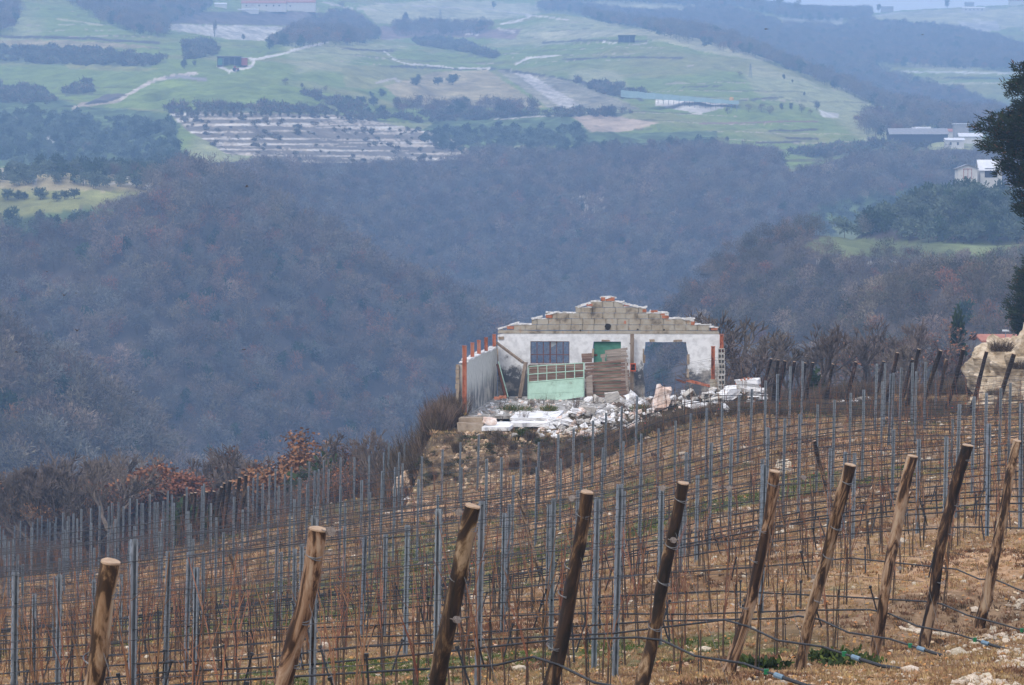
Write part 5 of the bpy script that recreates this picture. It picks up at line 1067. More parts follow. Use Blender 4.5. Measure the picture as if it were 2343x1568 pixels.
spec = [(1245, 795, 'block', .5, .34, (.1, -.1, .1), 'large squared tan block on the left of the rubble heap'), (1155, 822, 'chunk', .45, .3, (.2, .4, .3), 'white-topped block left of the large tan block'), (1085, 826, 'chunk', .4, .3, (.3, -.5, .2), 'pale block at the left end of the rubble heap'),
 (1395, 808, 'chunk', .5, .35, (.5, .7, .5), 'grey tilted block behind the long white slab'), (1380, 862, 'slab', 1.5, .2, (0, .62, .1), 'long white slab sliding down the front of the rubble'), (1600, 805, 'rock', .5, .8, (0, .2, 0), 'tall pinkish boulder standing in the middle of the rubble'),
 (1792, 785, 'hollow', .42, .34, (.3, -.6, .4), 'hollow concrete block tipped up with its hole facing the viewer'), (1745, 790, 'chunk', .36, .12, (.1, -.5, .1), 'thin white plate leaning on the tipped hollow block'), (1748, 757, 'chunk', .15, .12, (0, 0, 0), 'small round white stone above the tipped hollow block'),
 (1925, 790, 'hollow', .42, .26, (.1, .1, .3), 'hollow concrete block below the pier stub, upper of two'), (1985, 822, 'hollow', .42, .26, (.2, -.2, .2), 'hollow concrete block below the pier stub, lower of two'), (2065, 775, 'chunk', .72, .42, (.2, -.55, .3), 'big pale concrete chunk right of the pier stub'),
 (2072, 855, 'slab', .8, .1, (0, .55, .3), 'upper of two thin white slabs lying side by side right of centre'), (2040, 870, 'slab', .8, .1, (0, .6, .2), 'lower of two thin white slabs lying side by side right of centre'), (2085, 895, 'slab', .55, .12, (.2, .7, .2), 'short white slab at the foot of the two thin slabs'),
 (2000, 885, 'chunk', .36, .2, (.1, .2, .4), 'small grey squared stone at the lower right of the heap'), (1850, 855, 'chunk', .5, .26, (.2, .3, .2), 'grey rounded slab below the tipped hollow block'), (1775, 838, 'chunk', .3, .22, (0, .4, .2), 'white lump below the tipped hollow block'),
 (1890, 875, 'chunk', .25, .14, (0, .2, .2), 'small white stone under the two hollow blocks'), (2170, 862, 'chunk', .5, .18, (.2, -.3, 0), 'flat pale stone at the right edge of the heap'), (2240, 855, 'chunk', .4, .2, (.2, -.3, .4), 'white-topped stone right of the flat pale one'),
 (2205, 715, 'brickchunk', .8, .5, (.1, -.1, 0), 'big white wall fragment edged with orange brick right of the ruin'), (2262, 700, 'chunk', .22, .3, (0, .3, 0), 'small pale stone leaning on the brick-edged wall fragment'), (2290, 745, 'chunk', .4, .16, (0, 0, .2), 'orange-stained stone beside the brick-edged wall fragment'),
 (2250, 775, 'chunk', .5, .14, (0, .1, 0), 'flat white stone below the brick-edged fragment'), (2310, 790, 'chunk', .34, .22, (.2, .1, .3), 'brownish stone at the far right of the rubble'), (955, 858, 'chunk', .28, .24, (.2, .3, .1), 'rounded white stone above the broad slab'),
 (885, 855, 'chunk', .3, .16, (.1, .1, .2), 'orange-white stone just above the broad slab'), (1000, 892, 'chunk', .4, .14, (.1, .1, .2), 'white flat stone right of the broad slab'), (1075, 885, 'block', .48, .26, (.1, .1, .2), 'mossy squared block right of the broad slab'), (1150, 880, 'chunk', .35, .14, (.1, .2, .2), 'white plate right of the mossy squared block'),
 (1190, 905, 'chunk', .42, .16, (.1, .2, 0), 'low white stone at the front of the rubble, centre left'), (1240, 862, 'chunk', .34, .16, (.1, .2, 0), 'white stone below the large tan block'), (1295, 885, 'chunk', .3, .16, (.1, .2, .5), 'white stone left of the long sliding slab'),
 (1470, 838, 'chunk', .36, .24, (.1, .5, .5), 'white stone right of the long sliding slab'), (1515, 870, 'chunk', .3, .2, (.3, .5, .5), 'small white stone before the tall boulder'), (1440, 885, 'chunk', .3, .2, (.3, .1, .5), 'white lump under the long sliding slab'), (1665, 800, 'chunk', .36, .16, (.1, -.2, .2), 'white stone right of the tall pinkish boulder'),
 (380, 962, 'pink', .42, .22, (0, .1, .2), 'pinkish white stone lying on the front left slab'), (340, 855, 'brick', .36, .2, (.1, .1, .2), 'brown brick lump on the floor by the left wall'), (430, 800, 'brick', .2, .1, (0, 0, .2), 'small brick under the left corner of the end wall'), (472, 792, 'brick', .22, .1, (0, 0, .4), 'small pale brick near the thick plank'),
 (840, 968, 'chunk', .45, .2, (.1, .1, .2), 'grey stone at the right end of the broken slab'), (920, 975, 'chunk', .5, .18, (.1, .1, .2), 'flat grey stone on the bank edge'), (1040, 970, 'chunk', .45, .16, (.1, .1, .2), 'white-topped flat stone on the bank edge, middle'), (1130, 968, 'chunk', .3, .2, (.1, .5, .2), 'round white stone on the bank edge'), (1210, 955, 'chunk', .5, .14, (.1, .1, .2), 'white-topped flat stone on the bank edge, rightmost')]
M['pinkstone'] = mat('pink_limestone', [(.45, .3, .22), (.7, .55, .46), (.8, .76, .72)], 3, .9, 6, bump=.5)
for i, (zx, zy, ty, w, h, rt, lb) in enumerate(spec):
    w *= 1.1; h *= 1.1
    if ty == 'hollow':
        b = MB(); hollow(b, (0, 0, 0), (w, .25, h), Matrix.Identity(3)); me = b.mesh('hollow_block', M['block2']); nm, ct = 'hollow_block', 'block'
    elif ty == 'block': me = chunk(i, (w, w * .6, h), M['block2'], .05); nm, ct = 'concrete_block', 'block'
    elif ty == 'slab': me = chunk(i, (w, .5, h), M['slabtop'], .12); nm, ct = 'fallen_slab', 'slab'
    elif ty == 'rock': me = chunk(i, (w, .5, h), M['pinkstone'], .3); nm, ct = 'boulder', 'boulder'
    elif ty == 'brickchunk': me = chunk(i, (w, .5, h), M['slabtop'], .25); nm, ct = 'wall_fragment', 'wall fragment'
    elif ty == 'brick': me = chunk(i, (w, .16, h), M['terracotta'], .12); nm, ct = 'brick', 'brick'
    elif ty == 'pink': me = chunk(i, (w, .3, h), M['pinkstone'], .25); nm, ct = 'stone', 'stone'
    else: me = chunk(i, (w, w * .7, h), random.choice([M['block2'], M['slabtop'], M['slabtop']]), .28); nm, ct = 'rubble_stone', 'stone'
    D = 119.5 if ty == 'pink' else None
    o = place(nm, me, zx, zy + h / .0058 * .4, (rt[0], rt[1], rt[2]), lb, ct, h * .42, D) if D is None else place(nm, me, zx, zy, rt, lb, ct, 0, 118)
    if ty == 'brickchunk':
        b = MB()
        for a in np.linspace(-.1, 3.3, 12): b.box((math.cos(a) * w * .52, .02, math.sin(a) * h * .5 - .02), (.12, .3, .07), M=Matrix.Rotation(-a, 3, 'Y'), jit=.01)
        b.build('brick_edge', M['terracotta'], o)
# uncountable small debris
n = 9000; lx = RNG.uniform(.4, 16.5, n); ly = RNG.uniform(-8.5, 14, n)
dn = np.where(ly < 1.5, .28 + .75 * np.exp(-((ly + 4 - (lx - 7) * .25) / 2.2) ** 2) * (lx > 2.2), .10 + .2 * (lx < 3)); dn *= np.where(lx > 12.5, (ly > -4) & (ly < 2), 1)
dn *= np.where((lx < 3.5) & (ly < -.5), .12, 1); k = RNG.random(n) < dn; P = np.array([tuple(RM @ Vector((a, b_, 0))) for a, b_ in zip(lx[k], ly[k])]); P[:, 2] = np.maximum(hgt(P[:, 0], P[:, 1]), np.where((ly[k] > 0) & (lx[k] < 10.4), FLOOR, -99)); s = .03 + np.where((ly[k] < 0) & (lx[k] > 2.2), .2, .1) * RNG.random(len(P)) ** 2.3
scatter('rubble', P + np.array([0, 0, .01]), s, [stone(60, M['slabtop'], .5), stone(61, M['block2'], .5), stone(62, M['slabtop'], .5), stone(63, M['pinkstone'], .5), stone(64, M['block2'], .5), stone(65, M['pinkstone'], .4), stone(66, M['slabtop'], .5), stone(67, M['block2'], .5)], 'small white and grey rubble around the fallen blocks of the ruin', 'rubble', 2)
# scree on the bank below the corner
n = 4200; lx = RNG.uniform(-1.8, 7.5, n); ly = RNG.uniform(-13.5, -7.2, n); w_ = fbm(lx * .9, ly * .9, 3); k = RNG.random(n) < .9 * sstep(-.1, .8, w_ + .8 - .28 * np.abs(lx - 1.0 + (ly + 7) * .35)); P = np.array([tuple(RM @ Vector((a, b_, 0))) for a, b_ in zip(lx[k], ly[k])]); P[:, 2] = hgt(P[:, 0], P[:, 1])
M['scree'] = mat('orange_limestone', [(.3, .17, .09), (.5, .36, .23), (.66, .56, .44)], 4, .9, rnd=.25)
scatter('scree', P, .03 + .1 * RNG.random(len(P)) ** 2.2, [stone(70 + i, M['scree'], .45) for i in range(4)], 'orange-tan limestone scree on the bank below the ruin', 'scree', 2)
# rocks at the left foot of the bank and the white cliff at the right edge
def crag(name, P0, dims, seed, mt, label, sub=5, amp=.2):
    bm = bmesh.new(); bmesh.ops.create_icosphere(bm, subdivisions=sub, radius=1); r = random.Random(seed); from mathutils import noise
    for v in bm.verts:
        n_ = v.co.normalized(); c = Vector([x * .9 for x in n_]); f = 1 + amp * (.5 * abs(noise.noise(c * 4.2 + Vector((5, seed, 0)))) - .5 * abs(noise.noise(c * 8)) + noise.noise(c * 1.3 + Vector((seed, 0, 0))) + .6 * noise.noise(c * 3.1 + Vector((0, seed, 0))) + .3 * noise.noise(Vector((c.x * 7, c.y * 7, c.z * 9))) + .25 * noise.noise(c * 14))
        v.co = Vector((n_.x * dims[0] * f, n_.y * dims[1] * f, n_.z * dims[2] * f))
    me = bpy.data.meshes.new(name); bm.to_mesh(me); bm.free(); me.materials.append(mt); o = put(name, me, None, P0); return tag(o, label, 'rock')
M['cliff'] = mat('cream_limestone', [(.2, .15, .09), (.43, .34, .23), (.6, .5, .37)], 1.7, .95, 9, stretch=(1, 1, 2.2), bump=1.0, pos=[.36, .47, .6], bscale=7)
p = pt(2356, 880, 112); crag('limestone_crag', (p.x + .9, 113.5, -5.9), (2.6, 2.8, 2.9), 3, M['cliff'], 'cream limestone rock face at the right edge behind the vines', 6, .3)
crag('limestone_crag', (pt(2310, 930, 112).x, 112.5, -6.3), (1.5, 1.6, 1.25), 5, M['cliff'], 'lower shoulder of cream limestone left of the big rock face', 5, .3)
p = rpt(-65, 1345, 119); crag('limestone_crag', (pt(925, 1135, 119).x, 119, pt(925, 1125, 119).z), (.42, .5, .75), 7, M['scree'], 'upright tan rock at the left foot of the ruin\'s bank', 4, .3)
p = pt(948, 1141, 117); o = crag('white_sheet', (p.x, p.y, p.z), (.42, .4, .1), 9, M['lime_white'], 'white flat stone lying right of the upright tan rock', 3, .2)

# ---------------------------------------------------------------- trees one can tell apart
def bare_tree(name, seed, H=5.0, spread=.9, levels=5, leaf=0, fork=.25, up=.35, twig=.019):
    """nominal height H; returns trunk mesh, crown mesh"""
    r = random.Random(seed); tr, crn = MB(), MB()
    def grow(p, d, L_, rad, lv):
        k = 3; pts = [p]; q = d.copy()
        for i in range(k):
            q = (q + Vector((r.uniform(-1, 1), r.uniform(-1, 1), r.uniform(-.6, .8) * .6)) * .17 + Vector((0, 0, .04))).normalized(); pts.append(pts[-1] + q * L_ / k)
        m = tr if lv <= 0 else crn
        m.tube(pts, [rad, rad * .85, rad * .72, rad * .6], 6 if lv < 1 else (4 if lv < 3 else 3), cap=False)
        if leaf and lv >= levels - 2:
            for _ in range(leaf):
                c = pts[-1].lerp(pts[1], r.random()) + Vector([r.gauss(0, .1) for _ in range(3)]); s = r.uniform(.05, .1); a = Vector([r.uniform(-1, 1) for _ in range(3)]).normalized(); b_ = a.orthogonal().normalized()
                crn.add([c - a * s * .5, c + b_ * s * .45, c + a * s * .6, c - b_ * s * .45], [(0, 1, 2, 3)], 1)
        if lv >= levels: return
        n = r.choice((2, 3, 3)) if lv < levels - 1 else 4
        for i in range(n):
            an = r.uniform(0, 2 * math.pi); side = q.orthogonal().normalized(); side.rotate(Matrix.Rotation(an, 3, q)); sp = r.uniform(.45, 1.0) * spread
            nd = (q * 1.0 + side * sp + Vector((0, 0, up * r.random()))).normalized(); t = r.uniform(.45, 1) if i else 1
            bp = pts[1].lerp(pts[3], t) if t < 1 else pts[3]
            grow(bp, nd, L_ * r.uniform(.6, .85), max(rad * .58, twig), lv + 1)
    grow(Vector((0, 0, -.3)), Vector((r.uniform(-.1, .1), r.uniform(-.1, .1), 1)).normalized(), H * fork + .3, H * .042, 0)
    zmax = max(p[2] for p in crn.v); s = H / zmax
    for m in (tr, crn): m.v = [(x * s, y * s, z * s) for x, y, z in m.v]
    return tr.mesh(name + '_trunk', M['bark']), crn.mesh(name + '_crown', M['branch'], M['leafbrown'])
M['branch'] = mat('branches', [(.075, .057, .046), (.19, .148, .12)], 5, .95, rnd=.2)
M['leafbrown'] = leafmat('rusty_oak_leaves', (.17, .065, .03), (.4, .19, .1), .2)
BT = [bare_tree('bare_tree', 1, spread=.9, levels=6), bare_tree('bare_tree', 2, spread=.75, levels=6, up=.5), bare_tree('bare_tree', 3, spread=1.1, levels=6, fork=.2), bare_tree('bare_tree', 4, spread=.8, levels=6, fork=.3), bare_tree('bare_tree', 5, spread=.7, levels=6, up=.6)]
OT = [bare_tree('oak', 11, spread=1.0, levels=5, leaf=12, fork=.2), bare_tree('oak', 12, spread=.9, levels=5, leaf=10, fork=.22), bare_tree('oak', 13, spread=1.0, levels=5, leaf=16, fork=.16)]
FT = [bare_tree('thin_leaf_tree', 21, spread=.9, levels=6, leaf=1, fork=.22)]
def tree(kind, u, vtop, D, label, group, name='bare_tree', cat='tree', wide=1.0, rz=None):
    T = pt(u, vtop, D); z = gz(T.x, T.y); H = max(T.z - z, 1.2); s = H / 5.0
    o = thing(name, label, cat, (T.x, T.y, z), random.uniform(0, 6.28) if rz is None else rz, group); o.scale = (s * wide, s * wide, s)
    put('trunk', kind[0], o); put('crown', kind[1], o); return o
LG, RG = 'trees beyond the left crest', 'trees behind the right end of the vineyard'
for a in [(BT[0], 205, 1048, 205, 'tall dark-stemmed bare tree, highest of the bare group on the left crest', LG, 1.15), (BT[1], 140, 1075, 200, 'broad pale bare tree left of the highest one on the left crest', LG, 1.3), (BT[2], 258, 1045, 210, 'bare tree just right of the highest one on the left crest', LG, 1.2),
          (BT[3], 95, 1105, 195, 'low bare tree toward the left edge', LG, 1.4), (BT[4], 175, 1062, 215, 'slender bare tree between the two tallest on the left crest', LG, 1.2), (BT[1], 30, 1150, 190, 'small bare tree nearest the left edge', LG, 1.5), (BT[0], 290, 1080, 205, 'wispy bare tree left of the russet oaks', LG, 1.2),
          (BT[3], 425, 1035, 190, 'slim bare tree behind the leaning wooden posts on the left', LG, 1.1), (BT[4], 462, 1060, 185, 'thin bare tree right of the leaning wooden post cluster', LG, 1.1), (BT[2], 520, 1040, 180, 'leaning bare tree between the post cluster and the yellowish one', LG, 1.1), (FT[0], 596, 1018, 172, 'yellowish-stemmed tree with few leaves in the middle of the left crest', LG, 1.3),
          (BT[0], 640, 1075, 170, 'small bare tree left of the large russet oak', LG, 1.2), (BT[2], 832, 1008, 150, 'twisted bare tree between the russet oak and the brush thicket', LG, 1.3), (BT[1], 880, 1000, 142, 'bare tree touching the left side of the brush thicket', LG, 1.2), (BT[3], 790, 1040, 160, 'small bare tree right of the russet oak', LG, 1.2), (BT[4], 560, 1070, 178, 'small leafless tree left of the yellowish one', LG, 1.2),
          (BT[0], 1745, 718, 165, 'tallest bare tree right of the ruin, with two main limbs', RG, 1.25), (BT[2], 1700, 770, 155, 'spreading bare tree close to the ruin\'s right side', RG, 1.3), (BT[1], 1960, 758, 185, 'bare tree with a leaning stem right of the ivy-clad tree', RG, 1.2), (BT[3], 2012, 775, 190, 'pale bare tree in the middle of the right group', RG, 1.3),
          (BT[4], 1905, 790, 180, 'small bare tree just right of the ivy-clad tree', RG, 1.3), (BT[0], 2105, 735, 200, 'upright bare tree behind the larger leaning posts', RG, 1.1), (FT[0], 2045, 742, 215, 'round reddish tree crown behind the right posts', RG, 1.5), (FT[0], 2150, 770, 215, 'brownish tree right of the round reddish crown', RG, 1.5),
          (BT[2], 2225, 790, 190, 'low bare tree left of the limestone rock', RG, 1.4), (BT[1], 1812, 800, 160, 'thin bare tree between the tallest one and the ivy-clad one', RG, 1.1), (BT[4], 2075, 800, 170, 'low bare tree behind the right posts', RG, 1.4), (BT[3], 1655, 810, 160, 'small bare tree half hidden by the ruin\'s right wall', RG, 1.2)]:
    tree(a[0], a[1], a[2] - (22 if a[5] == LG else 12), a[3], a[4], a[5], wide=a[6])
for a in [(OT[0], 705, 990, 165, 'large russet oak still in leaf on the left crest', 1.35), (OT[1], 748, 1008, 168, 'second russet oak touching the right side of the large one', 1.2), (OT[2], 372, 1060, 188, 'rust-coloured oak above the leaning wooden posts', 1.3), (OT[1], 330, 1078, 190, 'rust-coloured oak left of the one above the leaning posts', 1.5),
          (OT[2], 408, 1080, 185, 'small rust-coloured oak right of the one above the leaning posts', 1.4), (OT[2], 800, 1070, 150, 'low pinkish-brown oak right of the large russet oak', 1.5), (OT[1], 45, 1190, 185, 'low rust-coloured bush at the left edge', 1.4)]:
    tree(a[0], a[1], a[2] - (22 if a[5] == LG else 12), a[3], a[4], LG, 'russet_oak', 'tree', a[5])
def leafy(name, u, vtop, D, mesh_, label, group, H0, trunk=True, wide=1.0, cat='tree', base=None):
    T = pt(u, vtop, D); z = gz(T.x, T.y) if base is None else base; s = (T.z - z) / H0; o = thing(name, label, cat, (T.x, T.y, z), random.uniform(0, 6), group); o.scale = (s * wide, s * wide, s)
    if trunk: b = MB(); b.tube([(0, 0, -.3), (.02, 0, H0 * .3), (0, .02, H0 * .6)], [.1, .08, .04], 6); put('trunk', b.mesh('trunk', M['bark']), o)
    put('crown', mesh_, o); return o
cyp = crown_mesh('cypress_crown', 2600, .75, 2.6, .28, [M['conifer']], 2.9, clumps=40, seed=71, asp=.5, tk=0, cone=1)
leafy('cypress', 2190, 690, 230, cyp, 'dark narrow cypress behind the right posts', RG, 5.4, wide=.6)
ev1 = crown_mesh('evergreen_bush_crown', 1500, 1.2, 1.3, .22, [M['evergreen']], 1.5, clumps=18, seed=72, asp=.55, tk=0)
leafy('evergreen_bush', 762, 1056, 158, ev1, 'small dark evergreen bush beside the large russet oak', LG, 2.7)
leafy('evergreen_bush', 438, 1150, 150, ev1, 'dark evergreen bush behind the leaning wooden posts', LG, 2.7)
# ivy-clad tree
o = tree(BT[1], 1863, 735, 150, 'bare tree with ivy-covered trunk right of the ruin', RG, 'ivy_clad_tree', 'tree', 1.2)
iv = crown_mesh('ivy', 900, .34, 1.35, .16, [M['evergreen']], 1.45, clumps=16, seed=73, asp=.7, tk=0); put('ivy', iv, o)
# brush thicket left of the ruin: upright twiggy shrubs
def brush(seed, n=420, H=1.6, W_=.8, warm=.5):
    r = random.Random(seed); b = MB()
    for i in range(n):
        a = r.uniform(0, 6.28); d = W_ * r.random() ** .6; x, y = d * math.cos(a), d * math.sin(a); h = H * r.uniform(.35, 1.0) * (1 - .3 * d / W_); ln = r.uniform(.05, .5); z0 = r.uniform(0, .5) * h * (r.random() < .5)
        p = Vector((x * .6, y * .6, z0)); dr = Vector((math.cos(a) * ln + r.uniform(-.25, .25), math.sin(a) * ln + r.uniform(-.25, .25), 1)).normalized(); p2 = p + dr * (h - z0) * .6; p3 = p2 + (dr + Vector((r.uniform(-.3, .3), r.uniform(-.3, .3), 0))).normalized() * (h - z0) * .4
        w = r.uniform(.006, .012); s = dr.cross(Vector((r.uniform(-1, 1), r.uniform(-1, 1), 0))).normalized() * w
        b.add([p - s, p + s, p2 + s * .8, p2 - s * .8, p3], [(0, 1, 2, 3), (3, 2, 4)], 0 if r.random() > warm else 1)
        for _ in range(2):
            c = p.lerp(p3, r.uniform(.3, 1)); e = Vector((r.uniform(-1, 1), r.uniform(-1, 1), r.uniform(0, 1))).normalized() * r.uniform(.08, .22); b.add([c - s * .6, c + s * .6, c + e], [(0, 1, 2)], 0 if r.random() > warm else 1)
    return b.mesh('brush', M['twigdark'], M['twigwarm'], M['evergreen'])
M['twigdark'] = leafmat('dark_twigs', (.045, .035, .025), (.11, .085, .065), .25); M['twigwarm'] = leafmat('warm_twigs', (.115, .08, .056), (.22, .165, .12), .25)
BR = [brush(i) for i in range(4)]; BRS = [brush(20 + i, 70, warm=.7) for i in range(4)]
TG = 'shrubs of the thicket left of the ruin'
for i, (u, vt, D, wd, lb) in enumerate([(1030, 905, 128, 1.0, 'tall twiggy shrub against the ruin\'s left wall'), (1000, 930, 127, 1.1, 'twiggy shrub second nearest the ruin\'s left wall'), (965, 925, 130, 1.1, 'feathery brown shrub in the middle of the thicket, rear'), (935, 960, 131, 1.1, 'feathery shrub at the thicket\'s upper left'),
                                        (1035, 980, 122.5, .9, 'dark shrub just below the ruin\'s left wall'), (990, 1000, 122, 1.1, 'dense rusty-brown shrub in the front of the thicket'), (945, 1005, 123, 1.1, 'dense rusty-brown shrub at the thicket\'s lower left'), (1010, 1050, 119, 1.0, 'low dark shrub at the foot of the thicket'), (965, 1055, 119.5, 1.1, 'low rusty shrub beside the upright tan rock'), (905, 1000, 132, 1.0, 'pale thin shrub at the thicket\'s left end')]):
    T = pt(u, vt, D); z = gz(T.x, T.y); s = max((T.z - z) / 1.5, .4); s2 = min(s, 1.15)
    o = put('shrub', BR[i % 4], None, (T.x, T.y, T.z - 1.5 * s if s < 3 else z), rz=random.uniform(0, 6)); o.scale = (min(s, 1.5) * wd, min(s, 1.5) * wd, s); tag(o, lb, 'shrub', TG)
    if s > 1.6:
        for _ in range(0): pass
n = 420; u_ = RNG.uniform(895, 1056, n); D_ = RNG.uniform(117.5, 133, n); X = (u_ - 1171) / F * D_; Z = hgt(X, D_); lx = (X - RO[0]) * RL.x + (D_ - RO[1]) * RL.y; k = (lx < -.35) & (RNG.random(n) < sstep(880, 990, u_) + .2)
scatter('thicket', np.column_stack([X, D_, Z])[k], RNG.uniform(.5, 1.15, int(k.sum())), BR + BRS, 'tangled grey-brown brush filling the thicket left of the ruin', 'thicket', .4)
# uncountable scrub: bank, crest and behind the right posts
def strip(n, ulo, uhi, D0, D1, p=1.0):
    D = RNG.uniform(D0, D1, n); u = RNG.uniform(ulo, uhi, n); X = (u - 1171) / F * D; return np.column_stack([X, D, hgt(X, D)])
P = np.vstack([strip(900, 380, 700, 168, 250), strip(500, 650, 960, 146, 215), ])
FTs = [BT[i][1] for i in range(5)] + [FT[0][1]]
Pr = strip(560, 1660, 2420, 175, 260); scatter('right_crest_scrub', Pr, RNG.uniform(.22, .55, len(Pr)), FTs, 'grey-brown scrub and saplings behind the right end of the vineyard', 'scrub', .25)
scatter('crest_scrub', P, RNG.uniform(.35, .8, len(P)), FTs, 'tangled grey-brown scrub of small bare trees along the crest behind the vineyard', 'scrub', .25)
P = strip(330, -80, 400, 182, 250); scatter('crest_wood', P, RNG.uniform(.75, 1.3, len(P)), FTs, 'mass of small bare trees at the left end of the crest', 'wood', .2)
P = np.vstack([strip(700, -80, 900, 150, 200), strip(260, 1680, 2300, 128, 165)]); scatter('crest_brambles', P, RNG.uniform(.35, .8, len(P)), BR, 'low brambles at the foot of the scrub behind the vineyard', 'scrub', .25)
n = 9000; lx = RNG.uniform(-3.5, 19, n); ly = RNG.uniform(-19, -4, n); lo_ = np.interp(lx, EX, EY) + .3; hi_ = np.where(lx < 9, -8.3, -6.5) + .3 * np.clip(lx - 9, 0, 6); k = (ly > lo_) & (ly < hi_) & (RNG.random(n) < np.where((lx > -1.2) & (lx < 3.2), .65, 1))
Pq = np.array([tuple(RM @ Vector((a, b_, 0))) for a, b_ in zip(lx[k], ly[k])]); Pq[:, 2] = hgt(Pq[:, 0], Pq[:, 1])
LGm = [crown_mesh('low_green', 260, .9, .4, .2, [M['evergreen'], M['twigdark']], .25, clumps=9, seed=75 + i, asp=.3, tk=0, mix=.5) for i in range(2)]
scatter('bank_scrub', Pq, RNG.uniform(.1, .34, len(Pq)) * (.7 + .6 * RNG.random(len(Pq))), BRS + BR[:1] + BRS[:2] + LGm, 'dark low scrub and brambles on the bank below the rubble', 'scrub', .5)
n = 150; lx = RNG.uniform(.6, 14, n); ly = RNG.uniform(-7, 15, n); k = (RNG.random(n) < .4) | (ly > 14.0) | ((lx > 6.3) & (ly > 1)); Pq = np.array([tuple(RM @ Vector((a, b_, 0))) for a, b_ in zip(lx[k], ly[k])]); Pq[:, 2] = np.maximum(hgt(Pq[:, 0], Pq[:, 1]), FLOOR)
scatter('ruin_weeds', Pq, RNG.uniform(.15, .45, len(Pq)), BRS, 'dry leafless weeds growing through the rubble inside the ruin', 'weeds', .3)
for i, (zx, zy, s, lb) in enumerate([(770, 812, .75, 'dry branching weed in front of the mint-green gate, left'), (985, 790, .7, 'dry branching weed in front of the mint-green gate, right'), (1300, 800, .85, 'dry tangled weed before the brown plank panel'), (1500, 800, .8, 'dry weeds growing before the big wall opening'), (1740, 800, 1.0, 'dense dry brush in front of the rusty channel'), (690, 812, .5, 'thin dry weed at the left corner of the mint-green gate')]):
    p = rpt(zx, zy, 130 if zx < 1100 else 126); p.z = max(gz(p.x, p.y), FLOOR); o = put('dry_weed', BRS[i % 4], None, p, rz=i); o.scale = (s * .55, s * .55, s * .75); tag(o, lb, 'weed', 'dry weeds in the ruin')
for zx, zy, s, lb in [(570, 862, 1.0, 'low green grassy patch on the ruin\'s floor behind the broad slab'), (1480, 790, .9, 'green grass patch in front of the big wall opening'), (800, 862, .5, 'small green tuft at the rear edge of the broad slab'), (600, 1035, .55, 'green creeping plant on the bank under the broken slab')]:
    p = rpt(zx, zy, 126.5 if zy < 900 else 116); p.z = max(gz(p.x, p.y), FLOOR - 10 * (zy > 900)); b = MB()
    me = crown_mesh('grass_patch', 700, .75 * s, .14, .13, [M['grass'], M['straw']], .1, clumps=14, seed=int(zx), asp=.12, tk=0, mix=.2, up=1.2); o = put('grass_patch', me, None, p); tag(o, lb, 'grass patch')
# green plants at the feet of the near posts
for u, v, s, lb in [(1905, 1520, .55, 'dark green leafy weed patch between the sixth and seventh wooden posts'), (1960, 1528, .5, 'dark green leafy weed patch right of the similar one, near the bottom edge'), (1745, 1535, .4, 'small green leafy weed near the sixth wooden post')]:
    p = pt(u, v, 1.0); D = 30.5
    for _ in range(6): D = hs(p.x * D, D) / p.z
    P_ = p * D; me = crown_mesh('leafy_weed', 330, s * .8, .06, .06, [M['evergreen'], M['grass']], .06, clumps=16, seed=int(u), asp=.55, tk=0, mix=.4); o = put('leafy_weed', me, None, (P_.x, P_.y, gz(P_.x, P_.y))); tag(o, lb, 'weed')
# ---- big conifer at the right edge
def conifer(label, u, vtop, vbase, D, prof, seed, name):
    r = np.random.default_rng(seed); T = pt(u, vtop, D); zb = pt(u, vbase, D).z; H = T.z - zb; o = thing(name, label, 'tree', (T.x, T.y, zb)); Vs = []
    b = MB(); b.tube([(0, 0, -3), (0, 0, H * .5), (.05, 0, H * .97)], [.26, .17, .03], 8); b.build('trunk', M['bark'], o)
    br = MB(); z = H * .16; cen = []
    while z < H * .985:
        t = z / H; R_ = np.interp(t, [p[0] for p in prof], [p[1] for p in prof])
        for _ in range(int(4 + 3.4 * R_)):
            a = r.uniform(0, 2 * math.pi); L_ = R_ * r.uniform(.55, 1.12); dz = r.uniform(-.1, .35) * L_; e = Vector((math.cos(a) * L_, math.sin(a) * L_, z + dz)); br.tube([(0, 0, z), e * .5 + Vector((0, 0, z * .5 - .06 * L_)), e], [.035, .02, .008], 4, cap=False)
            m = int(9 + 16 * L_); tt = r.random(m) ** .6
            for q in tt: cen.append((e.x * q + r.normal(0, .1), e.y * q + r.normal(0, .1), z + dz * q + r.normal(0, .08)))
        z += .2
    br.build('branches', M['bark'], o); C0 = np.array(cen); n = len(C0) * 5; c = np.repeat(C0, 5, 0) + r.normal(0, .075, (n, 3))
    d = c * np.array([1, 1, 0]); d /= np.linalg.norm(d, axis=1)[:, None] + 1e-6; t_ = d + r.normal(0, .7, (n, 3)) + np.array([0, 0, .5]); t_ /= np.linalg.norm(t_, axis=1)[:, None]; s_ = np.cross(t_, r.normal(0, 1, (n, 3))); s_ /= np.linalg.norm(s_, axis=1)[:, None]
    L_ = r.uniform(.1, .24, (n, 1)); V = np.stack([c - s_ * L_ * .13, c + s_ * L_ * .13, c + t_ * L_ + s_ * L_ * .05, c + t_ * L_ - s_ * L_ * .05], 1).reshape(-1, 3)
    me = np_mesh('foliage', V, np.arange(4 * n).reshape(n, 4), [M['conifer'], M['rust_needle']], (r.random(n) < .06).astype(int)); put('foliage', me, o); return o
M['rust_needle'] = leafmat('browned_needles', (.08, .04, .015), (.15, .08, .03), .2)
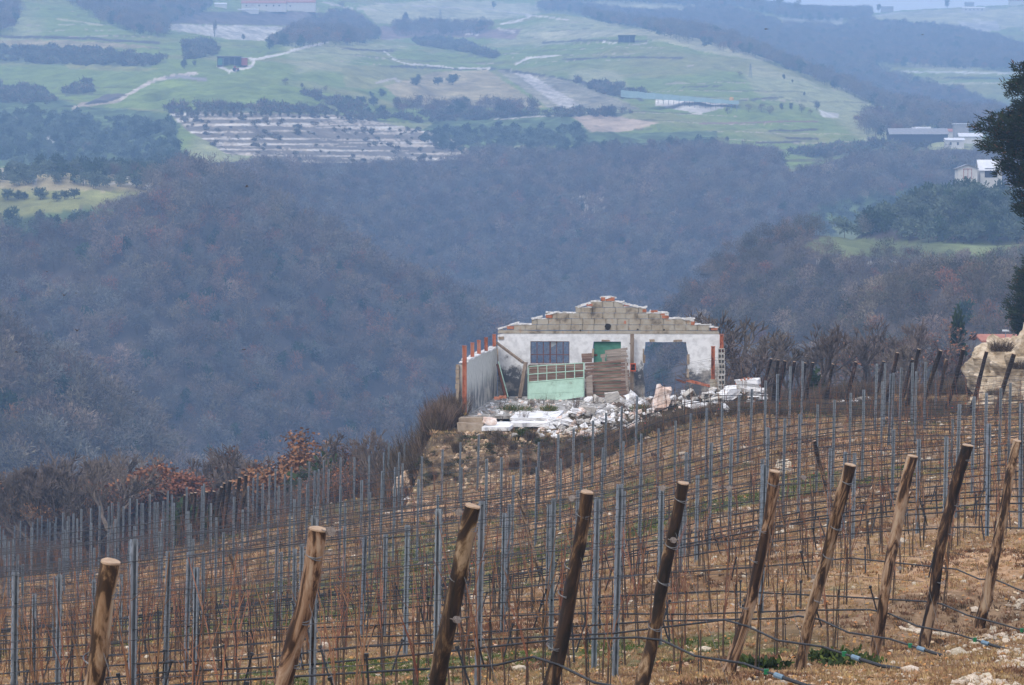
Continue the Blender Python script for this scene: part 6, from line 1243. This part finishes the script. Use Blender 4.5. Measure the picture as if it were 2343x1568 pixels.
for u_, v_, D_, sc_, lb in [(2290, 805, 110.5, .8, 'dark bush clinging to the top of the limestone rock face'), (2335, 845, 109.5, .6, 'dark bush in a cleft low on the limestone rock face'), (2275, 905, 110.5, .5, 'low scrub at the foot of the limestone rock face')]:
    o = put('rock_bush', BR[int(u_) % 4], None, pt(u_, v_, D_), rz=1); o.scale = (sc_, sc_, sc_ * .5); tag(o, lb, 'bush', 'bushes on the limestone rock')
conifer('big dark conifer cut off by the right edge', 2392, 95, 640, 135, [(0, .3), (.16, .4), (.24, 1.1), (.3, 1.5), (.36, 1.2), (.42, 2.0), (.5, 2.3), (.56, 3.0), (.6, 2.9), (.64, 2.4), (.72, 1.6), (.8, 1.7), (.86, 1.2), (1, .1)], 5, 'conifer')
conifer('shorter dark conifer low at the right edge below the big one', 2362, 575, 800, 175, [(0, .7), (.3, 1.5), (.6, 1.4), (1, .1)], 6, 'conifer')
# ---------------------------------------------------------------- far buildings
M['wallw'] = mat('pale_plaster', [(.55, .52, .45), (.68, .65, .58)], 1, .9); M['rooft'] = mat('terracotta_roof', [(.32, .12, .08), (.45, .2, .14)], 2, .9); M['roofw'] = mat('white_frosted_roof', [(.6, .6, .6), (.8, .8, .8)], .8, .9)
M['wallg'] = mat('grey_render', [(.26, .25, .23), (.36, .34, .31)], 1, .9); M['roofg'] = mat('grey_roof', [(.2, .2, .21), (.33, .33, .34)], 1, .8); M['dark'] = mat('dark_opening', [(.02, .022, .03), (.05, .05, .06)], 2, .8); M['reddoor'] = mat('red_trim', [(.28, .06, .05), (.36, .1, .08)], 2, .8)
def house(name, label, u, vb, D, w, d, h, rh, wall, roof, rz=0, wins=(), cat='house', gable=False, hip=False, group=None, base=1.5, eave=.4, doors=(), wmat='dark'):
    """u = centre, vb = foot of the wall seen in the photo; w along the view's width; gable=True turns the gable to the camera"""
    g_ = hit(u, vb, 900, 3900, 0, 700) if D > 900 else None
    if g_ is not None and abs(g_.y / D - 1) < .35: k_ = g_.y / D; D = g_.y; w, d, h, rh = w * k_, d * k_, h * k_, rh * k_; wins = [tuple(q * k_ for q in x_) for x_ in wins]
    p = pt(u, vb, D); o = thing(name, label, cat, p, rz, group); m = MB(); m.box((0, 0, h / 2 - base / 2), (w, d, h + base))
    if gable: m.add([(-w / 2, -d / 2 + .003, h), (w / 2, -d / 2 + .003, h), (0, -d / 2 + .003, h + rh * .94), (-w / 2, d / 2 - .003, h), (w / 2, d / 2 - .003, h), (0, d / 2 - .003, h + rh * .94)], [(0, 1, 2), (5, 4, 3), (0, 2, 5, 3), (1, 4, 5, 2)])
    else: m.add([(-w / 2 + .003, -d / 2, h), (-w / 2 + .003, d / 2, h), (-w / 2 + .003, 0, h + rh * .94), (w / 2 - .003, -d / 2, h), (w / 2 - .003, d / 2, h), (w / 2 - .003, 0, h + rh * .94)], [(0, 2, 1), (3, 4, 5), (0, 3, 5, 2), (1, 2, 5, 4)])
    m.build('wall', wall, o); r = MB(); t = .14; e = eave
    if gable:
        for s in (-1, 1): r.add([(s * (w / 2 + e), -d / 2 - e, h - e * rh / (w / 2)), (s * (w / 2 + e), d / 2 + e, h - e * rh / (w / 2)), (0, d / 2 + e, h + rh), (0, -d / 2 - e, h + rh), (s * (w / 2 + e), -d / 2 - e, h - e * rh / (w / 2) + t), (s * (w / 2 + e), d / 2 + e, h - e * rh / (w / 2) + t), (0, d / 2 + e, h + rh + t), (0, -d / 2 - e, h + rh + t)], [(3, 2, 1, 0), (4, 5, 6, 7), (0, 1, 5, 4), (1, 2, 6, 5), (3, 0, 4, 7)])
    else:
        for s in (-1, 1): r.add([(-w / 2 - e, s * (d / 2 + e), h - e * rh / (d / 2)), (w / 2 + e, s * (d / 2 + e), h - e * rh / (d / 2)), (w / 2 + e, 0, h + rh), (-w / 2 - e, 0, h + rh), (-w / 2 - e, s * (d / 2 + e), h - e * rh / (d / 2) + t), (w / 2 + e, s * (d / 2 + e), h - e * rh / (d / 2) + t), (w / 2 + e, 0, h + rh + t), (-w / 2 - e, 0, h + rh + t)], [(3, 2, 1, 0), (4, 5, 6, 7), (0, 1, 5, 4), (1, 2, 6, 5), (3, 0, 4, 7)])
    r.build('roof', roof, o)
    for x, z, ww, wh in wins: q = MB(); q.box((x, -d / 2 - .02, z), (ww, .12, wh)); q.build('window', M[wmat], o)
    for x, ww, wh, mt in doors: q = MB(); q.box((x, -d / 2 - .03, wh / 2), (ww, .14, wh)); q.build('door', M[mt], o)
    return o
house('farmhouse', 'long cream farmhouse with red tiled roof at the top, left part', 604, 24, 2150, 31, 9, 4.6, 2.2, M['wallw'], M['rooft'], wins=[(x, 2.9, 1.1, 1.1) for x in (-12, -8, -3, 2, 7, 11)], group='buildings of the cream farm at the top left')
house('farmhouse', 'right wing of the long cream farmhouse, taller with plain wall', 688, 25, 2140, 20.5, 9, 5.4, 2.0, M['wallw'], M['rooft'], wins=[(-7, 3, 1, 1)], group='buildings of the cream farm at the top left')
house('annex', 'small lean-to with dark gable before the long cream farmhouse', 577, 25, 2135, 4, 4, 2.6, 1.4, M['wallw'], M['rooft'], gable=True, group='buildings of the cream farm at the top left')
house('annex', 'low white wall-like building below the long cream farmhouse', 568, 28, 2130, 14, 3, 1.6, .4, M['wallw'], M['roofw'], group='buildings of the cream farm at the top left')
house('hut', 'small low white hut left of the long cream farmhouse', 505, 17, 2100, 8, 4, 2.0, .9, M['wallw'], M['roofw'], cat='hut')
def open_shed(name, label, u, vb, D, w, d, h, roof, bays, wall='dark'):
    D = hit(u, vb, 1000, 3000).y; o = thing(name, label, 'shed', pt(u, vb, D)); m = MB(); m.box((0, d / 2, h / 2 - .5), (w, .15, h + 1)); m.box((-w / 2 + .08, -.1, h / 2 - .5), (.15, d, h + 1)); m.box((w / 2 - .08, -.1, h / 2 - .5), (.15, d, h + 1)); m.build('wall', M[wall], o)
    m = MB(); m.box((0, 0, h + .12), (w + .8, d + 1, .16), M=Matrix.Rotation(-.06, 3, 'X')); m.build('roof', roof, o)
    for i in range(bays + 1): m = MB(); m.box((-w / 2 + .1 + (w - .2) * i / bays, -d / 2, h / 2 - .4), (.16, .16, h + .7)); m.build('post', M['wallg'], o)
    return o
o = open_shed('open_shed', 'open-fronted grey farm shed beside the white track', 525, 150, 1560, 11.5, 6, 3.9, M['roofg'], 4)
q = MB(); q.box((-4.4, -2.6, 1.6), (2.2, .1, 3.2)); q.build('green_sheet', M['teal'], o); q = MB(); q.box((7.3, 0, 1.7), (2.8, 4, 3.6)); q.build('annex_wall', M['reddoor'], o); q = MB(); q.box((7.3, 0, 3.65), (3.4, 4.6, .15)); q.build('annex_roof', M['roofw'], o)
open_shed('open_shed', 'small dark open shed on the upper green hill', 1433, 99, 1900, 9.5, 5, 4.0, M['dark'], 3)
house('stone_hut', 'tiny ruined hut at the end of the lower left track', 395, 437, 1010, 5, 3, 1.6, .6, M['wallg'], M['roofg'], cat='hut')
fg = 'buildings of the grey farm on the right hillside'
house('barn', 'long low grey-roofed shed at the left of the hillside farm', 2045, 304, 1330, 14, 6, 2.2, .8, M['wallg'], M['roofw'], group=fg, cat='barn')
house('barn', 'wide grey-roofed barn with dark open front in the hillside farm', 2098, 328, 1270, 24, 10, 3.6, 2.4, M['dark'], M['roofg'], group=fg, cat='barn', wins=[(-8, 1.5, 3, 2)])
house('barn', 'low barn with short white roof just behind the wide grey barn', 2100, 306, 1340, 10, 5, 1.6, 1.2, M['wallg'], M['roofw'], group=fg, cat='barn')
house('farmhouse', 'plain house with brownish roof left of the concrete tower', 2158, 316, 1310, 9, 7, 2.6, 1.2, M['wallw'], M['rooft'], group=fg)
tw = thing('silo_tower', 'square concrete tower of the hillside farm', 'tower', pt(2197, 318, 1300), 0, fg); q = MB(); q.box((0, 0, 2.2), (6, 5, 8)); q.build('wall', M['wallg'], tw); q = MB(); q.box((0, 0, 6.3), (6.8, 5.8, .35)); q.build('roof', M['roofw'], tw)
house('farmhouse', 'white-roofed house right of the concrete tower', 2218, 324, 1290, 9.5, 6, 2.0, 1.4, M['wallw'], M['roofw'], group=fg)
house('farmhouse', 'lower white-roofed house with two windows below the concrete tower', 2182, 338, 1270, 7.5, 5, 3.0, .9, M['wallw'], M['roofw'], group=fg, wins=[(-1.8, 1.5, .8, 1.2), (1.2, 1.5, .8, 1.2)])
bg_ = 'buildings on the near wooded hill'
hb = pt(2210, 412, 735); 
house('barn', 'pale gabled barn with red-framed doors on the near hill', 2209, 410, 735, 4.6, 5, 2.5, .9, M['wallw'], M['roofg'], gable=True, group=bg_, cat='barn', base=3, doors=[(-.9, .12, 2.4, 'reddoor'), (.1, .12, 2.4, 'reddoor'), (1.0, .12, 2.4, 'reddoor')], wins=[(0, 2.35, 2.2, .12)], wmat='reddoor')
house('farmhouse', 'taller white-roofed house half hidden by the conifer', 2262, 410, 738, 5.2, 6, 2.2, 2.3, M['wallw'], M['roofw'], group=bg_, base=3, wins=[(0, 1.4, 3.0, 2.2)])
house('farmhouse', 'hazy house on the skyline left of the pale green hill', 2029, 25, 3150, 12, 8, 3, 1.5, M['wallg'], M['roofg'], group='houses along the skyline')
house('farmhouse', 'long pale building on the skyline hill at the right', 2226, 28, 3050, 22, 9, 3.6, 1.5, M['wallw'], M['roofw'], group='houses along the skyline', wins=[(x, 2, 1.3, 1.3) for x in (-8, -4, 0, 4, 8)])
house('farmhouse', 'small dark-roofed house on the skyline hill', 2217, 14, 3250, 9, 7, 2.4, 1.6, M['wallg'], M['roofg'], group='houses along the skyline')
house('farmhouse', 'cream house on the skyline at the top right corner', 2325, 12, 3200, 16, 8, 4.5, 1.6, M['wallw'], M['rooft'], group='houses along the skyline')
house('farmhouse', 'low house with orange-red roof just beyond the right posts', 2320, 800, 235, 5.2, 5, .7, .35, M['wallg'], M['rooft'], group=None, base=2)
st_ = thing('street_lamp', 'small white-headed lamp pole above the orange-red roof', 'lamp', pt(2300, 800, 228)); q = MB(); q.tube([(0, 0, -1), (0, 0, 1.4)], .03, 6); q.build('pole', M['zinc'], st_); q = MB(); q.box((0, 0, 1.42), (.5, .2, .13)); q.build('lamp_head', M['roofw'], st_)
o = thing('water_tank', 'bright orange-yellow tank on the green hillside', 'tank', hit(1673, 237, 1000, 2500)); q = MB(); q.tube([(0, 0, 0), (0, 0, 2.5), (0, 0, 2.9)], [1.0, 1.0, .8], 14); q.build('tank_body', mat('yellow_tank', [(.6, .3, .04), (.75, .42, .08)], 1, .6), o); q = MB(); q.box((0, 0, -.3), (2.6, 2.2, .7)); q.build('plinth', M['wallg'], o)
# tractor by the shed
o = thing('tractor', 'tiny red tractor parked below the grey farm shed', 'tractor', hit(540, 163, 1000, 2500), .3); q = MB(); q.box((0, 0, 1.0), (2.6, 1.0, .7)); q.box((-.6, 0, 1.8), (1.1, 1.1, 1.1)); q.build('body', M['reddoor'], o)
for x, r_ in ((-.9, .75), (1.0, .5)):
    for y in (-.65, .65): q = MB(); q.tube([(x, y - .15, r_), (x, y + .15, r_)], r_, 10); q.build('wheel', M['dark'], o)
# orchard nets
def net(label, pts4, D0, D1, mt):
    o = thing('orchard_net', label, 'net', pt(*pts4[0], D0)); L0 = Vector(o.location); m = MB(); n = 14; tl, tr, br, bl = [Vector((a, b_)) for a, b_ in pts4]
    for j in range(2):
        for i in range(n + 1):
            t = i / n; q = (tl.lerp(tr, t) if j == 0 else bl.lerp(br, t)); D = (D1 if j == 0 else D0) + (i % 2) * 3; p_ = pt(q.x, q.y + (1.2 if i % 2 else 0), D); m.v.append(tuple(p_ - L0))
    m.f = [(i, i + 1, n + 2 + i, n + 1 + i) for i in range(n)]; m.mi = [0] * n; m.build('netting', mt, o); return o
M['net'] = mat('blue_green_net', [(.14, .22, .2), (.24, .33, .3)], .6, .9); M['netw'] = mat('white_cloth', [(.6, .6, .58), (.75, .75, .74)], .6, .9)
# white sheeting under the nets and a row of net posts
for i in range(16):
    u = 1505 + i * 12; p = hit(u, 238 + i * 1.2, 1000, 2500); o = put('net_post', ST_F, None, p); o.scale = (4, 4, 1.5); tag(o, 'pole of the orchard net on the green hillside, %s from the left' % nth(i + 1), 'pole', 'poles of the orchard net')
net('blue-green orchard net stretched above white ground sheets', [(1420, 206), (1690, 231), (1690, 239), (1420, 222)], hit(1560, 240, 1000, 2500).y - 6, hit(1560, 240, 1000, 2500).y + 6, M['net'])
# trees standing alone in the fields
MO = [crown_mesh('field_olive_crown', 900, 2.3, 1.9, .42, [M['olive'], M['evergreen']], 2.4, clumps=16, seed=80 + i, asp=.5, tk=0, mix=.5) for i in range(3)]
MD = [crown_mesh('field_dark_crown', 900, 2.2, 2.2, .42, [M['evergreen'], M['twig']], 2.6, clumps=16, seed=90 + i, asp=.5, tk=0, mix=.3) for i in range(2)]
MBt = [crown_mesh('field_bare_crown', 700, 2.2, 2.3, .5, [M['twig']], 3.0, clumps=12, seed=95 + i, asp=.16, tk=0) for i in range(2)]
far_t = [(952, 196, 24, 'o', 'first of three round trees standing in a line on the tan hillside'), (1002, 196, 20, 'o', 'second of three round trees standing in a line on the tan hillside'), (1036, 195, 26, 'o', 'third of three round trees standing in a line on the tan hillside'),
 (873, 222, 18, 'o', 'round tree below left of the three in a line'), (849, 222, 12, 'o', 'smaller round tree left of the lone round one'), (961, 243, 26, 'd', 'tall dark tree in the hedge under the three in a line'), (995, 245, 18, 'o', 'bushy tree right of the tall dark hedge tree'), (1014, 245, 15, 'b', 'bare tree in the hedge, right of the bushy one'),
 (1062, 246, 24, 'o', 'wide olive in the hedge below the tan field'), (1136, 246, 24, 'd', 'dark olive toward the right end of the hedge'), (1165, 245, 14, 'b', 'bare tree at the right end of the hedge'), (798, 240, 22, 'o', 'olive at the left end of the green strip'), (826, 242, 22, 'o', 'olive second from the left above the green strip'), (854, 243, 22, 'o', 'olive third from the left above the green strip'),
 (843, 262, 16, 'o', 'small olive on the green strip, left one'), (873, 264, 24, 'o', 'broad olive on the green strip, middle'), (910, 252, 30, 'd', 'low broad dark tree on the green strip, right one'), (787, 250, 20, 'o', 'olive at the left end of the green strip, lower one'),
 (1712, 256, 18, 'b', 'first tree from the left in the line right of the yellow tank'), (1742, 258, 22, 'b', 'second tree from the left in the line right of the yellow tank'), (1761, 262, 20, 'b', 'third tree from the left in the line right of the yellow tank'), (1788, 252, 16, 'd', 'fourth tree from the left in the line right of the yellow tank'), (1810, 252, 17, 'd', 'fifth tree from the left in the line right of the yellow tank'), (1833, 258, 20, 'b', 'sixth tree from the left in the line right of the yellow tank'), (1853, 264, 14, 'b', 'seventh tree from the left in the line right of the yellow tank'), (1664, 262, 16, 'b', 'bare tree left of that line, under the white sheets'), (1868, 252, 20, 'd', 'broad low tree beside the pale patch'),
 (1840, 220, 10, 'd', 'tiny dark tree alone on the bright green slope'), (1692, 176, 12, 'b', 'faint bare tree high on the bright green slope'),
 (18, 458, 26, 'o', 'olive nearest the left edge on the lower left field'), (42, 458, 22, 'o', 'second olive from the left on the lower left field'), (56, 458, 18, 'o', 'third olive from the left on the lower left field'), (92, 458, 30, 'o', 'fourth olive from the left on the lower left field, standing apart'), (130, 460, 20, 'o', 'fifth olive from the left on the lower left field'), (148, 457, 22, 'o', 'sixth olive from the left on the lower left field'), (170, 455, 24, 'o', 'rightmost olive on the lower left field'),
 (263, 408, 34, 'b', 'round brown tree left of the lower left track'), (312, 408, 34, 'b', 'second round brown tree above the lower left track'), (352, 416, 30, 'b', 'round brown tree near the end of the lower left track'), (160, 348, 24, 'b', 'brownish tree left end of the pair among the olives'), (200, 352, 28, 'b', 'brownish tree right end of the pair among the olives'),
 (556, 92, 14, 'd', 'small dark tree on the ridge below the pale vineyard'), (653, 196, 18, 'b', 'bare tree at the right of the bright green field'), (690, 202, 12, 'd', 'small dark tree right of the bare one'), (745, 208, 12, 'b', 'small bare tree at the far right of the green field'), (422, 158, 26, 'd', 'dark bush left of the grey farm shed'), (445, 152, 14, 'd', 'small dark bush touching the grey farm shed\'s left'),
 (1129, 20, 16, 'd', 'dark tree on the topmost pale meadow'), (928, 54, 26, 'd', 'dark bush on the upper meadow'), (783, 20, 18, 'b', 'bare tree right of the long cream farmhouse'), (1677, 122, 20, 'b', 'bare tree where the pale ridge meets the wood'), (1812, 190, 8, 'd', 'small bush on the ridge line of the long green hill'), (1793, 182, 12, 'd', 'thin dark tree on the ridge line of the long green hill'),
 (2167, 18, 20, 'd', 'round tree on the skyline left of the small dark-roofed house'), (2009, 25, 16, 'd', 'dark tree left of the hazy skyline house'), (1782, 14, 26, 'd', 'dark tree on the skyline above the right wood'), (1825, 24, 24, 'b', 'pale bare tree on the skyline'), (1885, 32, 20, 'b', 'second pale bare tree on the skyline'), (1725, 8, 22, 'd', 'dark tree on the skyline near the top edge'),
 (412, 372, 28, 'd', 'dark upright tree at the left end of the quarry'), (425, 376, 34, 'd', 'second dark upright tree at the left end of the quarry'), (1790, 385, 40, 'd', 'dark pointed tree on the wooded slope left of the hillside farm'), (1663, 326, 14, 'd', 'dark evergreen at the forest edge below the green field'), (1413, 50, 16, 'd', 'dark conifer left of the striped pale field'), (2172, 405, 44, 'o', 'grey-green tree beside the pale gabled barn'), (2232, 425, 30, 'o', 'grey-green tree below the pale gabled barn')]
for u, vb, hpx, ty, lb in far_t:
    g = hit(u, vb, 560, 4200, 0, 700)
    if g is None: g = pt(u, vb, 2600)
    D = g.y; H = hpx / (F / D); me = {'o': MO, 'd': MD, 'b': MBt}[ty]; H0 = {'o': 4.4, 'd': 4.9, 'b': 5.3}[ty]; s = H / H0
    o = thing({'o': 'olive_tree', 'd': 'dark_tree', 'b': 'bare_tree'}[ty], lb, 'tree', (g.x, D, float(g.z)), random.uniform(0, 6), 'trees standing alone in the far fields'); w = s * (1.15 if ty != 'd' else .8); o.scale = (w, w, s)
    b = MB(); b.tube([(0, 0, -1), (0, 0, H0 * .55)], [.16, .08], 5); put('trunk', b.mesh('trunk', M['bark']), o); put('crown', random.choice(me), o)
g = hit(491, 86, 1200, 3000); pop = crown_mesh('poplar_crown', 1100, 1.1, 5.2, .6, [M['twig']], 5.6, clumps=30, seed=99, asp=.14, tk=0); o = thing('poplar', 'tall bare poplar in front of the pale flat vineyard', 'tree', (g.x, g.y, g.z)); s = 44 / (F / g.y) / 10.5; o.scale = (s, s, s); b = MB(); b.tube([(0, 0, -1), (0, 0, 8)], [.2, .08], 5); put('trunk', b.mesh('trunk', M['bark']), o); put('crown', pop, o)
# row of upright trees along the quarry's upper rim
for i, u in enumerate([415, 430, 452, 470, 487, 503, 518, 535, 552, 575, 600, 618, 640, 660, 685, 715, 745, 770]):
    g = hit(u, 268, 900, 2000)
    if g is None: continue
    H = random.uniform(12, 17) / (F / g.y); s = H / 4.9; o = thing('rim_tree', 'dark upright tree on the quarry\'s upper rim, %s from the left' % nth(i + 1), 'tree', tuple(g), i, 'row of trees on the quarry rim'); o.scale = (s * .75, s * .75, s); b = MB(); b.tube([(0, 0, -1), (0, 0, 2.6)], [.15, .08], 5); put('trunk', b.mesh('trunk', M['bark']), o); put('crown', MD[i % 2], o)
# ---- lattice pylon, faint on the green slope
def pylon(u, vb, hpx, lb):
    g = hit(u, vb, 900, 3600); H = hpx / (F / g.y); o = thing('pylon', lb, 'pylon', tuple(g), .3); m = MB(); w = H * .09
    for sx in (-1, 1):
        for sy in (-1, 1): m.tube([(sx * w, sy * w, 0), (sx * w * .3, sy * w * .3, H * .7), (0, 0, H)], .09, 3)
    for i in range(6): z = H * i / 7; k = w * (1 - .7 * i / 7 / .7 * .7); m.tube([(-k, -k, z), (k, -k, z + H / 7)], .06, 3); m.tube([(k, -k, z), (-k, -k, z + H / 7)], .06, 3)
    m.build('lattice', M['zinc'], o)
    for z in (.72, .85): q = MB(); q.tube([(-w * 1.5, 0, H * z), (w * 1.5, 0, H * z)], .12, 4); q.build('cross_arm', M['zinc'], o)
pylon(1007, 52, 32, 'faint lattice pylon on the upper pale meadow'); pylon(1716, 178, 34, 'faint lattice pylon on the bright green slope')
# ---- birds
def bird(u, v, D, s, rz, flap, lb):
    b = MB(); r_ = [0, .012, .022, .02, .01, .004]; xs = [-.09, -.075, -.04, .0, .05, .09]; b.tube([(x, 0, 0) for x in xs], r_, 6)
    b.add([(.05, 0, 0), (.12, .022, 0), (.12, -.022, 0)], [(0, 1, 2)]); b.tube([(-.105, 0, -.002), (-.09, 0, 0)], [.001, .004], 4)
    for sy in (-1, 1): b.add([(-.045, sy * .012, .01), (.025, sy * .012, .01), (.02, sy * .09, .01 + flap * .06), (-.03, sy * .09, .012 + flap * .06), (.03, sy * .19, .01 + flap * .02)], [(0, 1, 2, 3), (3, 2, 4)])
    o = b.build('bird', M['birdm'], None, loc=pt(u, v, D), rz=rz); o.scale = (s, s, s); tag(o, lb, 'bird', 'small birds in flight')
M['birdm'] = mat('bird_feathers', [(.04, .025, .015), (.1, .07, .045)], 30, .9)
for i, (u, v, lb) in enumerate([(565, 428, 'small brown bird flying before the valley, upper left'), (1753, 67, 'small brown bird flying near the top right'), (2110, 80, 'tiny bird flying at the far upper right'), (147, 676, 'left bird of the pair flying low at the left'), (174, 671, 'right bird of the pair flying low at the left'), (107, 622, 'bird flying above the pair at the left'), (176, 757, 'bird flying below the pair at the left'), (558, 800, 'bird flying left of the ruin'), (37, 806, 'bird flying near the left edge')]):
    bird(u, v, 150 if i != 2 else 260, 1.25, .4 * i, (1, -.4, .5)[i % 3], lb)
